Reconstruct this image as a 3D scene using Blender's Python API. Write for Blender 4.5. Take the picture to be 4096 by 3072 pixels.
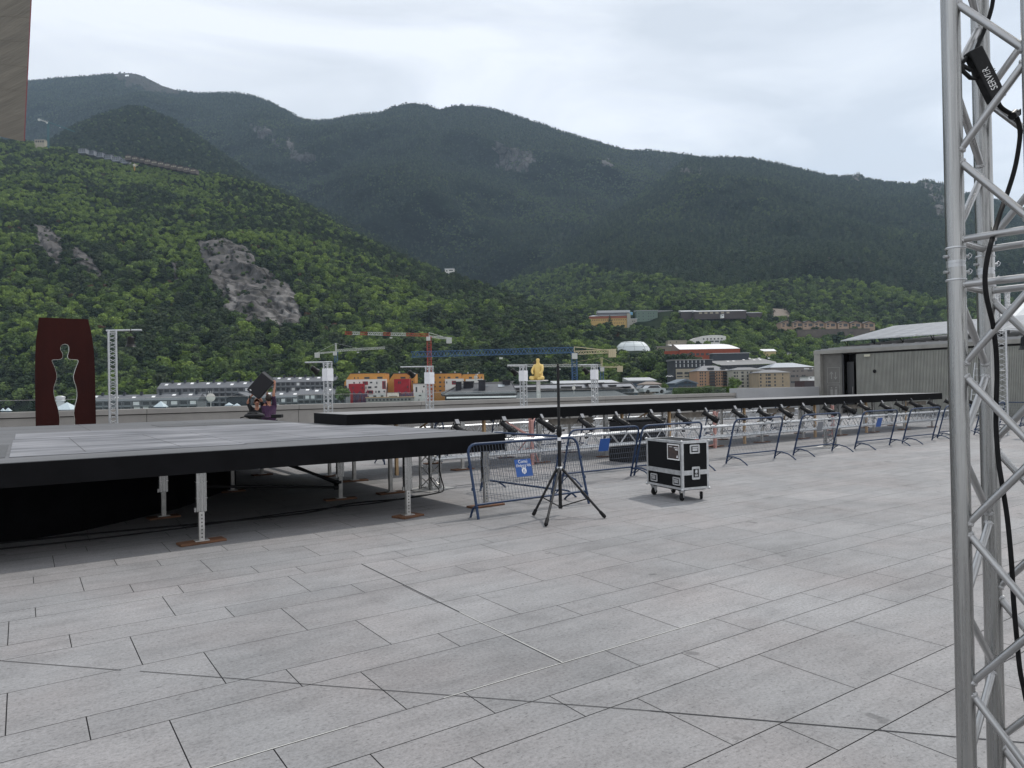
import bpy, bmesh, math, random
import numpy as np
from mathutils import Vector, Matrix, noise as mnoise
random.seed(7); rng = np.random.default_rng(11)
for o in list(bpy.data.objects): bpy.data.objects.remove(o, do_unlink=True)
scn = bpy.context.scene
COL = scn.collection
PI = math.pi
# ---------------------------------------------------------------- camera
# plaza frame: X runs along the slab rows, Y across them, Z up, metres; the viewer stands at the origin
FPX, PITCH, ROLL, TH, EYE = 2851.576, .00710145, .0175818, .60226533, 1.7
s_, c_ = math.sin(TH), math.cos(TH)
FH = np.array([s_, c_, 0]); RT = np.array([c_, -s_, 0]); ZZ = np.array([0, 0, 1.])
FW = FH*math.cos(PITCH) + ZZ*math.sin(PITCH); UP = -FH*math.sin(PITCH) + ZZ*math.cos(PITCH)
R2 = RT*math.cos(ROLL) - UP*math.sin(ROLL); U2 = RT*math.sin(ROLL) + UP*math.cos(ROLL)
OO = np.array([0, 0, EYE])
cd = bpy.data.cameras.new('camera'); cam = bpy.data.objects.new('camera', cd); COL.objects.link(cam)
cd.sensor_fit = 'HORIZONTAL'; cd.sensor_width = 36; cd.lens = FPX/4096*36; cd.clip_start = .05; cd.clip_end = 20000
cam.matrix_world = Matrix(((R2[0], U2[0], -FW[0], OO[0]), (R2[1], U2[1], -FW[1], OO[1]), (R2[2], U2[2], -FW[2], OO[2]), (0, 0, 0, 1)))
scn.camera = cam
# ---------------------------------------------------------------- sky, sun, exposure
SUN = Vector((.648, .149, 1.0)).normalized()
w = bpy.data.worlds.new('World'); scn.world = w; w.use_nodes = True
nt = w.node_tree; nt.nodes.clear()
def wn(t, **k):
    n = nt.nodes.new(t)
    for a, b in k.items(): setattr(n, a, b)
    return n
wo = wn('ShaderNodeOutputWorld'); bg = wn('ShaderNodeBackground'); bg.inputs['Strength'].default_value = .1
sky = wn('ShaderNodeTexSky'); sky.sky_type = 'NISHITA'; sky.sun_disc = False
sky.sun_elevation = math.asin(SUN.z); sky.sun_rotation = math.atan2(SUN.x, SUN.y); sky.altitude = 1000; sky.air_density = 1.2; sky.dust_density = 2
tc = wn('ShaderNodeTexCoord'); mp = wn('ShaderNodeMapping'); mp.inputs['Scale'].default_value = (1.0, 1.0, 3.2); mp.inputs['Rotation'].default_value = (0.1, .18, .5)
n1 = wn('ShaderNodeTexNoise'); n1.inputs['Scale'].default_value = 2.1; n1.inputs['Detail'].default_value = 8; n1.inputs['Roughness'].default_value = .52; n1.inputs['Distortion'].default_value = .7
cr = wn('ShaderNodeValToRGB'); e = cr.color_ramp.elements
e[0].position = .34; e[0].color = (.655, .69, .745, 1); e[1].position = .575; e[1].color = (.93, .955, 1.0, 1)
el = cr.color_ramp.elements.new(.47); el.color = (.80, .83, .88, 1)
sc = wn('ShaderNodeVectorMath', operation='SCALE'); sc.inputs['Scale'].default_value = 11.9
mx = wn('ShaderNodeMix', data_type='RGBA'); mx.inputs[0].default_value = .93
L = nt.links.new
L(tc.outputs['Generated'], mp.inputs['Vector']); L(mp.outputs['Vector'], n1.inputs['Vector']); L(n1.outputs['Fac'], cr.inputs['Fac'])
L(cr.outputs['Color'], sc.inputs[0]); L(sky.outputs['Color'], mx.inputs[6]); L(sc.outputs['Vector'], mx.inputs[7])
L(mx.outputs[2], bg.inputs['Color']); L(bg.outputs['Background'], wo.inputs['Surface'])
ld = bpy.data.lights.new('sun', 'SUN'); ld.energy = 2.7; ld.angle = math.radians(2.2); ld.color = (1, .955, .89)
lo = bpy.data.objects.new('sun', ld); COL.objects.link(lo); lo.location = (30, 0, 80)
lo.rotation_euler = SUN.to_track_quat('Z', 'Y').to_euler()
scn.view_settings.view_transform = 'Standard'; scn.view_settings.look = 'None'; scn.view_settings.exposure = 0.0; scn.view_settings.gamma = 1
scn.render.resolution_x = 1024; scn.render.resolution_y = 768; scn.render.engine = 'CYCLES'
# ---------------------------------------------------------------- measuring helpers (photo position + real distance -> point in the place)
def ray(x, y): return FW + R2*(x-2048)/FPX - U2*(y-1536)/FPX
def AD(x, y, d): return OO + ray(x, y)*d
def AG(x, y, z=0.): r = ray(x, y); return OO + r*(z-EYE)/r[2]
def AV(x, y, v): r = ray(x, y); return OO + r*v/r[1]
def AU(x, y, u): r = ray(x, y); return OO + r*u/r[0]
def proj(P):
    d = np.asarray(P, float) - OO; f = d@FW
    return 2048+FPX*(d@R2)/f, 1536-FPX*(d@U2)/f, f
# ---------------------------------------------------------------- materials
MATS = {}
def mat(name, col, rough=.6, metal=0., nscale=0., namt=0., bump=0., bscale=None, spec=.5, col2=None, stretch=(1, 1, 1), attr=None, rnd=0.):
    if name in MATS: return MATS[name]
    m = bpy.data.materials.new(name); m.use_nodes = True; t = m.node_tree; b = t.nodes['Principled BSDF']; l = t.links.new
    b.inputs['Roughness'].default_value = rough; b.inputs['Metallic'].default_value = metal; b.inputs['Specular IOR Level'].default_value = spec
    b.inputs['Base Color'].default_value = (*col, 1)
    if nscale or bump or rnd:
        tcn = t.nodes.new('ShaderNodeTexCoord'); mpn = t.nodes.new('ShaderNodeMapping'); mpn.inputs['Scale'].default_value = stretch
        l(tcn.outputs['Object'], mpn.inputs['Vector'])
        cur = None
        if nscale:
            n = t.nodes.new('ShaderNodeTexNoise'); n.inputs['Scale'].default_value = nscale; n.inputs['Detail'].default_value = 6; n.inputs['Roughness'].default_value = .62
            l(mpn.outputs['Vector'], n.inputs['Vector'])
            r = t.nodes.new('ShaderNodeValToRGB'); c2 = col2 or tuple(min(1, x*(1+namt)) for x in col); c1 = tuple(x*(1-namt) for x in col) if not col2 else col
            r.color_ramp.elements[0].position = .3; r.color_ramp.elements[0].color = (*c1, 1); r.color_ramp.elements[1].position = .7; r.color_ramp.elements[1].color = (*c2, 1)
            l(n.outputs['Fac'], r.inputs['Fac']); cur = r.outputs['Color']
            mr = t.nodes.new('ShaderNodeMapRange'); mr.inputs['To Min'].default_value = max(0, rough-.12); mr.inputs['To Max'].default_value = min(1, rough+.12)
            l(n.outputs['Fac'], mr.inputs['Value']); l(mr.outputs['Result'], b.inputs['Roughness'])
        if rnd:
            oi = t.nodes.new('ShaderNodeObjectInfo'); h = t.nodes.new('ShaderNodeHueSaturation')
            m1 = t.nodes.new('ShaderNodeMapRange'); m1.inputs['To Min'].default_value = 1-rnd; m1.inputs['To Max'].default_value = 1+rnd
            l(oi.outputs['Random'], m1.inputs['Value']); l(m1.outputs['Result'], h.inputs['Value'])
            if cur: l(cur, h.inputs['Color'])
            else: h.inputs['Color'].default_value = (*col, 1)
            cur = h.outputs['Color']
        if cur: l(cur, b.inputs['Base Color'])
        if bump:
            n2 = t.nodes.new('ShaderNodeTexNoise'); n2.inputs['Scale'].default_value = bscale or nscale*3 or 30; n2.inputs['Detail'].default_value = 5
            l(mpn.outputs['Vector'], n2.inputs['Vector'])
            bp = t.nodes.new('ShaderNodeBump'); bp.inputs['Strength'].default_value = bump; bp.inputs['Distance'].default_value = .02
            l(n2.outputs['Fac'], bp.inputs['Height']); l(bp.outputs['Normal'], b.inputs['Normal'])
    MATS[name] = m; return m
ALU = mat('brushed aluminium', (.26, .26, .255), .27, .92, 16, .35, .10, 60, stretch=(5, 5, .12), col2=(.46, .46, .45))
ALUS = mat('brace aluminium', (.42, .42, .42), .3, .9, 3, .15)
ALUB = mat('bright aluminium', (.52, .53, .54), .36, .75, 20, .2)
STEEL = mat('galvanised steel', (.46, .45, .43), .5, .5, 10, .25, .1, 40)
BLACKP = mat('black painted plywood', (.006, .006, .007), .8, 0, 3, .4, .05, 40, spec=.12)
RUBBER = mat('black rubber', (.010, .010, .011), .7, 0, 30, .4, spec=.2)
BPLAST = mat('black plastic', (.009, .009, .010), .45, 0, 25, .4, .05, 60, spec=.25)
BMETAL = mat('black powder coated steel', (.010, .010, .011), .42, 0, 30, .35, spec=.3)
BLUE = mat('blue barrier paint', (.008, .024, .070), .45, 0, 9, .45, .1, 50, col2=(.022, .046, .10), spec=.35)
WIRE = mat('dull zinc wire', (.13, .15, .19), .5, .6)
BOARD = mat('rusty brown board', (.13, .06, .03), .8, 0, 12, .45, .3, 30, stretch=(.3, 1, 1))
TIMBER = mat('raw timber', (.46, .31, .17), .75, 0, 6, .3, .2, 30, stretch=(3, 3, .3))
PINK = mat('pink primed timber', (.5, .27, .24), .75, 0, 8, .25, .2, 30)
GREYP = mat('weathered grey timber', (.2, .18, .155), .85, 0, 8, .3, .3, 30)
REDS = mat('red painted steel', (.3, .025, .02), .5, .1, 8, .3)
CONC = mat('pale concrete', (.27, .262, .24), .85, 0, 2.2, .14, .15, 12)
CONCD = mat('board marked concrete', (.15, .135, .11), .9, 0, 3, .25, .35, 14, stretch=(.25, .25, 3))
WALLM = mat('parapet concrete', (.31, .295, .275), .85, 0, 1.3, .12, .1, 9)
DARKJ = mat('dark joint', (.025, .024, .025), .9)
WHITEP = mat('white paper', (.82, .82, .84), .8, 0, 6, .08, .35, 9)
GLASSD = mat('dark window glass', (.018, .022, .028), .12, 0, .6, .5)
WHITE = mat('white paint', (.78, .78, .77), .6, 0, 2, .06)
def glass_mat():
    m = bpy.data.materials.new('balustrade glass'); m.use_nodes = True; t = m.node_tree; t.nodes.clear(); l = t.links.new
    o = t.nodes.new('ShaderNodeOutputMaterial'); tr = t.nodes.new('ShaderNodeBsdfTransparent'); tr.inputs['Color'].default_value = (.93, .965, .96, 1)
    g = t.nodes.new('ShaderNodeBsdfGlossy'); g.inputs['Roughness'].default_value = .03; f = t.nodes.new('ShaderNodeFresnel'); f.inputs['IOR'].default_value = 1.45
    mxs = t.nodes.new('ShaderNodeMixShader'); ml = t.nodes.new('ShaderNodeMath'); ml.operation = 'MULTIPLY'; ml.inputs[1].default_value = .25; l(f.outputs['Fac'], ml.inputs[0]); l(ml.outputs[0], mxs.inputs['Fac']); l(tr.outputs[0], mxs.inputs[1]); l(g.outputs[0], mxs.inputs[2]); l(mxs.outputs[0], o.inputs['Surface'])
    MATS[m.name] = m; return m
GLASS = glass_mat()
# ---------------------------------------------------------------- mesh helpers
class MB:
    def __init__(s): s.v = []; s.f = []; s.m = []; s.sm = []; s.mi = 0
    def add(s, vs, fs, smooth=False):
        o = len(s.v); s.v += [tuple(map(float, p)) for p in vs]; s.f += [tuple(o+i for i in f) for f in fs]
        s.m += [s.mi]*len(fs); s.sm += [smooth]*len(fs); return s
    def box(s, x0, x1, y0, y1, z0, z1, M=None):
        vs = [(x, y, z) for z in (z0, z1) for y in (y0, y1) for x in (x0, x1)]
        if M is not None: vs = [M @ Vector(v) for v in vs]
        return s.add(vs, [(0, 2, 3, 1), (4, 5, 7, 6), (0, 1, 5, 4), (2, 6, 7, 3), (0, 4, 6, 2), (1, 3, 7, 5)])
    def bbox(s, x0, x1, y0, y1, z0, z1, b=.01, M=None):   # box with chamfered edges
        bm = bmesh.new(); bmesh.ops.create_cube(bm, size=1)
        for v in bm.verts: v.co = Vector(((x0+x1)/2+v.co.x*(x1-x0), (y0+y1)/2+v.co.y*(y1-y0), (z0+z1)/2+v.co.z*(z1-z0)))
        bmesh.ops.bevel(bm, geom=list(bm.edges), offset=b, segments=2, affect='EDGES', profile=.6)
        if M is not None: bmesh.ops.transform(bm, matrix=M, verts=bm.verts)
        bm.verts.index_update(); s.add([v.co[:] for v in bm.verts], [[v.index for v in f.verts] for f in bm.faces]); bm.free(); return s
    def tube(s, a, b, r, n=8, r2=None, caps=True, smooth=True):
        a = Vector(a); b = Vector(b); d = b-a
        if d.length < 1e-6: return s
        r2 = r if r2 is None else r2; q = d.to_track_quat('Z', 'Y'); vs = []
        for p, rr in ((a, r), (b, r2)):
            for i in range(n):
                t = 2*PI*(i+.5)/n; vs.append(p + q @ Vector((rr*math.cos(t), rr*math.sin(t), 0)))
        fs = [(i, (i+1) % n, n+(i+1) % n, n+i) for i in range(n)]
        s.add(vs, fs, smooth and n > 5)
        if caps: s.add(vs[:n], [tuple(range(n-1, -1, -1))]); s.add(vs[n:], [tuple(range(n))])
        return s
    def path(s, pts, r, n=8, closed=False, smooth=True):
        P = [Vector(p) for p in pts]; N = len(P); vs = []; up = None
        for i in range(N):
            a = P[i-1] if (i > 0 or closed) else P[i]; b = P[(i+1) % N] if (i < N-1 or closed) else P[i]
            d = (b-a).normalized()
            if up is None:
                up = Vector((0, 0, 1)) if abs(d.z) < .9 else Vector((1, 0, 0))
            sx = d.cross(up).normalized(); up = sx.cross(d).normalized()
            rr = r[i] if isinstance(r, (list, tuple)) else r
            for k in range(n):
                t = 2*PI*k/n; vs.append(P[i] + sx*rr*math.cos(t) + up*rr*math.sin(t))
        fs = []
        for i in range(N if closed else N-1):
            j = (i+1) % N
            for k in range(n): fs.append((i*n+k, i*n+(k+1) % n, j*n+(k+1) % n, j*n+k))
        s.add(vs, fs, smooth)
        if not closed: s.add(vs[:n], [tuple(range(n))]); s.add(vs[-n:], [tuple(range(n-1, -1, -1))])
        return s
    def lathe(s, prof, n=16, M=None, smooth=True, caps=True):   # prof: (r, z)
        vs = [(r*math.cos(2*PI*i/n), r*math.sin(2*PI*i/n), z) for r, z in prof for i in range(n)]
        if M is not None: vs = [M @ Vector(v) for v in vs]
        fs = [(k*n+i, k*n+(i+1) % n, (k+1)*n+(i+1) % n, (k+1)*n+i) for k in range(len(prof)-1) for i in range(n)]
        s.add(vs, fs, smooth)
        if caps: s.add(vs[:n], [tuple(range(n-1, -1, -1))]); s.add(vs[-n:], [tuple(range(n))])
        return s
    def prism(s, poly, h0, h1, axis='z', M=None):               # poly extruded
        n = len(poly)
        def mk(a, b, h): return {'z': (a, b, h), 'y': (a, h, b), 'x': (h, a, b)}[axis]
        vs = [mk(a, b, h0) for a, b in poly] + [mk(a, b, h1) for a, b in poly]
        if M is not None: vs = [M @ Vector(v) for v in vs]
        fs = [tuple(range(n-1, -1, -1)), tuple(range(n, 2*n))] + [(i, (i+1) % n, n+(i+1) % n, n+i) for i in range(n)]
        return s.add(vs, fs)
    def quad(s, *p): return s.add(p, [tuple(range(len(p)))])
    def build(s, name, material, parent=None, recalc=True):
        me = bpy.data.meshes.new(name); me.from_pydata(s.v, [], s.f)
        ms = material if isinstance(material, (list, tuple)) else [material]
        for m in ms: me.materials.append(m)
        me.polygons.foreach_set('material_index', s.m); me.polygons.foreach_set('use_smooth', s.sm); me.update()
        if recalc:
            bm = bmesh.new(); bm.from_mesh(me); bmesh.ops.recalc_face_normals(bm, faces=bm.faces); bm.to_mesh(me); bm.free()
        o = bpy.data.objects.new(name, me); COL.objects.link(o)
        if parent: o.parent = parent
        return o
def tag(o, label=None, cat=None, group=None, kind=None):
    if label: o['label'] = label
    if cat: o['category'] = cat
    if group: o['group'] = group
    if kind: o['kind'] = kind
    return o
def thing(name, label, cat, loc=(0, 0, 0), rz=0, group=None, M=None):
    o = bpy.data.objects.new(name, None); COL.objects.link(o); o.empty_display_size = .1
    if M is not None: o.matrix_world = M
    else: o.location = tuple(map(float, loc)); o.rotation_euler = (0, 0, rz)
    return tag(o, label, cat, group)
def copy_tree(o, parent=None):
    c = o.copy(); COL.objects.link(c)
    if parent: c.parent = parent
    for ch in list(o.children): copy_tree(ch, c)
    return c
def place(o, loc, rz=0, label=None): 
    o.location = tuple(map(float, loc)); o.rotation_euler = (0, 0, rz)
    if label: o['label'] = label
    return o
def text_part(name, body, size, material, M, parent=None, depth=.0006, align='CENTER', shear=0, xs=1.0):
    cu = bpy.data.curves.new(name, 'FONT'); cu.body = body; cu.size = size; cu.align_x = align; cu.align_y = 'CENTER'; cu.extrude = depth; cu.shear = shear
    t = bpy.data.objects.new(name, cu); COL.objects.link(t)
    dg = bpy.context.evaluated_depsgraph_get(); me = bpy.data.meshes.new_from_object(t.evaluated_get(dg)); COL.objects.unlink(t); bpy.data.objects.remove(t)
    me.transform(Matrix.Diagonal((xs, 1, 1, 1))); me.transform(M); me.materials.clear(); me.materials.append(material)
    o = bpy.data.objects.new(name, me); COL.objects.link(o)
    if parent: o.parent = parent
    return o
ORD = ['first', 'second', 'third', 'fourth', 'fifth', 'sixth', 'seventh', 'eighth', 'ninth', 'tenth', 'eleventh', 'twelfth', 'thirteenth', 'fourteenth', 'fifteenth', 'sixteenth', 'seventeenth', 'eighteenth', 'nineteenth', 'twentieth', 'twenty-first', 'twenty-second']
# ---------------------------------------------------------------- plaza paving
def granite():
    m = bpy.data.materials.new('grey granite'); m.use_nodes = True; t = m.node_tree; b = t.nodes['Principled BSDF']; l = t.links.new; N = t.nodes.new
    tcn = N('ShaderNodeTexCoord'); at = N('ShaderNodeAttribute'); at.attribute_name = 'tint'
    def nz(sc, det, ro, st=(1, 1, 1), rot=0):
        mpn = N('ShaderNodeMapping'); mpn.inputs['Scale'].default_value = st; mpn.inputs['Rotation'].default_value = (0, 0, rot); n = N('ShaderNodeTexNoise'); n.inputs['Scale'].default_value = sc; n.inputs['Detail'].default_value = det; n.inputs['Roughness'].default_value = ro
        l(tcn.outputs['Object'], mpn.inputs['Vector']); l(mpn.outputs['Vector'], n.inputs['Vector']); return n
    def ramp(src, stops):
        r = N('ShaderNodeValToRGB'); es = r.color_ramp.elements
        es[0].position, c = stops[0]; es[0].color = (c, c, c, 1); es[1].position, c = stops[-1]; es[1].color = (c, c, c, 1)
        for p, c in stops[1:-1]: q = es.new(p); q.color = (c, c, c, 1)
        l(src, r.inputs['Fac']); return r.outputs['Color']
    def mul(a, bb, f=1.):
        x = N('ShaderNodeMix'); x.data_type = 'RGBA'; x.blend_type = 'MULTIPLY'; x.inputs[0].default_value = f; l(a, x.inputs[6]); l(bb, x.inputs[7]); return x.outputs[2]
    spk = ramp(nz(48, 5, .85).outputs['Fac'], [(.36, .72), (.5, 1.0), (.64, 1.2)])
    pit = ramp(nz(26, 5, .75, (.8, 2.2, 1), .12).outputs['Fac'], [(.35, .5), (.42, 1.0), (.7, 1.06)])
    vein = ramp(nz(3.2, 5, .6, (.7, 2.4, 1), .25).outputs['Fac'], [(.3, .86), (.5, 1.0), (.72, 1.1)])
    big = ramp(nz(.45, 4, .55).outputs['Fac'], [(.3, .84), (.7, 1.12)])
    c0 = N('ShaderNodeMix'); c0.data_type = 'RGBA'; l(at.outputs['Fac'], c0.inputs[0]); c0.inputs[6].default_value = (.208, .209, .213, 1); c0.inputs[7].default_value = (.246, .244, .247, 1)
    warm = nz(.8, 3, .5); wr = N('ShaderNodeValToRGB'); wr.color_ramp.elements[0].position = .42; wr.color_ramp.elements[0].color = (1, 1, 1, 1); wr.color_ramp.elements[1].position = .68; wr.color_ramp.elements[1].color = (1.03, .985, .97, 1); l(warm.outputs['Fac'], wr.inputs['Fac'])
    spot = ramp(nz(3.3, 2, .4).outputs['Fac'], [(.0, 1.), (.735, 1.), (.76, .62)]); blot = ramp(nz(1.1, 6, .7, (1, 1, 1), 1.).outputs['Fac'], [(.36, .86), (.5, 1.), (.8, 1.04)])
    col = mul(mul(mul(mul(mul(mul(mul(c0.outputs[2], spk), pit), vein), big), wr.outputs['Color']), spot), blot)
    l(col, b.inputs['Base Color']); b.inputs['Roughness'].default_value = .72; b.inputs['Specular IOR Level'].default_value = .4
    bp = N('ShaderNodeBump'); bp.inputs['Strength'].default_value = .28; bp.inputs['Distance'].default_value = .004; n = nz(60, 5, .7); l(n.outputs['Fac'], bp.inputs['Height']); l(bp.outputs['Normal'], b.inputs['Normal'])
    MATS[m.name] = m; return m
GRAN = granite()
def paving():
    base = [(1.89, 2.21, 3.10), (2.21, 2.85, 2.75), (2.85, 3.16, 2.385), (3.16, 3.482, 2.03), (3.482, 4.115, 1.675), (4.115, 4.43, 1.32), (4.43, 5.06, .97), (5.06, 5.705, .61), (5.705, 6.025, .26), (6.025, 6.665, -.10), (6.665, 6.965, .07), (6.965, 7.275, .78), (7.275, 7.87, .43), (7.87, 8.165, .07), (8.165, 8.49, .77)]
    rows = list(base); Lp = 1.0575; v = 8.49; r = random.Random(3)
    pat = 'WNNWNWWNWNNWNN'; k = 0
    while v < 23.7: wd = .635 if pat[k % 14] == 'W' else .316; rows.append((v, min(v+wd, 23.75), r.random()*Lp)); v += wd; k += 1
    v = 1.89; rows.append((1.255, 1.89, 3.45)); v = 1.255; k = 0
    while v > -9: wd = .635 if 'NWNNWW'[k % 6] == 'W' else .316; rows.append((v-wd, v, r.random()*Lp)); v -= wd; k += 1
    V = []; F = []; T = []; g = .0030
    for v0, v1, off in rows:
        u0, u1 = -24, 38.0
        k0 = math.floor((u0-off)/Lp); k1 = math.ceil((u1-off)/Lp)
        for k in range(k0, k1):
            a, b = off+k*Lp, off+(k+1)*Lp; cuts = [a]
            if v0 > 3.4 and v1 < 6.7 and a+.02 < 2.74 < b-.02: cuts.append(2.74)
            cuts.append(b); t = min(1, max(0, .5+r.gauss(0, .24)))
            for x0, x1 in zip(cuts[:-1], cuts[1:]):
                o = len(V); V += [(x0+g, v0+g, 0), (x1-g, v0+g, 0), (x1-g, v1-g, 0), (x0+g, v1-g, 0)]; F.append((o, o+1, o+2, o+3)); T += [t]*4
    me = bpy.data.meshes.new('plaza_paving'); me.from_pydata(V, [], F); a = me.attributes.new('tint', 'FLOAT', 'POINT'); a.data.foreach_set('value', T); me.materials.append(GRAN); me.update()
    o = bpy.data.objects.new('plaza_paving', me); COL.objects.link(o); tag(o, kind='structure')
    MB().box(-24.2, 60, -9.4, 24.3, -.6, -.006).build('plaza_bed', DARKJ)['kind'] = 'structure'
    seal = mat('pale joint sealant', (.62, .62, .58), .7); dj = mat('dark saw cut', (.03, .03, .032), .9)
    m = MB()
    for a, b in (((2.74, 3.49), (2.74, 4.75)), ((-1.2, 3.482), (1.35, 3.482)), ((1.9, 3.482), (4.1, 3.482)), ((.4, 6.66), (1.1, 6.66))):
        d = Vector((b[0]-a[0], b[1]-a[1], 0)).normalized(); n = Vector((-d.y, d.x, 0))*.0019
        m.quad(*[Vector((*p, .0035))+q for p, q in ((a, -n), (b, -n), (b, n), (a, n))])
    m.build('joint_sealant', seal)['kind'] = 'structure'
    m = MB(); a = AG(-900, 2573); b = AG(0, 2644); c = AG(485, 2682); d_ = AG(560, 2686); e_ = AG(1200, 2734.5); f_ = AG(2600, 2844.3); g_ = AG(3831, 2950.4); h_ = AG(5200, 3066)
    for p, q, wd in ((a, c, .003), (d_, f_, .003), (f_, h_, .0042), ((2.74, 4.75, 0), (2.74, 6.66, 0), .0042)):
        p = Vector(p); q = Vector(q); d = (q-p).normalized(); n = Vector((-d.y, d.x, 0))*wd; z = Vector((0, 0, .003))
        m.quad(p-n+z, q-n+z, q+n+z, p+n+z)
    m.build('saw_cut_joint', dj)['kind'] = 'structure'
paving()
# ---------------------------------------------------------------- stage and runway
PANEL = mat('grey painted stage deck', (.105, .108, .112), .75, 0, .8, .22, .1, 20, col2=(.15, .152, .16), stretch=(.35, 2.2, 1), spec=.2)
PANEL2 = mat('scuffed stage deck', (.085, .09, .10), .7, 0, 1.3, .3, .1, 20, col2=(.29, .292, .31), stretch=(.5, 1.5, 1), spec=.2)
PANEL3 = mat('dark stage deck sheet', (.07, .072, .075), .7, 0, 1.5, .15, .1, 20)
def leg_parts(parent, x, y, ztop, sleeve=True, board=(.42, .22, .3), holes=True, m=STEEL):
    lg = MB().bbox(-.03, .03, -.03, .03, .03, ztop-.02, .006)
    o = lg.build('leg', m, parent); o.location = (x, y, 0)
    if sleeve:
        zz = ztop*.42
        sl = MB().bbox(-.055, .055, -.036, .036, zz, ztop-.01, .006).box(-.06, .06, -.041, .041, zz+.15, zz+.16).box(-.06, .06, -.041, .041, ztop-.16, ztop-.15)
        sl.box(-.075, -.056, -.012, .012, zz, zz+.05).build('sleeve', ALU, o)
    if holes and parent.name.startswith('stage') and y < -3.9:
        for k in range(9):
            z = .07+.042*k
            if z < ztop*.42-.02: MB().tube((0, -.0315, z), (0, -.030, z), .009, 8).build('peg_hole', DARKJ, o); MB().tube((.0315, 0, z), (.030, 0, z), .009, 8).build('peg_hole', DARKJ, o)
    MB().box(-.075, .075, -.06, .06, .028, .036).build('foot_plate', STEEL, o)
    if board:
        bl, bw, rot = board
        b = MB().bbox(-bl/2, bl/2, -bw/2, bw/2, .001, .027, .006).build('base_board', BOARD, o); b.rotation_euler = (0, 0, rot)
    return o
BLOCKM = mat('black light blocker', (.006, .006, .007), .95, 0, 3, .4, spec=.05)  # black for the surfaces added under the stage to darken it
def stage():
    t = thing('stage_platform', 'wide grey decked stage with black edge on metal legs', 'stage', (-.5, 13, 0)); ox, oy = -.5, 13
    ZT = 1.055; P = [(-9, 8.68), (5.8, 8.68), (5.6, 14.9), (4.95, 14.9), (4.8, 19.35), (-9, 19.35)]
    pl = [(a-ox, b-oy) for a, b in P]
    MB().prism(pl, ZT-.045, ZT).build('deck', PANEL, t); MB().prism([(a*.998, b*.998) for a, b in pl], ZT-.05, ZT-.046).build('under_darkening_sheet', BLOCKM, t)  # black sheet added below the deck to darken its underside
    sm = MB()
    for x in (-7.1, -5.06, -3.02, -.98, 1.06, 3.1): sm.box(x-ox-.004, x-ox+.004, 13.25-oy, 19.3-oy, ZT+.0005, ZT+.0012)
    for y in (15.45, 17.5): sm.box(-8.9-ox, 4.8-ox, y-oy-.004, y-oy+.004, ZT+.0013, ZT+.0018)
    for x in (.6, 1.62, 3.4, 4.42): sm.box(x-ox-.004, x-ox+.004, 9.65-oy, 13.15-oy, ZT+.0062, ZT+.0066)
    sm.build('panel_seams', DARKJ, t)
    inset = [(-9+.02, 8.72), (5.75, 8.72), (5.55, 14.85), (4.9, 14.85), (4.75, 19.3), (-8.98, 19.3)]
    # painted sheets laid on the deck
    for x0, x1, y0, y1 in ((-.12, 2.35, 9.4, 13.2), (2.36, 5.55, 9.6, 13.2), (-.1, 4.8, 13.22, 15.4)): MB().box(x0-ox, x1-ox, y0-oy, y1-oy, ZT+.001, ZT+.006).build('scuffed_sheet', PANEL2, t)
    for x0, x1, y0, y1 in ((2.3, 4.7, 15.9, 17.2), (-3.5, -.16, 9.4, 12)): MB().box(x0-ox, x1-ox, y0-oy, y1-oy, ZT+.001, ZT+.005).build('dark_sheet', PANEL3, t)
    MB().box(-9-ox, 1.2-ox, 19.2-oy, 19.22-oy, .02, ZT-.25).build('back_light_blocker', BLOCKM, t); MB().box(-8.9-ox, -8.87-ox, 8.8-oy, 19.2-oy, .02, ZT-.25).build('side_light_blocker', BLOCKM, t); MB().prism([(a-ox, b-oy) for a, b in ((-8.8, 9.3), (-2.5, 9.55), (.6, 10.5), (1.9, 11.6), (3.2, 13.6), (3.5, 15.2), (3.47, 15.2), (3.17, 13.62), (1.88, 11.63), (.58, 10.53), (-2.52, 9.58), (-8.8, 9.33))], .004, ZT-.25).build('inner_light_blocker', BLOCKM, t); MB().box(3.48-ox, 3.5-ox, 15.21-oy, 19-oy, .004, ZT-.25).build('inner_light_blocker', BLOCKM, t)  # hangings added to deepen the dark beneath the stage
    n = len(pl); fa = MB()
    for i in range(n):
        a = Vector((*pl[i], 0)); b = Vector((*pl[(i+1) % n], 0)); d = (b-a).normalized(); nn = Vector((d.y, -d.x, 0))
        A = a-d*.0; B = b+d*.0
        fa.add([A+nn*k+Vector((0, 0, z)) for k in (.001, .03) for z in (ZT-.245, ZT-.006)]+[B+nn*k+Vector((0, 0, z)) for k in (.001, .03) for z in (ZT-.245, ZT-.006)], [(0, 1, 3, 2), (4, 6, 7, 5), (0, 4, 5, 1), (2, 3, 7, 6), (1, 5, 7, 3), (0, 2, 6, 4)])
    fa.build('black_fascia', BLACKP, t)
    j = MB()
    for x in np.arange(-8, 5.5, 1.02): j.box(x-ox-.025, x-ox+.025, 8.75-oy, 19.25-oy, ZT-.2, ZT-.047)
    for y in np.arange(8.85, 19.3, 2.1): j.box(-8.9-ox, 4.7-ox, y-oy-.03, y-oy+.03, ZT-.235, ZT-.201)
    j.build('joist', BMETAL, t)
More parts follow.
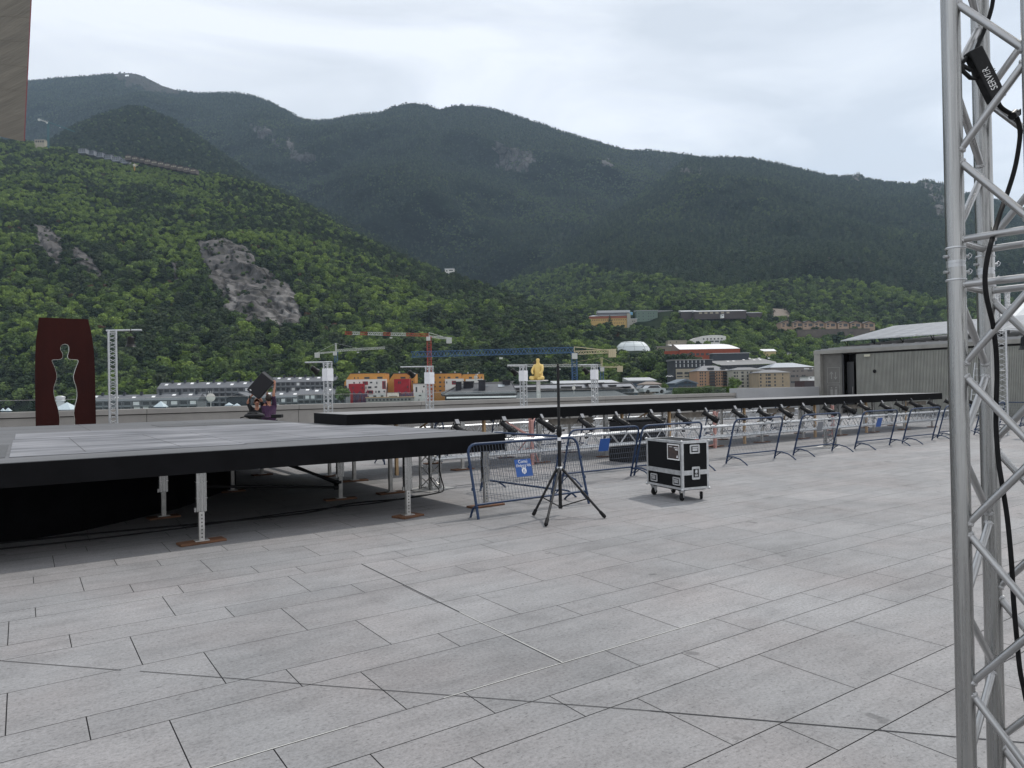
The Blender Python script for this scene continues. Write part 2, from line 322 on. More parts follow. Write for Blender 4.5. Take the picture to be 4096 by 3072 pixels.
    for (x, y, s, b) in ((1.68, 8.78, 1, (.5, .2, .1)), (4.28, 8.76, 1, (.36, .26, .3)), (5.55, 8.8, 1, (.55, .2, .05)), (-6.5, 9.0, 1, (.5, .2, .2)), (4.13, 10.85, 1, (.5, .16, -.1)), (5.04, 10.95, 0, (.45, .2, .0)), (5.19, 12.9, 0, (.5, .2, -.1)), (5.11, 14.0, 0, (.4, .2, .2)), (1.6, 10.9, 1, (.4, .2, .1)), (-.9, 11.5, 1, (.4, .2, .1)), (3.0, 13, 0, (.4, .2, 0)), (.4, 13, 0, (.4, .2, 0)), (-2.2, 13, 0, (.4, .2, 0)), (4.1, 15.2, 0, (.4, .2, 0)), (1.5, 15.2, 0, (.4, .2, 0)), (4.4, 17.3, 0, (.4, .2, 0)), (1.8, 17.3, 0, (.4, .2, 0)), (4.4, 19.1, 0, (.4, .2, 0)), (-1, 17.3, 0, (.4, .2, 0)), (1.5, 19.1, 0, (.4, .2, 0))):
        leg_parts(t, x-ox, y-oy, ZT-.2, bool(s), b)
    for a, b in (((4.1, 10.85, .28), (2.9, 11.6, .8)), ((4.08, 10.87, .2), (2.2, 11.3, .34)), ((4.1, 10.9, .25), (3.2, 12.9, .8))):
        MB().tube((a[0]-ox, a[1]-oy, a[2]), (b[0]-ox, b[1]-oy, b[2]), .022, 8).tube((a[0]-ox-.04, a[1]-oy, a[2]), (a[0]-ox+.04, a[1]-oy, a[2]), .04, 10).build('diagonal_brace', BMETAL, t)
stage()
def runway():
    u0, u1, v0, v1, ZT = 5.12, 28.6, 13.02, 14.8, 1.27
    t = thing('runway_platform', 'long narrow black edged catwalk running from stage to pavilion', 'catwalk', (u0, v0, 0)); W = v1-v0; Ln = u1-u0
    MB().box(0, Ln, 0, W, ZT-.04, ZT).build('deck', mat('sunlit tone runway deck', (.24, .24, .245), .75, 0, .8, .15, spec=.3), t)  # lighter than the stage deck: sunlight on the runway put into its colour
    f = MB(); f.box(-.03, Ln+.03, -.03, -.002, ZT-.235, ZT-.005); f.box(-.03, Ln+.03, W+.002, W+.03, ZT-.235, ZT-.005); f.box(-.03, -.002, .0, W, ZT-.215, ZT-.006); f.box(Ln+.002, Ln+.03, 0, W, ZT-.235, ZT-.006)
    f.build('black_fascia', BLACKP, t)
    j = MB()
    for x in np.arange(.9, Ln, 1.02): j.box(x-.02, x+.02, .03, W-.03, ZT-.16, ZT-.045)
    j.box(.1, Ln-.1, .1, .14, ZT-.2, ZT-.161); j.box(.1, Ln-.1, W-.14, W-.1, ZT-.2, ZT-.161); j.build('joist', GREYP, t)
    for k, x in enumerate(np.arange(2.6, Ln, 2.04)):
        leg_parts(t, x, .12, ZT-.2, True, (.5, .2, .1*(-1)**k)); leg_parts(t, x+.1, W-.12, ZT-.2, False, (.4, .2, 0), False)
    for k, x in enumerate(np.arange(5.0, Ln, 4.1)):
        MB().box(x, x+1.35, .2, .235, .84, .98).build('cross_board', GREYP, t)
    for k, x in enumerate((1.1, 3.2, 7.3, 9.0, 12.1, 15.6, 18.6, 21.2)):
        MB().bbox(x-.03, x+.03, .16, .23, 0, ZT-.17, .004).build('timber_post', TIMBER, t)
    for x in (1.9, 8.4, 14.6): MB().tube((x, .5, .95), (x+.75, 1.2, .35), .02, 6).tube((x+.02, .4, 1.02), (x-.3, 1.4, .5), .02, 6).build('timber_brace', TIMBER, t)
runway()
def pink_post(x, y, dx, lab):
    t = thing('prop_post', lab, 'prop', (x, y, 0), 0)
    MB().bbox(-.035, .035, -.035, .035, 0, 1.0, .004).build('upright', PINK, t)
    MB().tube((0, 0, .62), (dx, .3, 1.0), .028, 6).build('diagonal_strut', PINK, t)
    MB().tube((0, 0, .1), (-dx*.6, .2, .03), .022, 6).tube((0, 0, .45), (-dx*.6, .2, .03), .02, 6).build('lower_strut', PINK, t)
pink_post(9.35, 12.86, -.55, 'pink timber prop with a strut under the catwalk beside the blue barriers')
pink_post(15.5, 12.86, .5, 'pink timber prop with a strut under the catwalk behind the flight case')
pink_post(11.3, 15.6, .45, 'pale pink timber prop behind the catwalk near the black crate stack')
pink_post(21.2, 12.9, .4, 'pink timber prop under the far end of the catwalk')
# ---------------------------------------------------------------- lattice trusses
def truss_parts(t, Ln, S, rc, rb, pitch, axis='x', mtl=ALU, sides='all', ends=True):
    """square truss from the local origin along +x or +z, section S; chords, lattice and end frames as parts"""
    def X(a, b, c): return (a, b, c) if axis == 'x' else (b, c, a)
    h = S/2; cs = [(-h, -h), (h, -h), (h, h), (-h, h)]
    for (y, z) in cs: MB().tube(X(0, y, z), X(Ln, y, z), rc, 10).build('chord', mtl, t)
    lt = MB(); n = max(1, round(Ln/pitch)); p = Ln/n
    for k in range(4):
        a, b = cs[k], cs[(k+1) % 4]
        for i in range(n):
            x0, x1, x2 = i*p+.02, i*p+p/2, (i+1)*p-.02
            lt.tube(X(x0, *a), X(x1, *b), rb, 6); lt.tube(X(x1, *b), X(x2, *a), rb, 6)
    lt.build('lattice', mtl, t)
    if ends:
        xs = [0.02, Ln-.02]+[q for q in np.arange(2, Ln-.5, 2)]
        for x in xs:
            e = MB()
            for k in range(4): e.tube(X(x, *cs[k]), X(x, *cs[(k+1) % 4]), rb, 6)
            for c in cs: e.tube(X(x-.03, *c), X(x+.03, *c), rc*1.25, 10)
            e.build('end_frame', mtl, t)
t = thing('lighting_truss', 'long silver lattice truss carrying spotlights in front of the catwalk', 'truss', (5.84, 10.98, .63)); truss_parts(t, 19.6, .24, .025, .01, .5, mtl=ALUB)
t = thing('lighting_truss', 'long silver lattice truss carrying spotlights behind the catwalk', 'truss', (7.2, 17.2, .58)); truss_parts(t, 19, .24, .025, .01, .5, mtl=ALUB)
def tower_foot(x, y, h, lab, plate=True):
    t = thing('truss_support', lab, 'truss support', (x, y, .014), .35); truss_parts(t, h, .24, .025, .01, .45, axis='z')
    if plate: MB().bbox(-.34, .34, -.3, .3, -.013, -.004, .003).build('base_plate', STEEL, t)
tower_foot(5.80, 10.98, .85, 'short silver truss leg at the stage end of the front truss')
tower_foot(17.9, 10.98, .5, 'short silver truss leg half way along the front truss')
tower_foot(25.3, 10.98, .5, 'short silver truss leg at the pavilion end of the front truss')
tower_foot(7.3, 17.2, .45, 'short silver truss leg at the stage end of the rear truss')
tower_foot(16.5, 17.2, .45, 'short silver truss leg half way along the rear truss')
# ---------------------------------------------------------------- profile spotlights
CARD = mat('grey colour frame card', (.28, .285, .30), .8)
CHROME = mat('lamp chrome', (.7, .7, .72), .2, .9)
def spot_proto():
    t = thing('stage_spotlight', 'x', 'spotlight', (0, 0, 0), 0, 'spotlights on the front truss')
    M = Matrix.Translation((0, 0, .26)) @ Matrix.Rotation(math.radians(-57), 4, 'X')     # local z = beam axis
    M = Matrix.Translation((0, 0, .26)) @ Vector((-.35, .78, .5)).to_track_quat('Z', 'Y').to_matrix().to_4x4()
    MB().lathe([(.02, -.30), (.075, -.29), (.088, -.25), (.088, -.20), (.078, -.19), (.088, -.18), (.09, -.08), (.08, -.06), (.082, .0), (.07, .03), (.07, .08)], 14, M).build('lamp_body', BPLAST, t)
    b = MB()
    for k in range(8):
        an = k*PI/4; b.box(-.006, .006, .08, .1, -.27, -.07, M @ Matrix.Rotation(an, 4, 'Z'))
    b.build('cooling_fins', BMETAL, t)
    MB().lathe([(.066, .08), (.072, .10), (.072, .22), (.078, .23)], 14, M, caps=False).lathe([(.0, .2), (.066, .2)], 14, M, caps=False).build('lens_tube', BMETAL, t)
    q = MB()
    for a in range(4): q.box(-.1, .1, .085, .1, .225, .245, M @ Matrix.Rotation(a*PI/2, 4, 'Z'))
    q.build('colour_frame', BPLAST, t)
    MB().box(-.065, .065, -.06, .06, -.003, .003, M @ Matrix.Translation((0, .13, .22)) @ Matrix.Rotation(math.radians(60), 4, 'X')).build('shutter_flap', CARD, t)
    y = MB()
    for s in (-1, 1): y.path([(s*.115, 0, .27), (s*.12, 0, .08), (s*.07, 0, .015), (0, 0, .0)], .012, 6)
    y.tube((0, 0, .02), (0, 0, -.1), .014, 6).box(-.035, .035, -.04, .04, -.14, -.07).build('yoke_clamp', BMETAL, t)
    y.build  # keep
    c = MB().path([M @ Vector((0, 0, -.3)), M @ Vector((.03, -.03, -.38)), Vector((.1, -.1, -.02)), Vector((.25, -.05, -.1)), Vector((.45, -.02, -.09))], .008, 5)
    c.build('power_cable', RUBBER, t)
    MB().lathe([(.03, -.31), (.045, -.30), (.03, -.295)], 10, M).build('lamp_cap', CHROME, t)
    return t
sp0 = spot_proto(); used = False
FX = [(1842, 1718), (2029, 1706), (2183, 1703), (2342, 1698), (2481, 1688), (2620, 1678), (2730, 1683), (2839, 1668), (2954, 1654), (3056, 1652), (3141, 1654), (3227, 1647), (3316, 1641), (3393, 1641), (3458, 1637), (3543, 1620), (3602, 1622), (3660, 1620), (3733, 1609), (3800, 1607), (3880, 1604)]
for i, (x, y) in enumerate(FX):
    p = AV(x, y, 10.98); o = sp0 if i == 0 else copy_tree(sp0)
    o.scale = (.74, .74, .74); place(o, (p[0]+.02, 10.98, .78+.015*(i % 3)), random.uniform(-.28, .28), 'black spotlight on the front truss, %s counting from the stage end' % ORD[i])
RX = [(1760, 1708), (1985, 1690), (2148, 1668), (2270, 1672), (2375, 1664), (2600, 1660), (2668, 1655), (2790, 1650), (2900, 1646), (3012, 1640), (3130, 1632), (3260, 1628), (3350, 1624)]
for i, (x, y) in enumerate(RX):
    p = AV(x, y, 17.2); o = copy_tree(sp0); o['group'] = 'spotlights on the rear truss'
    o.scale = (.7, .7, .7); place(o, (p[0], 17.2, .73), PI+random.uniform(-.2, .5), 'black spotlight on the rear truss behind the catwalk, %s from the stage end' % ORD[i])
# ---------------------------------------------------------------- crowd barriers
def barrier(Ln, name='crowd_barrier', f0=1.):
    t = thing(name, 'x', 'barrier', (0, 0, 0), 0, 'blue crowd barriers on the plaza'); k = .26
    def Q(x, h, dy=0): return (x, k*h+dy, h*.965)
    r = .13; pts = [Q(0, 0), Q(0, 1-r)]+[Q(r-r*math.cos(a), 1-r+r*math.sin(a)) for a in (.4, .8, 1.2)]+[Q(r, 1), Q(Ln-r, 1)]+[Q(Ln-r+r*math.sin(a), 1-r+r*math.cos(a)) for a in (.4, .8, 1.2)]+[Q(Ln, 1-r), Q(Ln, 0)]
    MB().path(pts, .0185, 10).build('frame_tube', BLUE, t)
    MB().tube(Q(0, .19), Q(Ln, .19), .016, 8).build('bottom_rail', BLUE, t)
    wv = MB(); n = int(Ln/.05)
    for i in range(1, n):
        x = Ln*i/n; top = 1.0
        if x < r: top = 1-r+math.sqrt(max(0, r*r-(r-x)**2))
        if x > Ln-r: top = 1-r+math.sqrt(max(0, r*r-(x-Ln+r)**2))
        wv.tube(Q(x, .19), Q(x, top), .0024, 4, caps=False)
    for h in np.arange(.29, .99, .1): wv.tube(Q(0, h, .004), Q(Ln, h, .004), .0024, 4, caps=False)
    wv.build('wire_mesh', WIRE, t)
    for x in (0, Ln):
        q_ = f0 if x == 0 else 1.; MB().path([(x, .02, .15), (x, .2*q_, .16), (x, .38*q_, .12), (x, .5*q_, .05), (x, .56*q_, .0)], .015, 8).tube((x, .01, .04), (x, .17*q_, .15), .01, 6).build('curved_foot', BLUE, t)
    c = MB()
    for h in (.4, .7): c.box(-.03, -.012, k*h-.012, k*h+.012, h*.965-.02, h*.965+.02); c.box(Ln+.012, Ln+.03, k*h-.012, k*h+.012, h*.965-.02, h*.965+.02)
    c.build('hook', BLUE, t)
    return t
SIGNB = mat('blue enamel sign', (.012, .075, .29), .4, 0, 5, .12)
bA = barrier(1.92, f0=.35); bN = barrier(1.68)
place(bA, (4.91, 7.97, 0), .016, 'nearest blue barrier, carrying the blue town council sign, behind the tripod stand')
def BQ(x, h, d=0): return Vector((x, .26*h+d, h*.965))
ang = math.atan(.26/.965)
MS = Matrix.Translation(BQ(.86, .62, -.008)) @ Matrix.Rotation(PI/2-ang, 4, 'X')
sg = MB().box(-.14, .14, -.122, .122, -.002, .0, MS).build('council_sign', SIGNB, bA)
text_part('sign_lettering', 'Comú', .064, WHITE, MS @ Matrix.Translation((0, .088, .001)), sg)
text_part('sign_lettering', "d'Andorra la Vella", .056, WHITE, MS @ Matrix.Translation((0, .032, .001)), sg, xs=.62)
cr_ = MB(); cx = -.05; MS0 = MS; MS = MS @ Matrix.Scale(.8, 4)
cr_.prism([(-.042, .035), (-.05, 0), (-.04, -.035), (0, -.062), (.04, -.035), (.05, 0), (.042, .035), (0, .042)], .0003, .0012, M=MS @ Matrix.Translation((0, cx, 0)))
for q in (-.03, 0, .03): cr_.prism([(q-.012, .044), (q+.012, .044), (q*1.4, .075)], .0003, .0012, M=MS @ Matrix.Translation((0, cx, 0)))
cr_.build('sign_crest', WHITE, sg)
MB().box(-.007, .007, -.04, .022, .0013, .002, MS @ Matrix.Translation((-.014, cx, 0))).box(-.007, .007, -.04, .022, .0013, .002, MS @ Matrix.Translation((.014, cx, 0))).build('crest_bars', SIGNB, sg)
def put_b(u, v, rz, lab, plate=False, first=[True]):
    o = bN if first[0] else copy_tree(bN); first[0] = False
    place(o, (u, v, 0), rz, lab)
    return o
put_b(6.33, 10.2, -PI/2+.12, 'blue barrier end-on between the signed barrier and the truss')
plates = [(9.55, 9.95, PI, 'blue barrier with a small blue plate, between the tripod stand and the flight case', 1), (11.35, 9.98, PI, 'blue barrier partly behind the flight case, in front of the black crates', 0), (14.27, 10.14, PI-.01, 'first blue barrier to the right of the flight case', 0), (16.86, 10.3, PI+.02, 'second blue barrier to the right of the flight case', 2), (19.4, 10.18, PI-.01, 'third blue barrier to the right of the flight case', 1), (21.8, 10.2, PI, 'fourth blue barrier to the right of the flight case', 0), (24.35, 10.45, PI, 'fifth blue barrier right of the flight case, half hidden by the near truss', 0), (26.4, 10.3, PI, 'sixth blue barrier right of the flight case, seen through the near truss', 0)]
GREYC = mat('grey plate', (.18, .19, .21), .6)
for u, v, rz, lab, pl in plates:
    o = put_b(u, v, rz, lab)
    if pl:
        Mx = Matrix.Translation(BQ(.82, .68, .006)) @ Matrix.Rotation(PI/2-ang, 4, 'X')
        MB().box(-.12, .12, -.12, .12, -.004, 0, Mx).build('small_plate', SIGNB if pl == 1 else GREYC, o)
far = [(27.5, 9.6, PI/2-.2, 'blue barrier standing end-on behind the cable of the near truss'), (28.9, 8.8, PI-.25, 'blue barrier at the right edge, beyond the near truss'), (30.6, 10.6, PI, 'blue barrier in front of the ribbed pavilion wall'), (32.6, 10.3, PI+.1, 'blue barrier farthest right, against the ribbed pavilion wall'),
       (9.9, 15.5, PI, 'blue barrier behind the catwalk, nearest the stage'), (12.9, 15.5, PI, 'blue barrier behind the catwalk, left of the black crates'), (16.4, 15.6, PI, 'blue barrier behind the catwalk, right of the black crates'), (19.9, 15.6, PI, 'blue barrier behind the catwalk, half way to the pavilion'), (23.4, 15.6, PI, 'blue barrier behind the catwalk, nearest the pavilion'), (6.9, 15.3, 0, 'blue barrier glimpsed between stage and catwalk')]
for u, v, rz, lab in far: put_b(u, v, rz, lab)
# ---------------------------------------------------------------- flight case
CASEB = mat('black laminate case panel', (.006, .0065, .008), .6, 0, 40, .3, .08, 90, spec=.15)
EDGE = mat('case edge aluminium', (.52, .53, .54), .4, .55, 12, .2)
def flight_case():
    W, D, z0, z1 = .49, .9, .17, .885
    t = thing('flight_case', 'black flight case with silver edges standing on four castors', 'flight case', (7.965, 7.225, 0), -.19)
    MB().box(.008, W-.008, .008, D-.008, z0+.008, z1-.008).build('panel_box', CASEB, t)
    e = MB(); ew = .036
    for x in (0, W):
        for y in (0, D):
            sx = 1 if x == 0 else -1; sy = 1 if y == 0 else -1
            e.box(min(x, x+sx*ew), max(x, x+sx*ew), min(y, y+sy*.004), max(y, y+sy*.004), z0+.01, z1-.01); e.box(min(x, x+sx*.004), max(x, x+sx*.004), min(y+sy*.0045, y+sy*ew), max(y+sy*.0045, y+sy*ew), z0+.01, z1-.01)
    for z, s in ((z0, 1), (z1, -1), (.42, 1), (.385, 1)):
        a, b = (z, z+s*.034) if s > 0 else (z-.034, z)
        for y, q in ((0, -1), (D, 1)): e.box(.0, W, min(y, y+q*.005), max(y, y+q*.005), a, b)
        for x, q in ((0, -1), (W, 1)): e.box(min(x, x+q*.005), max(x, x+q*.005), 0, D, a, b)
        if z in (z0, z1):
            zz = z-.0 if s > 0 else z
            for y0, y1 in ((0, .034), (D-.034, D)): e.box(.0, W, y0, y1, zz-.001 if s > 0 else zz-.001, zz+.004)
            for x0, x1 in ((0, .034), (W-.034, W)): e.box(x0, x1, .0345, D-.0345, zz-.001, zz+.004)
    e.build('edge_extrusion', EDGE, t)
    for x in (0, W):
        for y in (0, D):
            for z in (z0+.004, z1-.004): MB().lathe([(.004, -.02), (.016, -.016), (.022, -.008), (.023, .0), (.022, .008), (.016, .016), (.004, .02)], 10, Matrix.Translation((x, y, z))).build('ball_corner', EDGE, t)
    def dish(M, w_, h_, latch=False):
        p = MB(); p.prism([(-w_, -h_+.012), (-w_+.012, -h_), (w_-.012, -h_), (w_, -h_+.012), (w_, h_-.012), (w_-.012, h_), (-w_+.012, h_), (-w_, h_-.012)], .0, .006, M=M); o = p.build('latch' if latch else 'handle', EDGE, t)
        MB().box(-w_*.68, w_*.68, -h_*.66, h_*.66, .0062, .008, M).build('recess', RUBBER, o)
        g = MB()
        if latch: g.lathe([(.001, .018), (.022, .017), (.024, .009)], 10, M @ Matrix.Translation((0, h_*.15, 0))); g.box(-.026, .026, -h_*.5, -h_*.2, .008, .014, M); g.box(-.018, .018, h_*.3, h_*.55, .008, .016, M)
        else: g.box(-w_*.55, w_*.55, h_*.18, h_*.5, .0085, .018, M); g.box(-w_*.5, w_*.5, -h_*.4, h_*.1, .0082, .012, M)
        g.build('grip', EDGE, o)
    FR = Matrix.Rotation(PI/2, 4, 'X')                                 # plane facing -y
    FL = Matrix.Rotation(-PI/2, 4, 'Z') @ Matrix.Rotation(PI/2, 4, 'X')  # plane facing -x
    dish(Matrix.Translation((W*.47, -.004, .765)) @ FR, .09, .066); dish(Matrix.Translation((W*.5, -.006, .41)) @ FR, .072, .095, True)
    for y in (.13, .70): dish(Matrix.Translation((-.004, y, .29)) @ FL, .09, .06)
    M = Matrix.Translation((-.001, .19, .72)) @ FL
    s = MB().box(-.15, .15, -.118, .118, .008, .010, M).build('sticker', WHITE, t)
    MB().box(-.132, .132, -.1, .1, .0102, .011, M).build('sticker_print', mat('dark print', (.025, .022, .025), .5, 0, 20, .5, col2=(.09, .06, .05)), s)
    q = MB(); q.prism([(.075, -.08), (.12, -.08), (.0975, -.035)], .0112, .012, M=M); q.box(-.1, -.02, .07, .078, .0112, .012, M); q.box(.02, .12, .06, .072, .0112, .012, M); q.box(.05, .12, .03, .046, .0112, .012, M); q.build('sticker_marks', WHITE, s)
    MB().box(.02, W-.02, .06, D-.06, z0-.018, z0-.002).build('castor_board', BLACKP, t)
    for i, (x, y, a) in enumerate(((.07, .1, .5), (W-.07, .1, .9), (.07, D-.1, .2), (W-.07, D-.1, 1.4))):
        M = Matrix.Translation((x, y, 0)) @ Matrix.Rotation(a, 4, 'Z'); cs = bpy.data.objects.new('castor', None)
        o = MB().prism([(-.05, .148), (.05, .148), (.03, .12), (.0, .045), (-.012, .045), (-.04, .12)], .026, .03, 'y', M).prism([(-.05, .148), (.05, .148), (.03, .12), (.0, .045), (-.012, .045), (-.04, .12)], -.03, -.026, 'y', M).box(-.055, .055, -.045, .045, .146, .151, M).build('castor', EDGE, t)
        MB().lathe([(.02, -.022), (.045, -.022), (.055, -.014), (.057, 0), (.055, .014), (.045, .022), (.02, .022)], 18, M @ Matrix.Translation((-.01, 0, .058)) @ Matrix.Rotation(PI/2, 4, 'X')).build('wheel', RUBBER, o)
    MB().box(.34, .4, .1, .14, z1+.004, z1+.012).build('sticker_scrap', REDS, t)
flight_case()
# ---------------------------------------------------------------- tripod stand
def tripod(loc, feet, mast, lab, zh=.61, zc=1.12):
    t = thing('tripod_stand', lab, 'tripod', loc); 
    MB().tube((0, 0, .1), (0, 0, zc), .0235, 14).build('lower_tube', BMETAL, t)
    MB().tube((0, 0, zc-.3), (0, 0, mast), .019, 14).tube((0, 0, mast-.012), (0, 0, mast), .022, 14).tube((0, 0, mast), (0, 0, mast+.03), .014, 10).build('upper_tube', BMETAL, t)
    MB().lathe([(.03, zc-.06), (.037, zc-.05), (.037, zc+.03), (.03, zc+.07), (.022, zc+.075)], 14).tube((.03, 0, zc), (.085, 0, zc+.01), .008, 8).tube((.075, -.015, zc+.012), (.085, .02, zc+.012), .012, 8).build('clamp_collar', BPLAST, t)
    MB().lathe([(.0245, zc-.125), (.0255, zc-.12), (.0255, zc-.085), (.0245, zc-.08)], 14, caps=False).build('paper_label', WHITEP, t)
    MB().lathe([(.026, zh-.01), (.045, zh), (.047, zh+.022), (.03, zh+.035)], 14).build('hub_ring', EDGE, t)
    for fx, fy in feet:
        d = Vector((fx, fy, 0)).normalized(); a = Vector((0, 0, zh-.005))+d*.05; b = Vector((fx, fy, .03))
        l = MB().tube(a, b, .0165, 12, .0165).tube(a-d*.02+Vector((0, 0, .02)), a+(b-a)*.06, .02, 8).build('leg', BMETAL, t)
        MB().tube(b+(a-b)*.10, b, .022, 12, .026).tube(b, b-(a-b).normalized()*.02, .026, 12, .016).build('rubber_foot', RUBBER, l)
        mdl = a+(b-a)*.62
        MB().tube((d.x*.02, d.y*.02, .115), mdl, .008, 6).tube(mdl-Vector((0, 0, .015)), mdl+Vector((0, 0, .02)), .014, 8).build('leg_stay', BMETAL, t)
    MB().tube((0, 0, .085), (0, 0, .13), .028, 12).build('stay_collar', BMETAL, t)
tripod((5.945, 7.55, 0), [(5.60-5.945, 7.69-7.55), (5.19-5.945+.1, 6.89-7.55+.12), (6.2-5.945, 6.96-7.55)], 2.0, 'tall black tripod stand on the paving in front of the signed barrier')
# ---------------------------------------------------------------- black crate stack behind the front truss
COVER = mat('black fabric cover', (.012, .012, .014), .85, 0, 3, .5, .5, 9)
for i, (x, y, z0, h) in enumerate(((11.75, 12.0, 0, .38), (11.78, 12.02, .385, .58))):
    t = thing('equipment_crate', ['lower black covered crate behind the front truss', 'upper black covered crate stacked behind the front truss'][i], 'crate', (x, y, z0), .04*i)
    MB().bbox(-.6, .6, -.33, .33, .0, h-.05, .03).build('crate_body', COVER, t); MB().bbox(-.61, .61, -.34, .34, h-.049, h-.002, .015).build('crate_lid', CASEB, t)
    for s in (-.3, .3): MB().box(s-.05, s+.05, -.345, -.331, h*.4, h*.4+.03).build('handle', RUBBER, t)
# cables on the ground
def cable(pts, r, lab, m=RUBBER):
    P = [Vector(tuple(map(float, p))) for p in pts]; out = []
    for i in range(len(P)-1):
        p0, p1, p2, p3 = P[max(i-1, 0)], P[i], P[i+1], P[min(i+2, len(P)-1)]
        for k in range(8):
            s = k/8; out.append(.5*((2*p1)+(p2-p0)*s+(2*p0-5*p1+4*p2-p3)*s*s+(3*p1-p0-3*p2+p3)*s**3))
    out.append(P[-1]); o0 = out[0]; o = MB().path([q-o0 for q in out], r, 8).build('power_cable', m); o.location = o0; tag(o, lab, 'cable'); return o
cable([(5.84, 10.7, .62), (5.83, 10.68, .3), (5.86, 10.62, .03), (5.6, 10.4, .012), (4.9, 10.2, .012), (4.1, 10.3, .012), (3.0, 9.9, .012), (.5, 10.2, .012), (-3, 10.4, .012)], .011, 'thick black cable from the truss leg running under the stage')
cable([(5.7, 10.85, .5), (5.72, 10.8, .2), (5.7, 10.5, .012), (5.2, 10.32, .012), (4.4, 10.1, .012), (3.2, 10.1, .012), (1, 9.8, .012), (-2, 10, .012)], .009, 'thinner black cable beside the thick one under the stage')
# ---------------------------------------------------------------- near truss tower at the right
def near_truss():
    cf = lambda x, d: np.array([0, 0, 0]) + RT*x + FH*d
    A, B, D, C = [Vector(tuple(cf(*q))) for q in ((1.315, 2.1), (1.504, 2.253), (1.438, 1.941), (1.627, 2.094))]
    t = thing('truss_tower', 'tall silver aluminium truss tower close to the viewer, its cable hanging inside', 'truss tower', (A.x, A.y, 0)); o0 = A.copy()
    def P(p, z): return Vector((p.x-o0.x, p.y-o0.y, z))
    for p in (A, B, C, D):
        m = MB(); r = .0255
        m.tube(P(p, .02), P(p, 2.035), r, 28).tube(P(p, 2.055), P(p, 4.2), r, 28); m.build('chord', ALU, t)
        k = MB(); k.tube(P(p, 2.0), P(p, 2.043), r*.985, 28); k.tube(P(p, 2.047), P(p, 2.09), r*.985, 28)
        for z in (1.998, 2.092): k.lathe([(r-.001, z-.004), (r+.0022, z-.002), (r+.0025, z+.001), (r-.001, z+.004)], 28, Matrix.Translation(P(p, 0)), caps=False)
        k.tube(P(p, 2.035), P(p, 2.055), r*.93, 20)
        for z in (2.022, 2.068):
            a = Vector(tuple(RT)).normalized(); k.tube(P(p, z)-a*.036, P(p, z)+a*.038, .0045, 10)
        k.build('coupling', ALUB, t)
        k = MB()
        for z in (2.022, 2.068):
            a = Vector(tuple(RT)); q = P(p, z)+a*.036
            k.path([q+Vector((0, 0, -.008)), q+a*.008+Vector((0, 0, -.004)), q+a*.012+Vector((0, 0, .004)), q+a*.005+Vector((0, 0, .009)), q+Vector((0, 0, .004)), q-a*.03+Vector((0, 0, -.01))], .0011, 6)
        k.build('spring_clip', CHROME, t)
    up = [2.338, 2.382, 2.804, 2.848, 3.27, 3.314, 3.74, 3.78]; lo = [1.757, 1.709, 1.289, 1.249, .826, .782, .36, .32]
    NB = [(2.115,), (1.983,)]
    def face(p, q):                       # p carries the 'pair' nodes of this face, q the ones midway
        def br(a, za, b, zb):
            pa = P(a, za); pb = P(b, zb); d = (pb-pa); d2 = Vector((d.x, d.y, 0)).normalized(); s = pa+d2*.022; e = pb-d2*.022
            MB().tube(s, e, .0105, 14).build('brace', ALUS, t)
            w_ = MB()
            for c, dd in ((s, d2), (e, -d2)): w_.lathe([(.0105, .004), (.0135, .0), (.015, -.004), (.0125, -.008)], 12, Matrix.Translation(c) @ (e-s if c is s else s-e).to_track_quat('Z', 'Y').to_matrix().to_4x4(), caps=False)
            w_.build('weld', CHROMEW, t)
        br(p, 2.115, q, 2.115); br(p, 1.983, q, 1.983)
        br(q, 2.15, p, up[0])
        for i in range(0, 3): br(p, up[2*i+1], q, (up[2*i+1]+up[2*i+2])/2-.022); br(q, (up[2*i+1]+up[2*i+2])/2+.022, p, up[2*i+2])
        br(q, 1.945, p, lo[0])
        for i in range(0, 3): br(p, lo[2*i+1], q, (lo[2*i+1]+lo[2*i+2])/2+.022); br(q, (lo[2*i+1]+lo[2*i+2])/2-.022, p, lo[2*i+2])
        br(p, lo[7], q, .1)
    face(A, D); face(B, A); face(C, B); face(D, C)
CHROMEW = mat('weld bead', (.5, .5, .5), .3, .9, 80, .3, .5, 200)
near_truss()
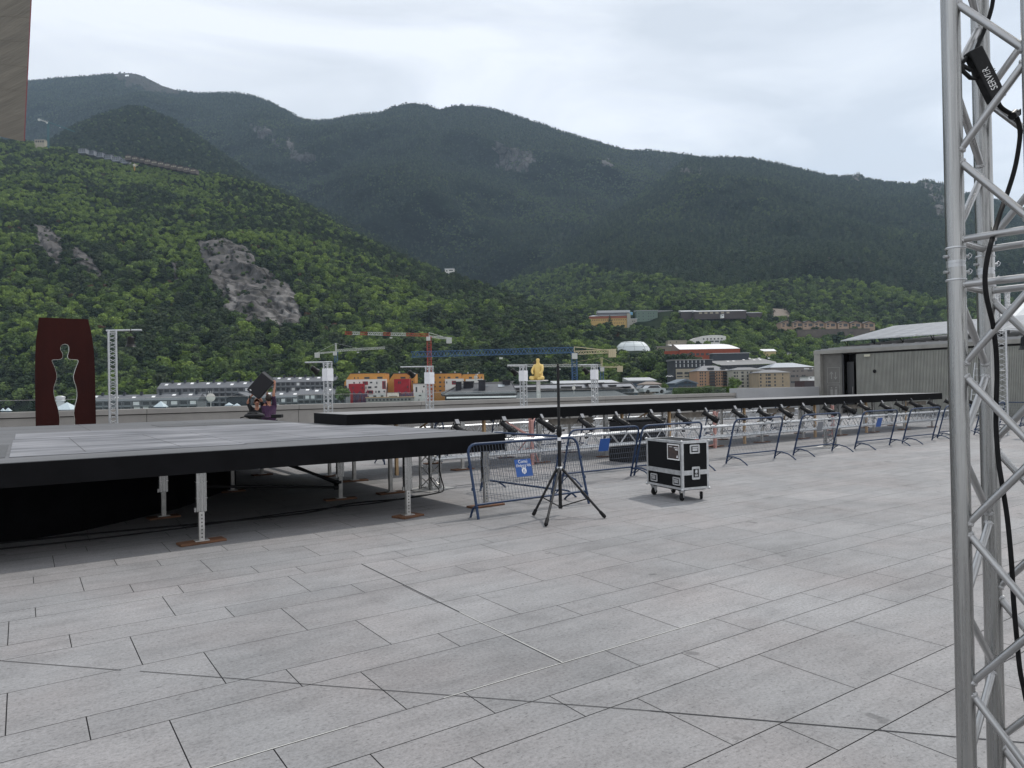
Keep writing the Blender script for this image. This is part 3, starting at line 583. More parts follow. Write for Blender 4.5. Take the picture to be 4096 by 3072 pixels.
def hang_cable():
    px = [(3985, -120, 2.2), (3972, 0, 2.2), (3962, 50, 2.2), (3945, 100, 2.2), (3925, 150, 2.2), (3908, 190, 2.18), (3900, 220, 2.16)]
    pts = [AD(*p) for p in px]; cable(pts, .0062, 'black cable running down to the connector box at the top of the near truss')
    px = [(3985, 390, 2.15), (4000, 425, 2.15), (4030, 448, 2.16), (4060, 463, 2.17), (4074, 490, 2.17), (4080, 540, 2.17), (4070, 620, 2.16), (4055, 690, 2.15), (4030, 770, 2.14), (4005, 840, 2.1), (3980, 920, 2.06), (3962, 980, 2.0), (3948, 1040, 1.99), (3940, 1110, 1.99), (3945, 1180, 1.99), (3958, 1240, 2.0), (3972, 1300, 2.02), (3984, 1400, 2.04), (3988, 1500, 2.05), (3985, 1600, 2.05), (3984, 1700, 2.05), (3990, 1800, 2.04), (3996, 1860, 2.04), (4012, 1960, 2.03), (4030, 2080, 2.03), (4046, 2250, 2.03), (4054, 2400, 2.03), (4068, 2560, 2.03), (4080, 2680, 2.03), (4100, 2780, 2.03), (4118, 2900, 2.04), (4125, 3300, 2.05)]
    cable([AD(*p) for p in px], .0068, 'long black cable hanging down in front of the near truss from the connector box')
    c = Vector(tuple(AD(3938, 300, 2.13))); ax = (Vector(tuple(AD(3985, 395, 2.13)))-Vector(tuple(AD(3892, 205, 2.13)))).normalized()
    n = -Vector(tuple(FW)); y = n.cross(ax).normalized(); n = ax.cross(y).normalized()
    M = Matrix.Translation(c) @ Matrix((ax, y, n)).transposed().to_4x4()
    t = thing('connector_box', 'black cable connector marked in white capitals tied inside the near truss', 'connector', M=M)
    MB().bbox(-.082, .084, -.0235, .0235, -.014, .014, .004).build('connector_body', BPLAST, t)
    k = MB(); k.path([(-.03, -.03, 0), (-.055, -.05, .004), (-.04, -.058, .006), (-.01, -.045, .004), (.0, -.024, .0)], .006, 8); k.path([(-.07, -.024, 0), (-.06, -.045, 0), (-.045, -.05, .0)], .006, 8); k.build('clasp', BPLAST, t)
    k = MB()
    for x in (-.012, -.006): k.path([(x, -.0245, .0), (x+.004, -.024, .0152), (x+.01, .024, .0152), (x+.008, .0245, 0)], .0013, 6)
    k.build('wire_tie', DARKJ, t)
    tx = text_part('marking', 'SERVER', .030, WHITE, Matrix.Translation((.018, -.001, .0145)) @ Matrix.Rotation(PI, 4, 'Z') @ Matrix.Rotation(0, 4, 'Z'), t, depth=.0004, xs=.72)
    tt = thing('cable_tie', 'black strap holding the cable to the near truss brace below the connector', 'cable tie', AD(4056, 462, 2.165))
    MB().tube((-.012, 0, -.004), (.012, 0, .01), .012, 10).path([(.0, -.01, .01), (.014, -.012, .018), (.02, -.01, .004), (.012, -.01, .0)], .0022, 6).build('strap', BPLAST, tt)
hang_cable()
# ---------------------------------------------------------------- concrete slab hanging in at the upper left
def overhang():
    a, b = AD(122, 0, 8.6), AD(94, 566, 8.6); c = AD(-1, 546, 8.9); up_ = (a-b)/np.linalg.norm(a-b)
    lf = (c-b)/np.linalg.norm(c-b); bk = ray(60, 250)-.35*RT; bk = bk/np.linalg.norm(bk)
    T = lambda i, j, k: Vector(tuple(b + lf*i + up_*j + bk*k))
    t = thing('concrete_canopy', 'weathered board marked concrete slab with red edge, upper left corner', 'concrete canopy', b); M = Matrix.Translation(-Vector(tuple(b)))
    def bx(i0, i1, j0, j1, k0, k1): return [T(i, j, k) for k in (k0, k1) for j in (j0, j1) for i in (i0, i1)]
    F_ = [(0, 2, 3, 1), (4, 5, 7, 6), (0, 1, 5, 4), (2, 6, 7, 3), (0, 4, 6, 2), (1, 3, 7, 5)]
    m = MB()
    for k in range(12): m.add([M @ v for v in bx(.0, 3.2, .3*k, .3*k+.296, 0, .4+.003*(k % 2))], F_)
    m.add([M @ v for v in bx(.002, 3.2, 0, 3.59, .01, .39)], F_); m.build('slab', CONCD, t)
    MB().add([M @ v for v in bx(-.026, .0, .01, 3.6, -.012, .35)], F_).build('red_trim', mat('dull red trim', (.16, .02, .025), .6, 0, 6, .3), t)
overhang()
# ---------------------------------------------------------------- rusty steel sculpture with a figure cut out
CORT = mat('rusted weathering steel', (.026, .006, .005), .85, 0, 2.2, .35, .3, 30, col2=(.045, .011, .009), stretch=(1, 1, .35), spec=.2)
POL = mat('polished steel rim', (.42, .41, .37), .3, .8, 7, .4)
def sculpture():
    def q(x, y): p = AV(100+x/3.53, 1250+y/3.53, 20.8); return (float(p[0]), float(p[2]))
    outer = [q(*p) for p in ((152, 1595), (146, 1300), (141, 900), (146, 600), (156, 380), (167, 320), (185, 170), (196, 70), (895, 95), (900, 130), (925, 240), (945, 340), (966, 480), (977, 620), (990, 900), (998, 1300), (1004, 1575))]
    outer = [(outer[0][0]+.02, 0.0)]+outer+[(outer[-1][0]+.01, 0.0)]
    cut = [q(*p) for p in ((708, 1578), (705, 1500), (693, 1420), (712, 1310), (735, 1215), (738, 1130), (722, 1040), (695, 960), (688, 900), (700, 850), (722, 780), (746, 720), (755, 690), (745, 668), (690, 662), (640, 658), (612, 645), (605, 610), (614, 575), (624, 535), (622, 490), (605, 458), (572, 446), (535, 450), (508, 472), (499, 505), (503, 535), (522, 568), (532, 605), (518, 648), (470, 662), (415, 664), (382, 672), (384, 698), (405, 745), (425, 800), (443, 865), (446, 925), (432, 975), (412, 1030), (404, 1090), (409, 1170), (430, 1255), (455, 1330), (478, 1420), (486, 1500), (484, 1590))]
    def fine(pts, n=3):
        out = []
        for i in range(len(pts)-1):
            p0, p1, p2, p3 = [Vector(pts[max(0, min(len(pts)-1, j))]) for j in (i-1, i, i+1, i+2)]
            for k in range(n):
                s = k/n; out.append(tuple(.5*((2*p1)+(p2-p0)*s+(2*p0-5*p1+4*p2-p3)*s*s+(3*p1-p0-3*p2+p3)*s**3)))
        out.append(pts[-1]); return out
    cut = fine(cut); cut = [(cut[0][0], 0.0)]+cut+[(cut[-1][0], 0.0)]
    ox = outer[0][0]; t = thing('steel_sculpture', 'tall rust red steel slab with a human figure cut through it', 'sculpture', (ox, 20.8, 0))
    poly = [(a-ox, b) for a, b in outer]+[(a-ox, b) for a, b in cut]
    bm = bmesh.new(); vs = [bm.verts.new((a, 0, b)) for a, b in poly]; f = bm.faces.new(vs)
    r = bmesh.ops.extrude_face_region(bm, geom=[f]); nv = [e for e in r['geom'] if isinstance(e, bmesh.types.BMVert)]
    for v in nv: v.co.y += .16
    bmesh.ops.triangulate(bm, faces=[g for g in bm.faces if len(g.verts) > 4]); bmesh.ops.recalc_face_normals(bm, faces=bm.faces)
    me = bpy.data.meshes.new('plate'); bm.to_mesh(me); bm.free(); me.materials.append(CORT); o = bpy.data.objects.new('plate', me); COL.objects.link(o); o.parent = t
    ri = MB(); n = len(cut)
    cc = [(a-ox, b) for a, b in cut]
    def off(i):
        a = Vector(cc[max(0, i-1)]); b = Vector(cc[min(n-1, i+1)]); d = (b-a).normalized(); return Vector(cc[i])+Vector((-d.y, d.x))*.006
    P2 = [off(i) for i in range(n)]
    vs = [(p.x, -.006, p.y) for p in P2]+[(p.x, .166, p.y) for p in P2]+[(cc[i][0], -.006, cc[i][1]) for i in range(n)]
    ri.add(vs, [(i, i+1, n+i+1, n+i) for i in range(n-1)]+[(i, i+1, 2*n+i+1, 2*n+i) for i in range(n-1)]); ri.build('steel_rim', POL, t, recalc=False)
sculpture()
# ---------------------------------------------------------------- light towers along the parapet
def wash(M, parent_lab, cat='spotlight'):
    t = thing('wash_light', parent_lab, cat, M=M)
    MB().lathe([(.02, 0), (.075, -.01), (.085, -.06), (.09, -.16), (.1, -.2)], 12).build('lamp_body', BPLAST, t)
    MB().lathe([(.1, -.2), (.13, -.27), (.135, -.275)], 8, caps=False).build('barn_door', BMETAL, t)
    MB().path([(.1, 0, -.08), (.11, 0, .05), (0, 0, .1), (-.11, 0, .05), (-.1, 0, -.08)], .01, 6).tube((0, 0, .1), (0, 0, .2), .015, 6).build('yoke', BMETAL, t); return t
TW = [(1.9, 20.6, 3.33, 0, 0.75, 'tall silver lattice light tower beside the rust red sculpture', None),
      (8.02, 22, 2.63, 1, -.72, 'silver lattice light tower with papers, left of the catwalk start', 1),
      (11.65, 22, 2.5, 1, -1.0, 'silver lattice light tower with papers, in front of the red crane', 1),
      (15.65, 22, 2.56, 1, -.6, 'silver lattice light tower with papers, left of the yellow statue', 1),
      (19.2, 22, 2.6, 1, -.6, 'silver lattice light tower with papers, right of the tripod mast', 1)]
for i, (x, y, h, paper, arm, lab, _) in enumerate(TW):
    t = thing('light_tower', lab, 'light tower', (x, y, 0), 0 if i == 0 else .35, 'lattice light towers along the parapet'); S = .165 if i == 0 else .18
    truss_parts(t, h, S, .02 if i == 0 else .02, .009, S*1.35, axis='z', mtl=ALUB); MB().bbox(-.35, .35, -.35, .35, .002, .012, .003).build('base_plate', STEEL, t)
    sgn = 1 if arm > 0 else -1; ld_ = Matrix.Rotation(-t.rotation_euler.z, 4, 'Z') @ Vector(tuple(RT)); A_ = abs(arm)
    a = MB(); a.tube(ld_*(-.15*sgn)+Vector((0, 0, h+.03)), ld_*(arm)+Vector((0, 0, h+.03)), .024, 10); a.build('top_arm', ALUB, t)
    if paper:
        m = MB(); n = 6
        for k in range(4):
            M = Matrix.Rotation(k*PI/2, 4, 'Z')
            vs = [M @ Vector((-.122+.244*a_/n, -.122+.005*math.sin(3*a_+b_*2+k), h-.57+.4*b_/n+.006*math.sin(a_*2))) for b_ in range(n+1) for a_ in range(n+1)]
            m.add(vs, [(r*(n+1)+c, r*(n+1)+c+1, (r+1)*(n+1)+c+1, (r+1)*(n+1)+c) for r in range(n) for c in range(n)])
        m.build('paper_cover', WHITEP, t)
    q = t.matrix_basis @ (ld_*(arm*(.72 if paper else .62))+Vector((0, 0, h-.12)))
    wash(Matrix.Translation(q) @ Matrix.Scale(.95, 4) @ Matrix.Rotation((0 if i == 0 else .9*sgn), 4, 'Y') @ Matrix.Rotation(.1, 4, 'X'), ['small black lamp hanging from the arm of the tall tower by the sculpture', 'black lamp hanging from the tower left of the catwalk start', 'black lamp hanging from the tower in front of the red crane', 'black lamp hanging from the tower left of the yellow statue', 'black lamp hanging from the tower right of the tripod mast'][i])
p = AD(4010, 1600, 22); t = thing('light_tower', 'lattice light tower against the pavilion, seen through the near truss', 'light tower', (float(p[0]), float(p[1]), 0), .3, 'lattice light towers along the parapet')
truss_parts(t, 3.25, .25, .02, .009, .33, axis='z', mtl=ALUB); MB().tube((0, -.1, 3.26), (.35, -.35, 3.26), .022, 8).build('top_arm', ALUB, t)
wash(Matrix.Translation(Vector((float(p[0])+.42, float(p[1])-.5, 3.05))) @ Matrix.Scale(1.5, 4), 'black moving head lamp hanging in front of the pavilion roof')
# ---------------------------------------------------------------- people lifting a loudspeaker
SKIN = mat('skin', (.42, .2, .13), .55, 0, 12, .12)
HAIRD = mat('dark brown hair', (.02, .011, .007), .6, 0, 60, .5, .5, 200)
HAIRR = mat('auburn hair', (.13, .045, .018), .55, 0, 50, .4, .4, 200)
PURP = mat('purple plaid shirt', (.045, .016, .05), .85, 0, 26, .5, .1, 60)
BLKC = mat('black cotton', (.010, .010, .013), .9, 0, 20, .4, .1, 60)
JEAN = mat('dark jeans', (.02, .026, .04), .85, 0, 30, .3, .1, 60)
def skin_obj(name, verts, edges, radii, material, parent, root=0, sub=2):
    me = bpy.data.meshes.new(name); me.from_pydata([tuple(v) for v in verts], edges, []); o = bpy.data.objects.new(name, me); COL.objects.link(o); o.parent = parent
    md = o.modifiers.new('skin', 'SKIN'); md.use_smooth_shade = True
    for i, r in enumerate(radii):
        s = me.skin_vertices[0].data[i]; s.radius = (r, r) if not isinstance(r, tuple) else r; s.use_root = (i == root)
    sb = o.modifiers.new('sub', 'SUBSURF'); sb.levels = sub; sb.render_levels = sub; me.materials.append(material); return o
def person(lab, loc, rz, LA, RA, LH, RH, top, hair, headyaw, beard=False, longhair=False):
    """LA, RA = (elbow, wrist) in local coords, hands reach LH, RH"""
    t = thing('person', lab, 'person', loc, rz)
    J = dict(pel=(0, 0, .94), wai=(0, 0, 1.08), che=(0, -.02, 1.3), nec=(0, 0, 1.47), nk2=(0, -.01, 1.54), hd=(0, -.02, 1.62), hd2=(0, -.02, 1.70), ls=(-.19, 0, 1.43), rs=(.19, 0, 1.43), lh=(-.09, 0, .9), rh=(.09, 0, .9), lk=(-.11, -.02, .5), rk=(.12, -.03, .5), la=(-.11, .02, .09), ra=(.13, .02, .09), lt=(-.12, -.13, .04), rt=(.15, -.13, .04))
    J['le'], J['lw'] = LA; J['re'], J['rw'] = RA
    R = dict(pel=.12, wai=.11, che=.12, nec=.06, nk2=.055, hd=.085, hd2=.075, ls=.07, rs=.07, lh=.095, rh=.095, lk=.06, rk=.06, la=.042, ra=.042, lt=.035, rt=.035, le=.043, lw=.028, re=.043, rw=.028)
    K = list(J); E = [('pel', 'wai'), ('wai', 'che'), ('che', 'nec'), ('nec', 'nk2'), ('nk2', 'hd'), ('hd', 'hd2'), ('che', 'ls'), ('che', 'rs'), ('ls', 'le'), ('le', 'lw'), ('rs', 're'), ('re', 'rw'), ('pel', 'lh'), ('lh', 'lk'), ('lk', 'la'), ('la', 'lt'), ('pel', 'rh'), ('rh', 'rk'), ('rk', 'ra'), ('ra', 'rt')]
    V = [Vector(J[k]) for k in K]; ED = [(K.index(a), K.index(b)) for a, b in E]; RR = [R[k] for k in K]
    for sd, w_, tgt, e_ in (('lw', 'lw', LH, 'le'), ('rw', 'rw', RH, 're')):     # palm and five fingers grown from the wrist
        wv = Vector(J[w_]); d = (Vector(tgt)-wv).normalized(); sx = d.cross(Vector((0, 1, 0))).normalized(); nn = d.cross(sx)
        pi_ = len(V); V.append(wv+d*.05); RR.append((.034, .016)); ED.append((K.index(w_), pi_)); 
        for k, (o_, ln) in enumerate(((-.03, .07), (-.011, .082), (.009, .078), (.027, .062))):
            a = len(V); V += [wv+d*.09+sx*o_, wv+d*(.09+ln*.55)+sx*o_*1.15+nn*.012, wv+d*(.09+ln*.8)+sx*o_*1.15+nn*.035]; RR += [.010, .009, .008]; ED += [(pi_, a), (a, a+1), (a+1, a+2)]
        a = len(V); V += [wv+d*.045-sx*.04, wv+d*.08-sx*.058+nn*.02]; RR += [.012, .009]; ED += [(pi_, a), (a, a+1)]
    skin_obj('body', V, ED, RR, SKIN, t)
    # clothing
    G = lambda ks: [Vector(J[k]) for k in ks]
    sl = lambda s, f: Vector(J[s+'s']).lerp(Vector(J[s+'e']), f)
    tv = [Vector((0, 0, .86))]+G(['pel', 'wai', 'che', 'nec'])+[Vector(J['ls']), sl('l', .45), sl('l', .95), Vector(J['rs']), sl('r', .45), sl('r', .95)]
    skin_obj('shirt', tv, [(0, 1), (1, 2), (2, 3), (3, 4), (3, 5), (5, 6), (6, 7), (3, 8), (8, 9), (9, 10)], [(.19, .16), (.185, .155), (.18, .15), (.205, .165), .085, .085, .066, .06, .085, .066, .06], top, t, 1)
    tv = G(['pel', 'lh', 'lk', 'la', 'rh', 'rk', 'ra']); skin_obj('trousers', tv, [(0, 1), (1, 2), (2, 3), (0, 4), (4, 5), (5, 6)], [.15, .1, .075, .06, .1, .075, .06], JEAN, t)
    # head details
    H = Matrix.Translation((0, -.02, 1.66)) @ Matrix.Rotation(headyaw, 4, 'Z')
    def ell(name, c, s, m, par=None, cut=None, n=14):
        bm = bmesh.new(); bmesh.ops.create_uvsphere(bm, u_segments=n, v_segments=n//2+2, radius=1)
        for v in bm.verts:
            nz = 1+.06*math.sin(v.co.x*9+v.co.z*7)+.05*math.sin(v.co.y*11+1)
            v.co = Vector((c[0]+v.co.x*s[0]*nz, c[1]+v.co.y*s[1]*nz, c[2]+v.co.z*s[2]*nz))
        if cut: bmesh.ops.delete(bm, geom=[v for v in bm.verts if cut(v.co)], context='VERTS')
        bmesh.ops.transform(bm, matrix=H, verts=bm.verts)
        me = bpy.data.meshes.new(name); bm.to_mesh(me); bm.free()
        for p_ in me.polygons: p_.use_smooth = True
        me.materials.append(m); o = bpy.data.objects.new(name, me); COL.objects.link(o); o.parent = par or t; return o
    ell('hair', (0, .022, .03), (.098, .108, .115), hair, cut=lambda c: c.y < -.055 and c.z < .085 or c.z < -.09)
    if longhair: ell('hair_tail', (0, .06, -.07), (.08, .06, .11), hair)
    if beard: ell('beard', (0, -.062, -.075), (.062, .05, .06), hair)
    f = MB(); f.tube(H @ Vector((0, -.085, .02)), H @ Vector((0, -.115, -.02)), .008, 8, .014); f.build('nose', SKIN, t)
    f = MB()
    for s in (-1, 1): f.lathe([(.001, -.011), (.011, 0), (.001, .011)], 8, H @ Matrix.Translation((s*.032, -.083, .022)))
    f.build('eyes', mat('eye dark', (.02, .015, .012), .3), t)
    MB().tube(H @ Vector((-.022, -.092, -.05)), H @ Vector((.022, -.092, -.05)), .006, 6).build('mouth', mat('lips', (.3, .09, .08), .5), t)
    e = MB()
    for s in (-1, 1): e.lathe([(.004, -.02), (.014, -.01), (.016, .01), (.006, .02)], 8, H @ Matrix.Translation((s*.088, .005, .0)))
    e.build('ears', SKIN, t)
    for s, a, b in ((-1, 'la', 'lt'), (1, 'ra', 'rt')):
        p_ = Vector(J[a]); MB().bbox(p_.x-.045, p_.x+.045, p_.y-.2, p_.y+.07, .002, .09, .03).build('shoe', RUBBER, t)
    return t
# man with his back to the viewer (+y is away from viewer in his frame when rz = -TH)
dm = 20.2; RZ = -TH
def loc_at(x, d): p = AD(x, 1600, d); return Vector((float(p[0]), float(p[1]), 0))
L1 = loc_at(1076, dm); L2 = loc_at(1028, dm+.55)
SC = {0: .93, 1: .87}
def tolocal(L0, rz, x, y, d): return (Matrix.Rotation(-rz, 4, 'Z') @ (Vector(tuple(map(float, AD(x, y, d))))-L0))/SC[0 if L0 == L1 else 1]
rz1 = RZ+PI+.9; h1 = tolocal(L1, rz1, 1099, 1528, dm); h2 = tolocal(L1, rz1, 1069, 1575, dm+.25)
def arm(L0, rz, ex, ey, ed, wx, wy, wd): return (tolocal(L0, rz, ex, ey, ed), tolocal(L0, rz, wx, wy, wd))
a_r = arm(L1, rz1, 1094, 1578, dm-.05, 1099, 1541, dm); a_l = arm(L1, rz1, 1070, 1608, dm+.2, 1068, 1578, dm+.3)
pm = person('man in a purple shirt with dark hair and beard lifting the loudspeaker', L1, rz1, a_r, a_l, h1, h2, PURP, HAIRD, -.5, beard=True)
rz2 = RZ+.15
b_l = arm(L2, rz2, 990, 1610, dm+.4, 1006, 1582, dm+.3); b_r = arm(L2, rz2, 1045, 1600, dm+.3, 1030, 1584, dm+.2)
pw = person('auburn haired person in black top holding up the loudspeaker by its stand', L2, rz2, b_l, b_r, tolocal(L2, rz2, 1018, 1572, dm+.2), tolocal(L2, rz2, 1028, 1574, dm+.1), BLKC, HAIRR, .2, longhair=False)
pm.scale = (.93,)*3; pw.scale = (.87,)*3
def loudspeaker():
    c = Vector(tuple(AD(1046, 1541, dm+.05))); ax = (Vector(tuple(AD(1049, 1488, dm)))-Vector(tuple(AD(991, 1554, dm)))).normalized(); n = -Vector(tuple(FW))
    n = (n+Vector(tuple(RT))*.25).normalized(); y = n.cross(ax).normalized(); n = ax.cross(y).normalized()
    t = thing('loudspeaker', 'large black loudspeaker held up at a tilt by two people', 'loudspeaker', M=Matrix.Translation(c) @ Matrix((ax, y, n)).transposed().to_4x4())
    MB().bbox(-.33, .33, -.215, .215, -.17, .17, .025).build('cabinet', BPLAST, t)
    MB().bbox(-.315, .315, -.2, .2, .1705, .182, .008).build('grille', mat('speaker grille', (.018, .017, .021), .75, 0, 90, .4, .3, 300), t)
    MB().lathe([(.03, -.335), (.03, -.331)], 10, Matrix.Rotation(PI/2, 4, 'Y')).build('pole_socket', STEEL, t)
    MB().box(-.27, -.24, .1, .15, .183, .186).build('badge', WHITE, t)
loudspeaker()
p = loc_at(999, dm); 
tripod((p.x, p.y, 0), [(.45, .1), (-.3, .35), (-.2, -.42)], 1.62, 'black speaker stand behind the stage under the lifted loudspeaker', .5, 1.0)
def backpack():
    c = AG(1012, 1673, 1.062); t = thing('backpack', 'small black backpack lying flat on the back edge of the stage', 'backpack', (c[0], c[1]-.15, 1.062), -TH)
    bm = bmesh.new(); bmesh.ops.create_uvsphere(bm, u_segments=24, v_segments=14, radius=1)
    for v in bm.verts:
        co = v.co.copy(); f = (abs(co.x)**4+abs(co.y)**4)**.25 or 1
        v.co = Vector((co.x*.26, co.y*.2, .0+max(0, co.z*.5+.5)*.15+.012*mnoise.noise(co*3)))
    me = bpy.data.meshes.new('bag_body'); bm.to_mesh(me); bm.free(); me.materials.append(COVER)
    for q in me.polygons: q.use_smooth = True
    o = bpy.data.objects.new('bag_body', me); COL.objects.link(o); o.parent = t
    MB().path([(-.24, -.02, .05), (-.33, -.06, .03), (-.36, -.02, .015), (-.28, .04, .04)], .012, 6).path([(.22, -.05, .03), (.31, -.06, .012), (.36, 0, .012)], .012, 6).build('strap', RUBBER, t)
    MB().bbox(-.14, .12, -.13, .06, .125, .165, .018).build('front_pocket', COVER, t)
backpack()
c = AG(1100, 1672, 1.062); t = thing('equipment_box', 'small black box at the back edge of the stage beside the man', 'box', (c[0]+.1, c[1]+.15, 1.062), -TH)
MB().bbox(-.13, .13, -.1, .1, 0, .085, .012).build('box_body', BPLAST, t); MB().box(-.1, .1, -.104, -.1005, .02, .05).build('front_slot', BMETAL, t)
# ---------------------------------------------------------------- parapet, glass balustrade, block wall
def parapet():
    t = thing('parapet_wall', 'long beige concrete parapet wall along the far side of the plaza', 'wall', (-20, 24, 0)); v0 = 0
    x0, x1 = 0, 50.6
    js = [q for q in np.arange(0, x1, 4.62)]
    m = MB()
    for a in js: m.box(a+.008, min(a+4.612, x1), .03, .4, 0, 1.12)
    m.build('wall_panel', WALLM, t)
    m = MB()
    for a in js: m.bbox(a+.006, min(a+4.614, x1), -.02, .46, 1.145, 1.30, .006)
    m.build('coping', WALLM, t); MB().box(0, x1-.1, .05, .38, 0, 1.146).build('shadow_gap', DARKJ, t)
    g = thing('glass_balustrade', 'frameless glass balustrade behind the parapet coping', 'glass railing', (-20, 24.75, 0))
    for i, a in enumerate(np.arange(0, 50, 2.31)):
        MB().box(a+.01, a+2.30, 0, .016, .7, 1.62).build('glass_pane', GLASS, g)
    m = MB().box(0, 50.4, -.01, .03, .6, .72); m.build('glass_channel', STEEL, g)
    m = MB().box(0, 50.4, -.004, .02, 1.621, 1.632); m.build('top_rail', STEEL, g)
parapet()
t = thing('block_wall', 'smooth pale grey wall joining the parapet and the pavilion', 'wall', (30.62, 23.9, 0))
MB().bbox(0, 7.35, 0, .5, 0, 1.53, .01).build('wall_panel', mat('pale grey render', (.36, .365, .375), .8, 0, 1.2, .07), t); MB().box(2, 2.25, -.004, -.001, .95, 1.0).build('wall_stain', mat('grey stain', (.25, .25, .26), .9), t)
# ---------------------------------------------------------------- pavilion
FIN = mat('grey corrugated cladding', (.33, .33, .30), .5, .2, 1.5, .12)
ROOFM = mat('grey standing seam roof', (.30, .30, .30), .45, .4, 1.2, .1)
def pavilion():
    X = 38.0; t = thing('pavilion', 'long low concrete pavilion with ribbed grey cladding and metal roof', 'pavilion', (X, 24.2, 0)); V = lambda v: v-24.2; y1 = V(-8)
    MB().box(-.02, .45, V(23.82), 0, 0, 3.4).build('corner_pillar', CONC, t)
    MB().bbox(-.04, .5, y1, .02, 3.40, 3.60, .01).build('concrete_beam', CONC, t)
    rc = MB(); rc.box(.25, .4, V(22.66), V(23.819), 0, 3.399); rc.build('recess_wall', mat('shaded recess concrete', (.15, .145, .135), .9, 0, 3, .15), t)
    MB().box(.3, 16, y1, 0, .0, .02).box(15.9, 16, y1, 0, 0, 3.4).box(.5, 16, -.3, 0, 0, 3.4).box(.5, 16, y1, y1+.3, 0, 3.4).build('back_wall', CONC, t)
    MB().box(.5, 16, y1, 0, 3.39, 3.6).build('ceiling', CONC, t)
    d = MB(); d.box(.9, .96, V(21.7), V(22.6), 0, 3.3); d.build('dark_interior_sheet', BMETAL, t)  # black sheet stands in for the dark interior behind the doorway
    d = MB(); d.box(.2, .26, V(22.53), V(22.60), 0, 3.35); d.box(.5, .55, V(22.1), V(22.5), 0, 2.9); dd = d.build('door', mat('dark grey door', (.035, .035, .037), .4), t)
    MB().tube((.47, V(22.16), 1.1), (.47, V(22.16), 1.5), .02, 8).build('handle', STEEL, dd)
    sgm = mat('etched sign line', (.27, .265, .25), .8); sg = MB()
    def fr(y0, y1_, z0, z1): 
        for a in ((y0, y0+.02, z0, z1), (y1_-.02, y1_, z0, z1), (y0+.021, y1_-.021, z0, z0+.02), (y0+.021, y1_-.021, z1-.02, z1)): sg.box(.243, .249, *a)
    ya, yb = V(22.8), V(23.55); fr(ya, yb, 1.72, 2.62); fr(ya, yb, .75, 1.62)
    for s, yy in ((1, yb-.25), (-1, ya+.25)):
        z0, z1 = 1.95, 2.35; sg.box(.243, .249, yy-.02, yy+.02, z0, z1)
        tip = z1+.04 if s > 0 else z0-.04
        for q in (-1, 1): sg.add([(.244, yy+q*.11, tip-s*.14), (.244, yy, tip), (.244, yy, tip-s*.05), (.244, yy+q*.08, tip-s*.18)], [(0, 1, 2, 3)])
    for yy in (yb-.24, ya+.24):
        sg.box(.243, .249, yy-.07, yy+.07, 1.08, 1.36); sg.box(.243, .249, yy-.055, yy-.01, .78, 1.08); sg.box(.243, .249, yy+.01, yy+.055, .78, 1.08); sg.lathe([(.001, 0), (.05, .001), (.05, .004), (.001, .005)], 12, Matrix.Translation((.243, yy, 1.44)) @ Matrix.Rotation(PI/2, 4, 'Y'))
    sg.build('restroom_pictogram', sgm, t)
    v = 21.72
    k = 0
    while v > -7.5:
        a, b = V(v-1.015), V(v); m = MB(); m.box(.13, .16, a, b, .02, 3.3)
        for q in range(14): yy = a+.02+q*(1.0/14)+.02; m.box(.085, .13, yy-.014, yy+.014, .02, 3.295)
        m.box(.08, .16, b-.012, b, .01, 3.3); m.build('ribbed_panel', FIN, t); v -= 1.02; k += 1
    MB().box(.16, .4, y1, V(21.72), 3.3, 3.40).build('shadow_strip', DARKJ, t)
    MB().box(.0, .07, V(21.22), V(20.9), 3.13, 3.25).build('wall_lamp', mat('cream lamp housing', (.55, .53, .42), .5), t)
    MB().lathe([(.001, 0), (.09, .01), (.1, .04), (.05, .08)], 12, Matrix.Translation((.08, V(20.68), 2.32)) @ Matrix.Rotation(-PI/2, 4, 'Y')).build('round_fixture', BPLAST, t)
    r = MB()
    for i, (z, xo) in enumerate(((3.602, .05), (3.66, .35), (3.72, .8))): r.box(xo, 16.2, y1, -.0-.2*i, z, z+.05)
    r.build('roof_edge', ROOFM, t)
    # low pitched roof rising away from the facade
    y0 = -.8; MB().add([(1.2, y0, 3.78), (1.2, y1, 3.78), (16, y1, 5.0), (16, y0, 5.0), (1.2, y0, 3.73), (1.2, y1, 3.73), (16, y1, 3.73), (16, y0, 3.73)], [(0, 1, 2, 3), (4, 7, 6, 5), (0, 4, 5, 1), (3, 2, 6, 7), (0, 3, 7, 4), (1, 5, 6, 2)]).build('roof', ROOFM, t)
    s = MB()
    for yy in np.arange(y0-.1, y1, -.6): s.add([(1.2+.0, yy, 3.79), (1.2, yy-.03, 3.79), (16, yy-.03, 5.01), (16, yy, 5.01), (1.2, yy, 3.83), (1.2, yy-.03, 3.83), (16, yy-.03, 5.05), (16, yy, 5.05)], [(4, 5, 6, 7), (0, 4, 7, 3), (1, 2, 6, 5), (0, 1, 5, 4)])
    s.build('roof_seam', ROOFM, t)
    for q in (0, .32): 
        p_ = AU(3990+q*120, 1200, X+7); MB().tube((7, V(float(p_[1])), 4.2), (7, V(float(p_[1])), float(p_[2])+.35), .14, 14).lathe([(.17, 0), (.17, .05), (.05, .1)], 14, Matrix.Translation((7, V(float(p_[1])), float(p_[2])+.38))).build('flue_pipe', mat('polished flue steel', (.4, .4, .4), .25, .9, 8, .4), t)
    # solar array on the roof
    g = thing('solar_array', 'tilted rows of solar panels on the pavilion roof', 'solar panels', (X+1.6, 22.6, 4.03)); sp = mat('solar glass', (.22, .225, .235), .35, .1); fm = ALUB
    pa = np.array([X+1.6, float(AU(3362, 1362, X+1.6)[1]), float(AU(3362, 1362, X+1.6)[2])])
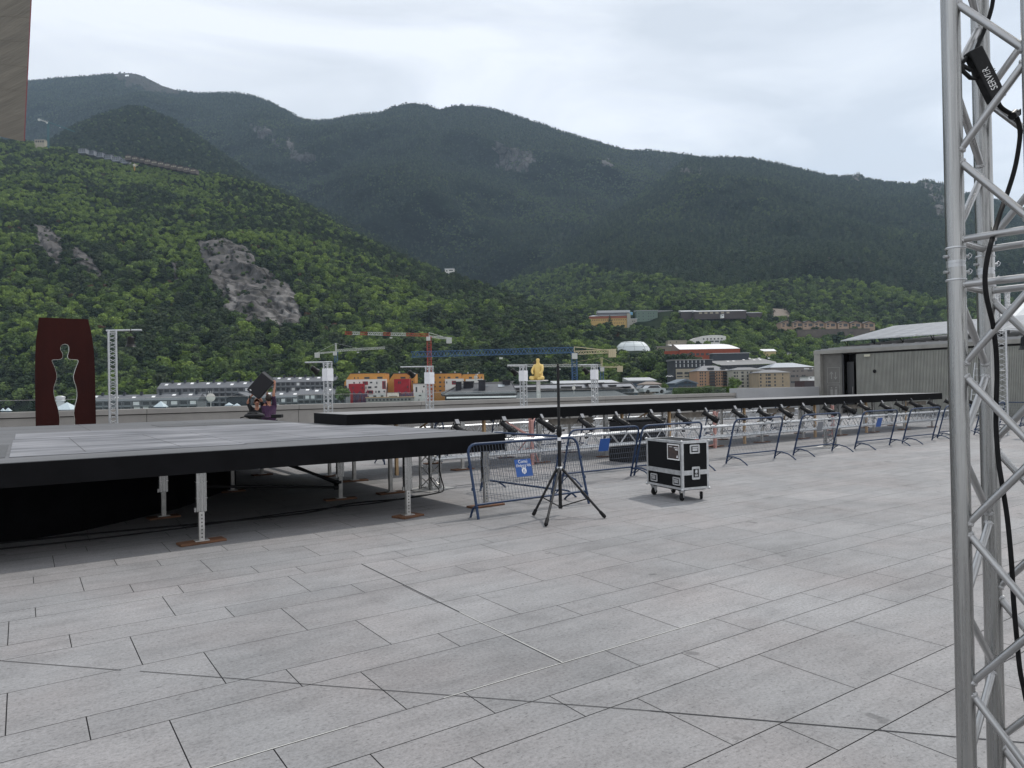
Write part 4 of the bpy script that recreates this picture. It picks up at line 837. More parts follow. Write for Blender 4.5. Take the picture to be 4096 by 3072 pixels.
    pb = AU(3575, 1303, X+11.5)
    e1 = pb-pa; e2 = np.array([0, -1.0, 0])
    g.location = tuple(map(float, pa))
    nr, nc = 5, 26; L1 = 1/nr; wv = 1.05
    for c in range(0, nc, 2):
        m = MB(); fr_ = MB()
        for r_ in range(nr):
            for cc in (0, 1):
                a = e1*(r_*L1+.004)+e2*((c+cc)*wv+.012); b = e1*((r_+1)*L1-.004)+e2*((c+cc)*wv+.012); w2 = e2*(wv-.06)
                m.add([a, b, b+w2, a+w2], [(0, 1, 2, 3)])
        z = np.array([0, 0, -.012]); a = e1*0+e2*c*wv+z; b = e1+e2*c*wv+z; w2 = e2*2*wv
        fr_.add([a, b, b+w2, a+w2, a+z*3, b+z*3, b+w2+z*3, a+w2+z*3], [(0, 1, 2, 3), (4, 7, 6, 5), (0, 4, 5, 1), (1, 5, 6, 2), (2, 6, 7, 3), (3, 7, 4, 0)])
        o = m.build('solar_panel', sp, g); fr_.build('panel_frame', fm, o)
    br = MB()
    for yy in np.arange(.2, nc*wv, 1.6): br.tube((.02, -yy, -.03), (.4, -yy, -.32), .025, 5); br.tube((.4, -yy, .02), (.4, -yy, -.32), .02, 5)
    br.build('mounting_strut', BMETAL, g)
pavilion()
def ladder():
    p0 = AU(3925, 1640, 34.5); t = thing('step_ladder', 'aluminium step ladder in front of the ribbed pavilion wall', 'ladder', (float(p0[0]), float(p0[1]), 0), PI/2)
    for s in (-1, 1):
        for x in (-.24, .24):
            MB().tube((x*1.15, s*.55, 0), (x*.8, s*.04, 2.5), .022, 6).build('rail', ALUB, t)
        m = MB()
        for k in range(1, 9): f = k/9.; m.tube((-.24*(1.15-.35*f), s*(.55-.51*f), 2.5*f), (.24*(1.15-.35*f), s*(.55-.51*f), 2.5*f), .014, 6)
        m.build('rungs', ALUB, t)
ladder()
def tent():
    a = AD(4060, 1330, 62); t = thing('marquee_roof', 'white membrane roof rising behind the pavilion at the right edge', 'marquee', (float(a[0]), float(a[1]), 0), -TH)
    z = float(a[2]); mb = MB(); ap = (6.0, 3, z+5.5)
    pts = [(-1.8, 0, z), (-1.6, 6, z+.2), (14, 6, z), (14, 0, z)]
    n = 8
    for i in range(4):
        p, q = Vector(pts[i]), Vector(pts[(i+1) % 4]); A_ = Vector(ap); rows = []
        for r in range(n+1):
            f = r/n; rows.append([p.lerp(A_, f)-Vector((0, 0, 1.2*f*(1-f))), q.lerp(A_, f)-Vector((0, 0, 1.2*f*(1-f)))])
        for r in range(n): mb.add([rows[r][0], rows[r][1], rows[r+1][1], rows[r+1][0]], [(0, 1, 2, 3)], True)
    mb.build('membrane', WHITE, t); m = MB()
    for p in pts: m.tube((p[0], p[1], 0), p, .1, 8)
    m.build('mast', STEEL, t)
tent()
# seated statue on a tall pole, beyond the parapet
def statue():
    YW = mat('pale yellow resin', (.62, .44, .14), .55, 0, 5, .12); D = 45.
    c = AD(2153, 1523, D); t = thing('seated_statue', 'pale yellow seated figure on a tall pole beyond the parapet', 'statue', (float(c[0]), float(c[1]), float(c[2])), -TH-.35)
    V = [(0, 0, .16), (0, .04, .45), (0, .06, .78), (0, .03, 1.02), (0, .0, 1.16), (0, -.02, 1.28), (0, -.02, 1.42), (-.27, .03, .93), (.27, .03, .93), (-.34, -.2, .6), (-.2, -.42, .42), (.34, -.2, .6), (.2, -.42, .42), (-.42, -.35, .2), (-.1, -.55, .1), (.42, -.3, .18), (.1, -.52, .1), (-.2, -.05, .15), (.22, -.05, .15), (-.6, -.15, .07)]
    E_ = [(0, 1), (1, 2), (2, 3), (3, 4), (4, 5), (5, 6), (2, 7), (2, 8), (7, 9), (9, 10), (8, 11), (11, 12), (0, 17), (17, 13), (13, 14), (0, 18), (18, 15), (15, 16)]
    V = V[:19]; Rr = [.27, .24, (.27, .2), (.16, .13), .085, .13, .125, .12, .12, .085, .06, .085, .06, .13, .09, .13, .09, .17, .17]
    o = skin_obj('figure', [Vector(v) for v in V], E_, Rr, YW, t)
    MB().lathe([(.62, -.03), (.64, 0), (.64, .02), (.6, .035)], 24).build('seat_disc', STEEL, t); MB().tube((0, 0, -22), (0, 0, -.02), .13, 14).build('pole', STEEL, t)
statue()
# ---------------------------------------------------------------- mountains (real relief built from ridge and foot lines at their distances)
def interp(pts, x): return np.interp(x, [p[0] for p in pts], [p[1] for p in pts])
RA = [(-400, 470), (-200, 520), (0, 563), (95, 566), (146, 580), (209, 596), (272, 598), (316, 610), (506, 642), (791, 692), (886, 705), (1012, 730), (1202, 812), (1400, 930), (1630, 1045), (1778, 1100), (2037, 1192), (2222, 1262), (2370, 1300), (2480, 1345), (2600, 1400), (2700, 1450), (2850, 1530), (3000, 1580)]
RB = [(-100, 640), (60, 600), (190, 575), (239, 540), (300, 505), (354, 482), (400, 462), (443, 450), (480, 436), (519, 430), (560, 432), (601, 444), (683, 476), (760, 527), (886, 615), (1012, 704), (1202, 805), (1400, 894), (1500, 945), (1650, 1030), (1800, 1120)]
RC = [(-600, 420), (-200, 370), (0, 335), (111, 326), (231, 312), (370, 303), (454, 296), (518, 292), (556, 298), (600, 318), (648, 343), (713, 363), (796, 374), (907, 372), (960, 374), (1018, 386), (1074, 405), (1130, 433), (1204, 474), (1241, 482), (1324, 480), (1389, 465), (1450, 458), (1518, 453), (1574, 428), (1648, 411), (1713, 423), (1740, 432), (1759, 441), (1790, 430), (1815, 423), (1898, 424), (1972, 435), (2048, 460), (2141, 488), (2233, 521), (2418, 578), (2520, 604), (2604, 602), (2750, 618), (3000, 660), (3200, 740)]
RD = [(1850, 1250), (1950, 1180), (2035, 1122), (2120, 1075), (2222, 1028), (2310, 965), (2399, 887), (2481, 835), (2575, 772), (2680, 690), (2751, 630), (2835, 633), (2950, 634), (3011, 637), (3159, 669), (3317, 706), (3400, 708), (3414, 703), (3428, 695), (3445, 700), (3455, 714), (3548, 733), (3668, 741), (3680, 728), (3696, 720), (3742, 729), (3775, 738), (3854, 775), (3974, 800), (4096, 840), (4400, 930)]
# each sheet: columns x0..x1, list of curves (y-profile, distance-profile) from foot to crest
def const(v): return [(0, v)]
SH = {}
def sheet(name, x0, x1, nx, curves, nseg, amp, fr, seed, drop):
    xs = np.linspace(x0, x1, nx); P = []
    cv = []
    for yp, dp in curves:
        ys = interp(yp, xs); ds = interp(dp, xs); cv.append(np.array([AD(x, y, d) for x, y, d in zip(xs, ys, ds)]))
    for k in range(len(cv)-1):
        for j in range(nseg[k]): P.append(cv[k]+(cv[k+1]-cv[k])*(j/nseg[k]))
    P.append(cv[-1]); rows = len(P)
    bk = np.array([FW*1.0 for _ in xs]); P.append(cv[-1]+bk*drop*.35-np.array([0, 0, drop*.10])); P.append(cv[-1]+bk*drop-np.array([0, 0, drop*.7]))
    G = np.array(P); ray_ = np.array([ray(x, 1536) for x in xs]); 
    nrm = -ray_/np.linalg.norm(ray_, axis=1)[:, None]
    off = Vector((seed*13.1, seed*7.7, seed*3.3)); Dm = np.zeros(G.shape[:2])
    for i in range(rows):
        f = min(1, (rows-1-i)/(40. if name in 'CD' else 12.))*min(1, i/4.)
        for j in range(nx):
            p = Vector(G[i, j])*fr+off
            Dm[i, j] = f*amp*(mnoise.fractal(p, 1.0, 2.1, 5)+.7*(1-2*abs(mnoise.noise(Vector((p.x*.8, p.y*.8, p.z*.25+5))))))
    G[:, :, :] += nrm[None]*Dm[:, :, None]*np.array([1, 1, .15])
    G[:, :, 2] = np.maximum(G[:, :, 2], -24.0); SH[name] = (xs, G, rows); return G
kA = [(-400, 1180), (0, 1250), (700, 1180), (1400, 1000), (2000, 800), (2400, 660), (2700, 540), (3000, 470)]
sheet('A', -420, 3000, 520, [(const(1840), const(400)), (const(1512), [(0, 500), (2300, 500), (3000, 440)]), ([(x, (1490+y*1.3)/2.3+20 if x < 2300 else max(y+12, 1430)) for x, y in RA], [(-400, 720), (1400, 690), (2200, 600), (3000, 455)]), (RA, kA)], [6, 95, 100], 17, .012, 1, 200)
sheet('B', -100, 1800, 150, [([(x, y+130) for x, y in RA], const(1320)), (RB, [(0, 1600), (520, 1750), (1800, 1400)])], [50], 14, .008, 2, 300)
sheet('C', -600, 3200, 260, [(const(1320), const(1650)), ([(-600, 800), (500, 720), (1200, 820), (1700, 900), (2000, 1130), (2400, 1000), (3200, 1000)], [(-600, 2300), (1200, 2150), (2000, 1750), (3200, 2200)]), (RC, [(-600, 3300), (500, 3400), (1241, 2900), (1700, 2800), (3200, 2700)])], [50, 100], 150, .0026, 3, 900)
yD1 = [(1850, 1420), (2035, 1380), (2300, 1300), (2700, 1225), (3100, 1240), (3500, 1270), (4400, 1260)]
yD2 = [(1850, 1335), (2035, 1250), (2300, 1130), (2700, 980), (3200, 960), (4400, 1010)]
sheet('D', 1850, 4400, 250, [(const(1800), const(480)), (const(1512), const(560)), (yD1, [(1850, 900), (4400, 840)]), (yD2, [(1850, 1150), (2700, 1350), (4400, 1250)]), (RD, [(1850, 1300), (2035, 1400), (2751, 2150), (3500, 2200), (4400, 2000)])], [5, 45, 35, 80], 62, .0042, 4, 700)
SOIL = mat('forest floor', (.012, .02, .009), .95, 0, .05, .4, spec=.05); ROCK = mat('grey cliff rock', (.028, .026, .025), .95, 0, .22, .45, 1, .5, col2=(.085, .076, .075), stretch=(1, 1, .35))  # forest floor colour darkened to the shade between the trees
ROCKL = mat('pale cliff face', (.045, .042, .04), .95, 0, .26, .45, 1, .5, col2=(.15, .14, .132), stretch=(1, 1, .5)); TALUS = mat('bare summit ground', (.022, .021, .018), .95, 0, .03, .3, .2, .2, col2=(.06, .056, .05), spec=.05); SCRUB = mat('bare earth slope', (.13, .105, .08), .95, 0, .1, .3, .5, .4)
def rockmat(name, c1, c2, c3):
    m = bpy.data.materials.new(name); m.use_nodes = True; t = m.node_tree; b = t.nodes['Principled BSDF']; l = t.links.new; N = t.nodes.new; b.inputs['Roughness'].default_value = .95; b.inputs['Specular IOR Level'].default_value = .1
    tcn = N('ShaderNodeTexCoord')
    def mpn(st, rot=(0, 0, 0)): q = N('ShaderNodeMapping'); q.inputs['Scale'].default_value = st; q.inputs['Rotation'].default_value = rot; l(tcn.outputs['Object'], q.inputs['Vector']); return q.outputs['Vector']
    a = N('ShaderNodeTexNoise'); a.inputs['Scale'].default_value = .07; a.inputs['Detail'].default_value = 8; a.inputs['Roughness'].default_value = .7; l(mpn((1, 1, .45), (.3, .2, 0)), a.inputs['Vector'])
    r = N('ShaderNodeValToRGB'); es = r.color_ramp.elements; es[0].position = .36; es[0].color = (*c1, 1); es[1].position = .66; es[1].color = (*c3, 1); q = es.new(.5); q.color = (*c2, 1); l(a.outputs['Fac'], r.inputs['Fac'])
    v = N('ShaderNodeTexVoronoi'); v.feature = 'DISTANCE_TO_EDGE'; v.inputs['Scale'].default_value = .035; n2 = N('ShaderNodeTexNoise'); n2.inputs['Scale'].default_value = .12; n2.inputs['Detail'].default_value = 4; l(mpn((1, 1, .5), (.5, .3, .2)), n2.inputs['Vector'])
    ad = N('ShaderNodeVectorMath'); ad.operation = 'MULTIPLY_ADD'; l(n2.outputs['Color'], ad.inputs[0]); ad.inputs[1].default_value = (9, 9, 9); l(mpn((1, 1, .5), (.5, .3, .2)), ad.inputs[2]); l(ad.outputs[0], v.inputs['Vector'])
    cr2 = N('ShaderNodeValToRGB'); cr2.color_ramp.elements[0].color = (.35, .34, .33, 1); cr2.color_ramp.elements[1].position = .09; l(v.outputs['Distance'], cr2.inputs['Fac'])
    mu = N('ShaderNodeMix'); mu.data_type = 'RGBA'; mu.blend_type = 'MULTIPLY'; mu.inputs[0].default_value = 1; l(r.outputs['Color'], mu.inputs[6]); l(cr2.outputs['Color'], mu.inputs[7]); l(mu.outputs[2], b.inputs['Base Color'])
    h = N('ShaderNodeMath'); h.operation = 'ADD'; l(a.outputs['Fac'], h.inputs[0]); l(cr2.outputs['Color'], h.inputs[1]); bp = N('ShaderNodeBump'); bp.inputs['Strength'].default_value = 1; bp.inputs['Distance'].default_value = 2.5; l(h.outputs[0], bp.inputs['Height']); l(bp.outputs['Normal'], b.inputs['Normal']); MATS[name] = m; return m
ROCK = rockmat('fissured grey cliff', (.045, .043, .036), (.10, .094, .09), (.15, .14, .135)); ROCKL = rockmat('fissured pale cliff', (.07, .066, .062), (.15, .142, .136), (.24, .232, .222))
SNOW = mat('snow patch', (.8, .82, .85), .8)
def inpoly(x, y, poly):
    r = False; n = len(poly)
    for i in range(n):
        x0, y0 = poly[i]; x1, y1 = poly[(i+1) % n]
        if (y0 > y) != (y1 > y) and x < (x1-x0)*(y-y0)/(y1-y0)+x0: r = not r
    return r
ROCKS = {'A': [([(800, 985), (860, 955), (930, 965), (1000, 1010), (1030, 1060), (1100, 1110), (1160, 1150), (1200, 1210), (1210, 1290), (1190, 1325), (1140, 1325), (1080, 1330), (1040, 1315), (960, 1290), (900, 1270), (880, 1200), (850, 1170), (835, 1080), (790, 1020)], 1),
               ([(1085, 1235), (1150, 1160), (1195, 1185), (1206, 1240), (1200, 1300), (1170, 1330), (1110, 1325), (1060, 1310)], 2), ([(915, 1140), (940, 1150), (950, 1230), (935, 1275), (915, 1270)], 2),
               ([(690, 1040), (705, 1050), (728, 1160), (712, 1165), (695, 1110)], 1), ([(140, 900), (190, 905), (240, 960), (255, 1040), (225, 1065), (180, 1030), (145, 990)], 1), ([(280, 985), (330, 1000), (385, 1070), (398, 1105), (360, 1110), (290, 1060)], 1)],
         'C': [([(455, 300), (520, 285), (600, 310), (700, 355), (716, 372), (640, 372), (560, 352), (470, 338)], 3), ([(484, 306), (500, 305), (498, 314), (484, 315)], 4), ([(1003, 488), (1045, 500), (1100, 560), (1095, 572), (1030, 545), (1005, 520)], 1), ([(1120, 570), (1160, 590), (1255, 640), (1240, 665), (1170, 640)], 1), ([(1960, 590), (2060, 590), (2150, 640), (2100, 690), (1990, 670)], 1), ([(2400, 640), (2450, 650), (2440, 675), (2405, 665)], 1)],
         'D': [([(3400, 700), (3430, 692), (3460, 718), (3440, 730), (3405, 722)], 1), ([(3668, 735), (3696, 716), (3780, 740), (3780, 860), (3750, 870), (3720, 800)], 1), ([(3067, 1240), (3130, 1236), (3160, 1258), (3172, 1290), (3120, 1290), (3090, 1270)], 5), ([(2710, 680), (2760, 672), (2765, 700), (2720, 708)], 1), ([(2785, 672), (2810, 668), (2812, 700), (2790, 705)], 1), ([(3160, 1305), (3480, 1312), (3440, 1345), (3190, 1330)], 5)]}
def edge_fuzz(x, y, k=26): return x+k*mnoise.noise(Vector((x*.021, y*.021, 1))), y+k*mnoise.noise(Vector((x*.023, y*.023, 9)))
def rockid(nm, x, y):
    r = 0
    if nm not in ROCKS: return 0
    k = {'A': 14, 'C': 34, 'D': 6}[nm]; x, y = edge_fuzz(x, y, k)
    for poly, m in ROCKS[nm]:
        if inpoly(x, y, poly): r = m
    return r
RID = {}
for nm in SH:
    xs, G, rows = SH[nm]; nr, nx = G.shape[:2]; flat = G.reshape(-1, 3); d = flat-OO; f = d@FW
    px = (2048+FPX*(d@R2)/f).reshape(nr, nx); py = (1536-FPX*(d@U2)/f).reshape(nr, nx)
    idx = np.arange(nr*nx).reshape(nr, nx); F_ = np.stack([idx[:-1, :-1], idx[:-1, 1:], idx[1:, 1:], idx[1:, :-1]], -1).reshape(-1, 4)
    rid = np.zeros((nr-1, nx-1), int)
    if nm in ROCKS:
        for i in range(rows-1):
            for j in range(nx-1): rid[i, j] = rockid(nm, px[i, j], py[i, j])
    RID[nm] = rid
    # crags stand proud of the slope with their own roughness
    if nm == 'A':
        for i in range(1, rows-1):
            for j in range(1, nx-1):
                q = rid[i-1:i+1, j-1:j+1]
                if (q > 0).all():
                    n_ = mnoise.fractal(Vector(G[i, j])*.06, 1, 2.2, 5)+abs(mnoise.noise(Vector((G[i, j][0]*.11, G[i, j][1]*.11, G[i, j][2]*.03))))*2; G[i, j] += -FW*(3+4*n_)+np.array([0, 0, 1.5*n_])
    me = bpy.data.meshes.new('mountain'); me.from_pydata([tuple(map(float, v)) for v in G.reshape(-1, 3)], [], F_.tolist())
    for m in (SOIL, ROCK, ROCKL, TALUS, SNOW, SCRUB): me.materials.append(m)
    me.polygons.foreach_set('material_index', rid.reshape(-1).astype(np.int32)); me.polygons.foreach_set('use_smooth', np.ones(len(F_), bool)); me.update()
    o = bpy.data.objects.new({'A': 'near_hillside', 'B': 'wooded_knoll', 'C': 'far_mountain', 'D': 'right_mountain'}[nm], me); COL.objects.link(o); o['kind'] = 'structure'
m = MB(); m.box(-3000, 6000, 60, 7000, -24.6, -24.5); m.build('valley_floor', mat('valley grass and tarmac', (.06, .07, .045), .95, 0, .03, .4))['kind'] = 'structure'
def depth_at(nm, x, y, back=0):
    xs, G, rows = SH[nm]; j = min(len(xs)-1, max(0, int(round((x-xs[0])/(xs[1]-xs[0]))))); col = G[:rows, j]; d = col-OO; f = d@FW; yy = 1536-FPX*(d@U2)/f
    o = np.argsort(yy); return float(np.interp(y, yy[o], f[o]))-back
# ---------------------------------------------------------------- town
CLEAR = []   # (x0, x1, y0, y1, distance): no forest crown may stand in front of these
SLATE = mat('grey slate roof', (.115, .12, .13), .6, 0, 1.2, .16, .15, 4, rnd=.1)
def wallm(n, c, r=.08): return mat(n, c, .85, 0, .35, .08, rnd=0)
W_SH = mat('window shade void', (.03, .032, .036), .3)
def bframe(x0, y1, d, yaw=0):
    p = AD(x0, y1, d); return Matrix.Translation(Vector(tuple(map(float, p)))) @ Matrix.Rotation(-TH+yaw, 4, 'Z')
def building(name, lab, x0, x1, yt, yb, d, dp, wm, wins=(), roof=None, rm=None, base=14, clear=True, cat='building', gable=None, extra=None, winm=None, group=None):
    """box seen nearly square on; x0..x1, yt..yb in photo pixels at distance d, dp metres deep"""
    k = d/FPX; Wd = (x1-x0)*k; Hh = (yb-yt)*k; t = thing(name, lab, cat, M=bframe(x0, yb, d)); 
    if group: t['group'] = group
    skew = math.tan(ROLL)
    wpoly = MB().box(0, Wd, 0, dp, -base, Hh); wpoly.build('wall', wm, t)
    for (wx0, wx1, wy0, wy1) in wins:
        a, b = (wx0-x0)*k, (wx1-x0)*k; z1, z0 = (yb-wy0)*k, (yb-wy1)*k
        sk = 0
        MB().box(a, b, -.06, -.01, z0, z1).build('window', winm or W_SH, t)
    if roof:
        kind, h = roof; h *= k; rm = rm or SLATE; ov = .5
        r = MB()
        if kind == 'pitch':    # ridge parallel to the facade
            r.add([(-ov, -ov, Hh-.05), (Wd+ov, -ov, Hh-.05), (Wd+ov, dp/2, Hh+h), (-ov, dp/2, Hh+h), (-ov, dp+ov, Hh-.05), (Wd+ov, dp+ov, Hh-.05)], [(0, 1, 2, 3), (3, 2, 5, 4), (0, 3, 4), (1, 5, 2), (0, 4, 5, 1)])
        elif kind == 'hip':
            q = min(Wd*.3, dp/2*1.6); r.add([(-ov, -ov, Hh-.05), (Wd+ov, -ov, Hh-.05), (Wd+ov, dp+ov, Hh-.05), (-ov, dp+ov, Hh-.05), (q, dp/2, Hh+h), (Wd-q, dp/2, Hh+h)], [(0, 1, 5, 4), (1, 2, 5), (2, 3, 4, 5), (3, 0, 4), (3, 2, 1, 0)])
        elif kind == 'front':  # gable facing us
            r.add([(-ov, -ov, Hh-.1), (Wd/2, -ov, Hh+h), (Wd+ov, -ov, Hh-.1), (-ov, dp, Hh-.1), (Wd/2, dp, Hh+h), (Wd+ov, dp, Hh-.1)], [(0, 1, 4, 3), (1, 2, 5, 4), (0, 3, 5, 2)]); r.add([(-ov, -ov-.3, Hh-.1), (Wd/2, -ov-.3, Hh+h), (Wd+ov, -ov-.3, Hh-.1), (Wd+ov, -ov-.3, Hh-.7), (Wd/2, -ov-.3, Hh+h-.75), (-ov, -ov-.3, Hh-.7)], [(0, 1, 4, 5), (1, 2, 3, 4)]); 
            MB().prism([(0, Hh-.08), (Wd/2, Hh+h-.15), (Wd, Hh-.08)], .02, .3, 'y').build('gable_wall', wm, t)
        elif kind == 'mono': r.add([(-ov, -ov, Hh), (Wd+ov, -ov, Hh), (Wd+ov, dp+ov, Hh+h), (-ov, dp+ov, Hh+h), (-ov, -ov, Hh-.4), (Wd+ov, -ov, Hh-.4), (Wd+ov, dp+ov, Hh-.4), (-ov, dp+ov, Hh-.4)], [(0, 1, 2, 3), (4, 7, 6, 5), (0, 4, 5, 1), (0, 3, 7, 4), (1, 5, 6, 2), (2, 6, 7, 3)])
        elif kind == 'flat': r.box(-ov, Wd+ov, -ov, dp+ov, Hh, Hh+h)
        r.build('roof', rm, t)
    if clear: CLEAR.append((x0-6, x1+6, yt-14, yb, d+dp))
    t['_k'] = k; return t
def loc(t, x0, yb, x, y, k): return ((x-x0)*k, (yb-y)*k)
def grid(x0, x1, n, rows, w, h, jit=0, skip=0, r=random.Random(5)):
    out = []
    for y in rows:
        for i in range(n):
            if r.random() < skip: continue
            xc = x0+(x1-x0)*(i+.5)/n+r.uniform(-jit, jit); out.append((xc-w/2, xc+w/2, y, y+h))
    return out
WGREY = wallm('grey blue render', (.17, .175, .185)); WDARK = wallm('dark slate wall', (.035, .04, .048)); BALC = mat('balcony front', (.20, .21, .22), .8)
def terrace_block(lab, x0, x1, ytop, yeave, yb, d, floors, nwin, gab=0, seed=0):
    t = building('apartment_block', lab, x0, x1, yeave, yb, d, 11, WGREY, roof=('pitch', yeave-ytop), group='grey slate roofed apartment blocks'); k = d/FPX; Wd = (x1-x0)*k; rr = random.Random(seed)
    Hh = (yb-yeave)*k; m = MB()
    for fy in floors:
        z = (yb-fy)*k; MB().box(.3, Wd-.3, -.9, -.02, z-3.0, z-2.1).build('balcony', BALC, t)
        for i in range(nwin):
            a = Wd*(i+.12+rr.uniform(0, .1))/nwin; b = a+Wd/nwin*rr.uniform(.55, .72); MB().box(a, b, -.08, -.01, z-2.1, z-.25).build('window', W_SH if rr.random() < .8 else WHITE, t)
        for i in range(nwin+1):
            a = Wd*i/nwin; m.box(a-.25, a+.25, -1.0, -.021, z-3.0, z+.0)
    m.build('partition', WGREY, t)
    h = (yeave-ytop)*k
    for i in range(max(3, nwin//2)):
        a = Wd*(i+.35+rr.uniform(-.15, .15))/max(3, nwin//2); f = rr.uniform(.45, .8); z = Hh+h*f; y = 5.5*f
        s = MB(); s.add([(a, y-.7, z-h*.1+.1), (a+2.0, y-.7, z-h*.1+.1), (a+2.0, y+.7, z+h*.15+.12), (a, y+.7, z+h*.15+.12)], [(0, 1, 2, 3)]); s.build('skylight', WHITE, t, recalc=False)
        a += 3.5
        if a < Wd-1: MB().box(a, a+1.2, 4.6, 5.8, Hh+h*.6, Hh+h+1.3).box(a-.1, a+1.3, 4.5, 5.9, Hh+h+1.3, Hh+h+1.5).build('chimney', WDARK, t)
    return t
terrace_block('grey slate roofed block, upper right one between the stage people and the white papered tower', 1085, 1341, 1509, 1529, 1600, 480, (1531, 1551, 1571), 13, seed=1)
terrace_block('long grey slate roofed block behind the dish aerial, left of the lifted loudspeaker', 632, 1003, 1531, 1555, 1630, 450, (1557, 1577, 1597, 1616), 15, seed=2)
terrace_block('low grey slate roofed block between the rust sculpture and the people', 340, 791, 1582, 1606, 1650, 400, (1609, 1628), 12, seed=3)
terrace_block('grey slate roofed block low behind the two people', 1000, 1193, 1569, 1592, 1640, 425, (1596, 1615), 8, seed=4)
terrace_block('grey slate roofed block behind the left papered light tower', 1193, 1385, 1556, 1578, 1640, 415, (1581, 1600, 1618), 8, seed=5)
t = building('house', 'small dark gabled house left of the two people', 907, 1000, 1590, 1640, 418, 14, WDARK, roof=('front', 20))
ORG = wallm('orange render', (.50, .235, .05)); WHT = wallm('white render', (.68, .66, .62)); RED = wallm('deep red render', (.33, .012, .02)); RSUR = mat('red window surround', (.24, .02, .03), .8)
def colour_block(lab, og, wh, rd, wo=(), ww=(), wr=(), sur=()):
    x0, x1, yt, yb = og; t = building('apartment_building', lab, x0, x1, yt, yb, 452, 14, ORG, wo, clear=True, group='orange white and red apartment buildings'); k = 452/FPX
    Wd = (x1-x0)*k; Hh = (yb-yt)*k
    MB().box(-.2, Wd+.2, -.2, 14.2, Hh, Hh+.35).build('roof', WDARK, t); sl = 24*k
    MB().prism([(-sl, -14), (-sl, Hh-5.5), (-.02, Hh), (-.02, -14)], .5, 13, 'y').build('side_wing', ORG, t)
    MB().box(Wd*.2, Wd*.2+.8, 4, 5, Hh+.351, Hh+1.5).box(Wd*.75, Wd*.75+.8, 4, 5, Hh+.351, Hh+1.4).build('chimney', STEEL, t)
    for nm, bx, mm, ws, dy in (('white_block', wh, WHT, ww, 5), ('red_block', rd, RED, wr, 8)):
        if not bx: continue
        kk = (452-dy)/452; a0, a1, b0, b1 = bx; q = [(a0-x0)*k, (a1-x0)*k, (yb-b1)*k, (yb-b0)*k]
        o = MB().box(q[0], q[1], -dy, -.02 if nm == 'white_block' else -.03, -14, q[3]).build(nm, mm, t)
        for s_ in (sur if nm == 'white_block' else ()):
            MB().box((s_[0]-x0)*k, (s_[1]-x0)*k, -dy-.09, -dy-.005, (yb-s_[3])*k, (yb-s_[2])*k).build('window_surround', RSUR, o)
        for w_ in ws: MB().box((w_[0]-x0)*k, (w_[1]-x0)*k, -dy-.16, -dy-.02, (yb-w_[3])*k, (yb-w_[2])*k).build('window', W_SH, o)
colour_block('largest orange, white and red apartment building, leftmost of its row', (1402, 1544, 1495, 1625), (1394, 1550, 1519, 1640), (1407, 1467, 1536, 1640), wo=[(1459, 1480, 1509, 1517), (1511, 1532, 1509, 1517)]+[(1418, 1422, 1509, 1516), (1432, 1436, 1509, 1516)],
             ww=[(1422, 1428, 1529, 1535), (1445, 1449, 1529, 1535), (1462, 1470, 1530, 1537), (1487, 1497, 1529, 1535), (1513, 1517, 1529, 1538), (1480, 1493, 1547, 1555), (1506, 1516, 1547, 1553), (1470, 1473, 1548, 1556), (1541, 1548, 1531, 1537), (1541, 1548, 1540, 1546), (1541, 1548, 1548, 1554), (1482, 1496, 1566, 1574), (1509, 1513, 1565, 1573), (1519, 1527, 1565, 1573), (1541, 1546, 1565, 1571), (1475, 1482, 1584, 1590), (1500, 1512, 1583, 1590), (1530, 1540, 1583, 1590)], wr=[(1423, 1427, 1548, 1556), (1459, 1463, 1548, 1556)], sur=[(1459, 1480, 1527, 1541), (1536, 1550, 1527, 1558), (1478, 1500, 1563, 1578)])
colour_block('orange apartment building with a wide red front block, second from left', (1576, 1661, 1495, 1625), None, (1586, 1645, 1517, 1640), wo=[(1604, 1624, 1508, 1515), (1640, 1644, 1508, 1514), (1650, 1654, 1525, 1531), (1580, 1583, 1528, 1534)], wr=[(1602, 1606, 1527, 1536), (1609, 1613, 1527, 1536), (1637, 1641, 1545, 1553)])
colour_block('orange apartment building right of the papered tower by the red crane', (1740, 1843, 1495, 1640), (1785, 1857, 1517, 1640), None, wo=[(1758, 1766, 1507, 1514), (1778, 1782, 1507, 1514), (1792, 1804, 1508, 1515), (1824, 1836, 1508, 1515), (1758, 1767, 1526, 1533), (1740, 1744, 1526, 1533), (1740, 1744, 1543, 1549), (1758, 1767, 1543, 1549), (1777, 1781, 1526, 1533), (1777, 1781, 1543, 1549), (1740, 1744, 1560, 1566), (1758, 1767, 1560, 1566)], ww=[(1790, 1794, 1527, 1535), (1816, 1824, 1528, 1535)], sur=[(1812, 1828, 1525, 1540)])
colour_block('orange and white apartment building, rightmost of its row', (1854, 1935, 1497, 1640), (1867, 1935, 1517, 1640), None, wo=[(1878, 1890, 1508, 1515), (1914, 1918, 1508, 1515), (1926, 1930, 1508, 1515)], ww=[(1890, 1900, 1527, 1534)])
building('apartment_building', 'white apartment building with red framed windows left of the papered tower', 1654, 1712, 1535, 1640, 440, 10, WHT, [(1664, 1670, 1548, 1568), (1694, 1700, 1544, 1550), (1690, 1693, 1562, 1572), (1675, 1678, 1597, 1603), (1676, 1686, 1580, 1585)], roof=('flat', 1), rm=WDARK)
building('low_building', 'low brown building between the two red fronted buildings', 1552, 1584, 1534, 1640, 455, 10, mat('brown plank wall', (.10, .07, .05), .9), [(1556, 1580, 1547, 1552)], roof=('flat', 2), rm=WDARK)
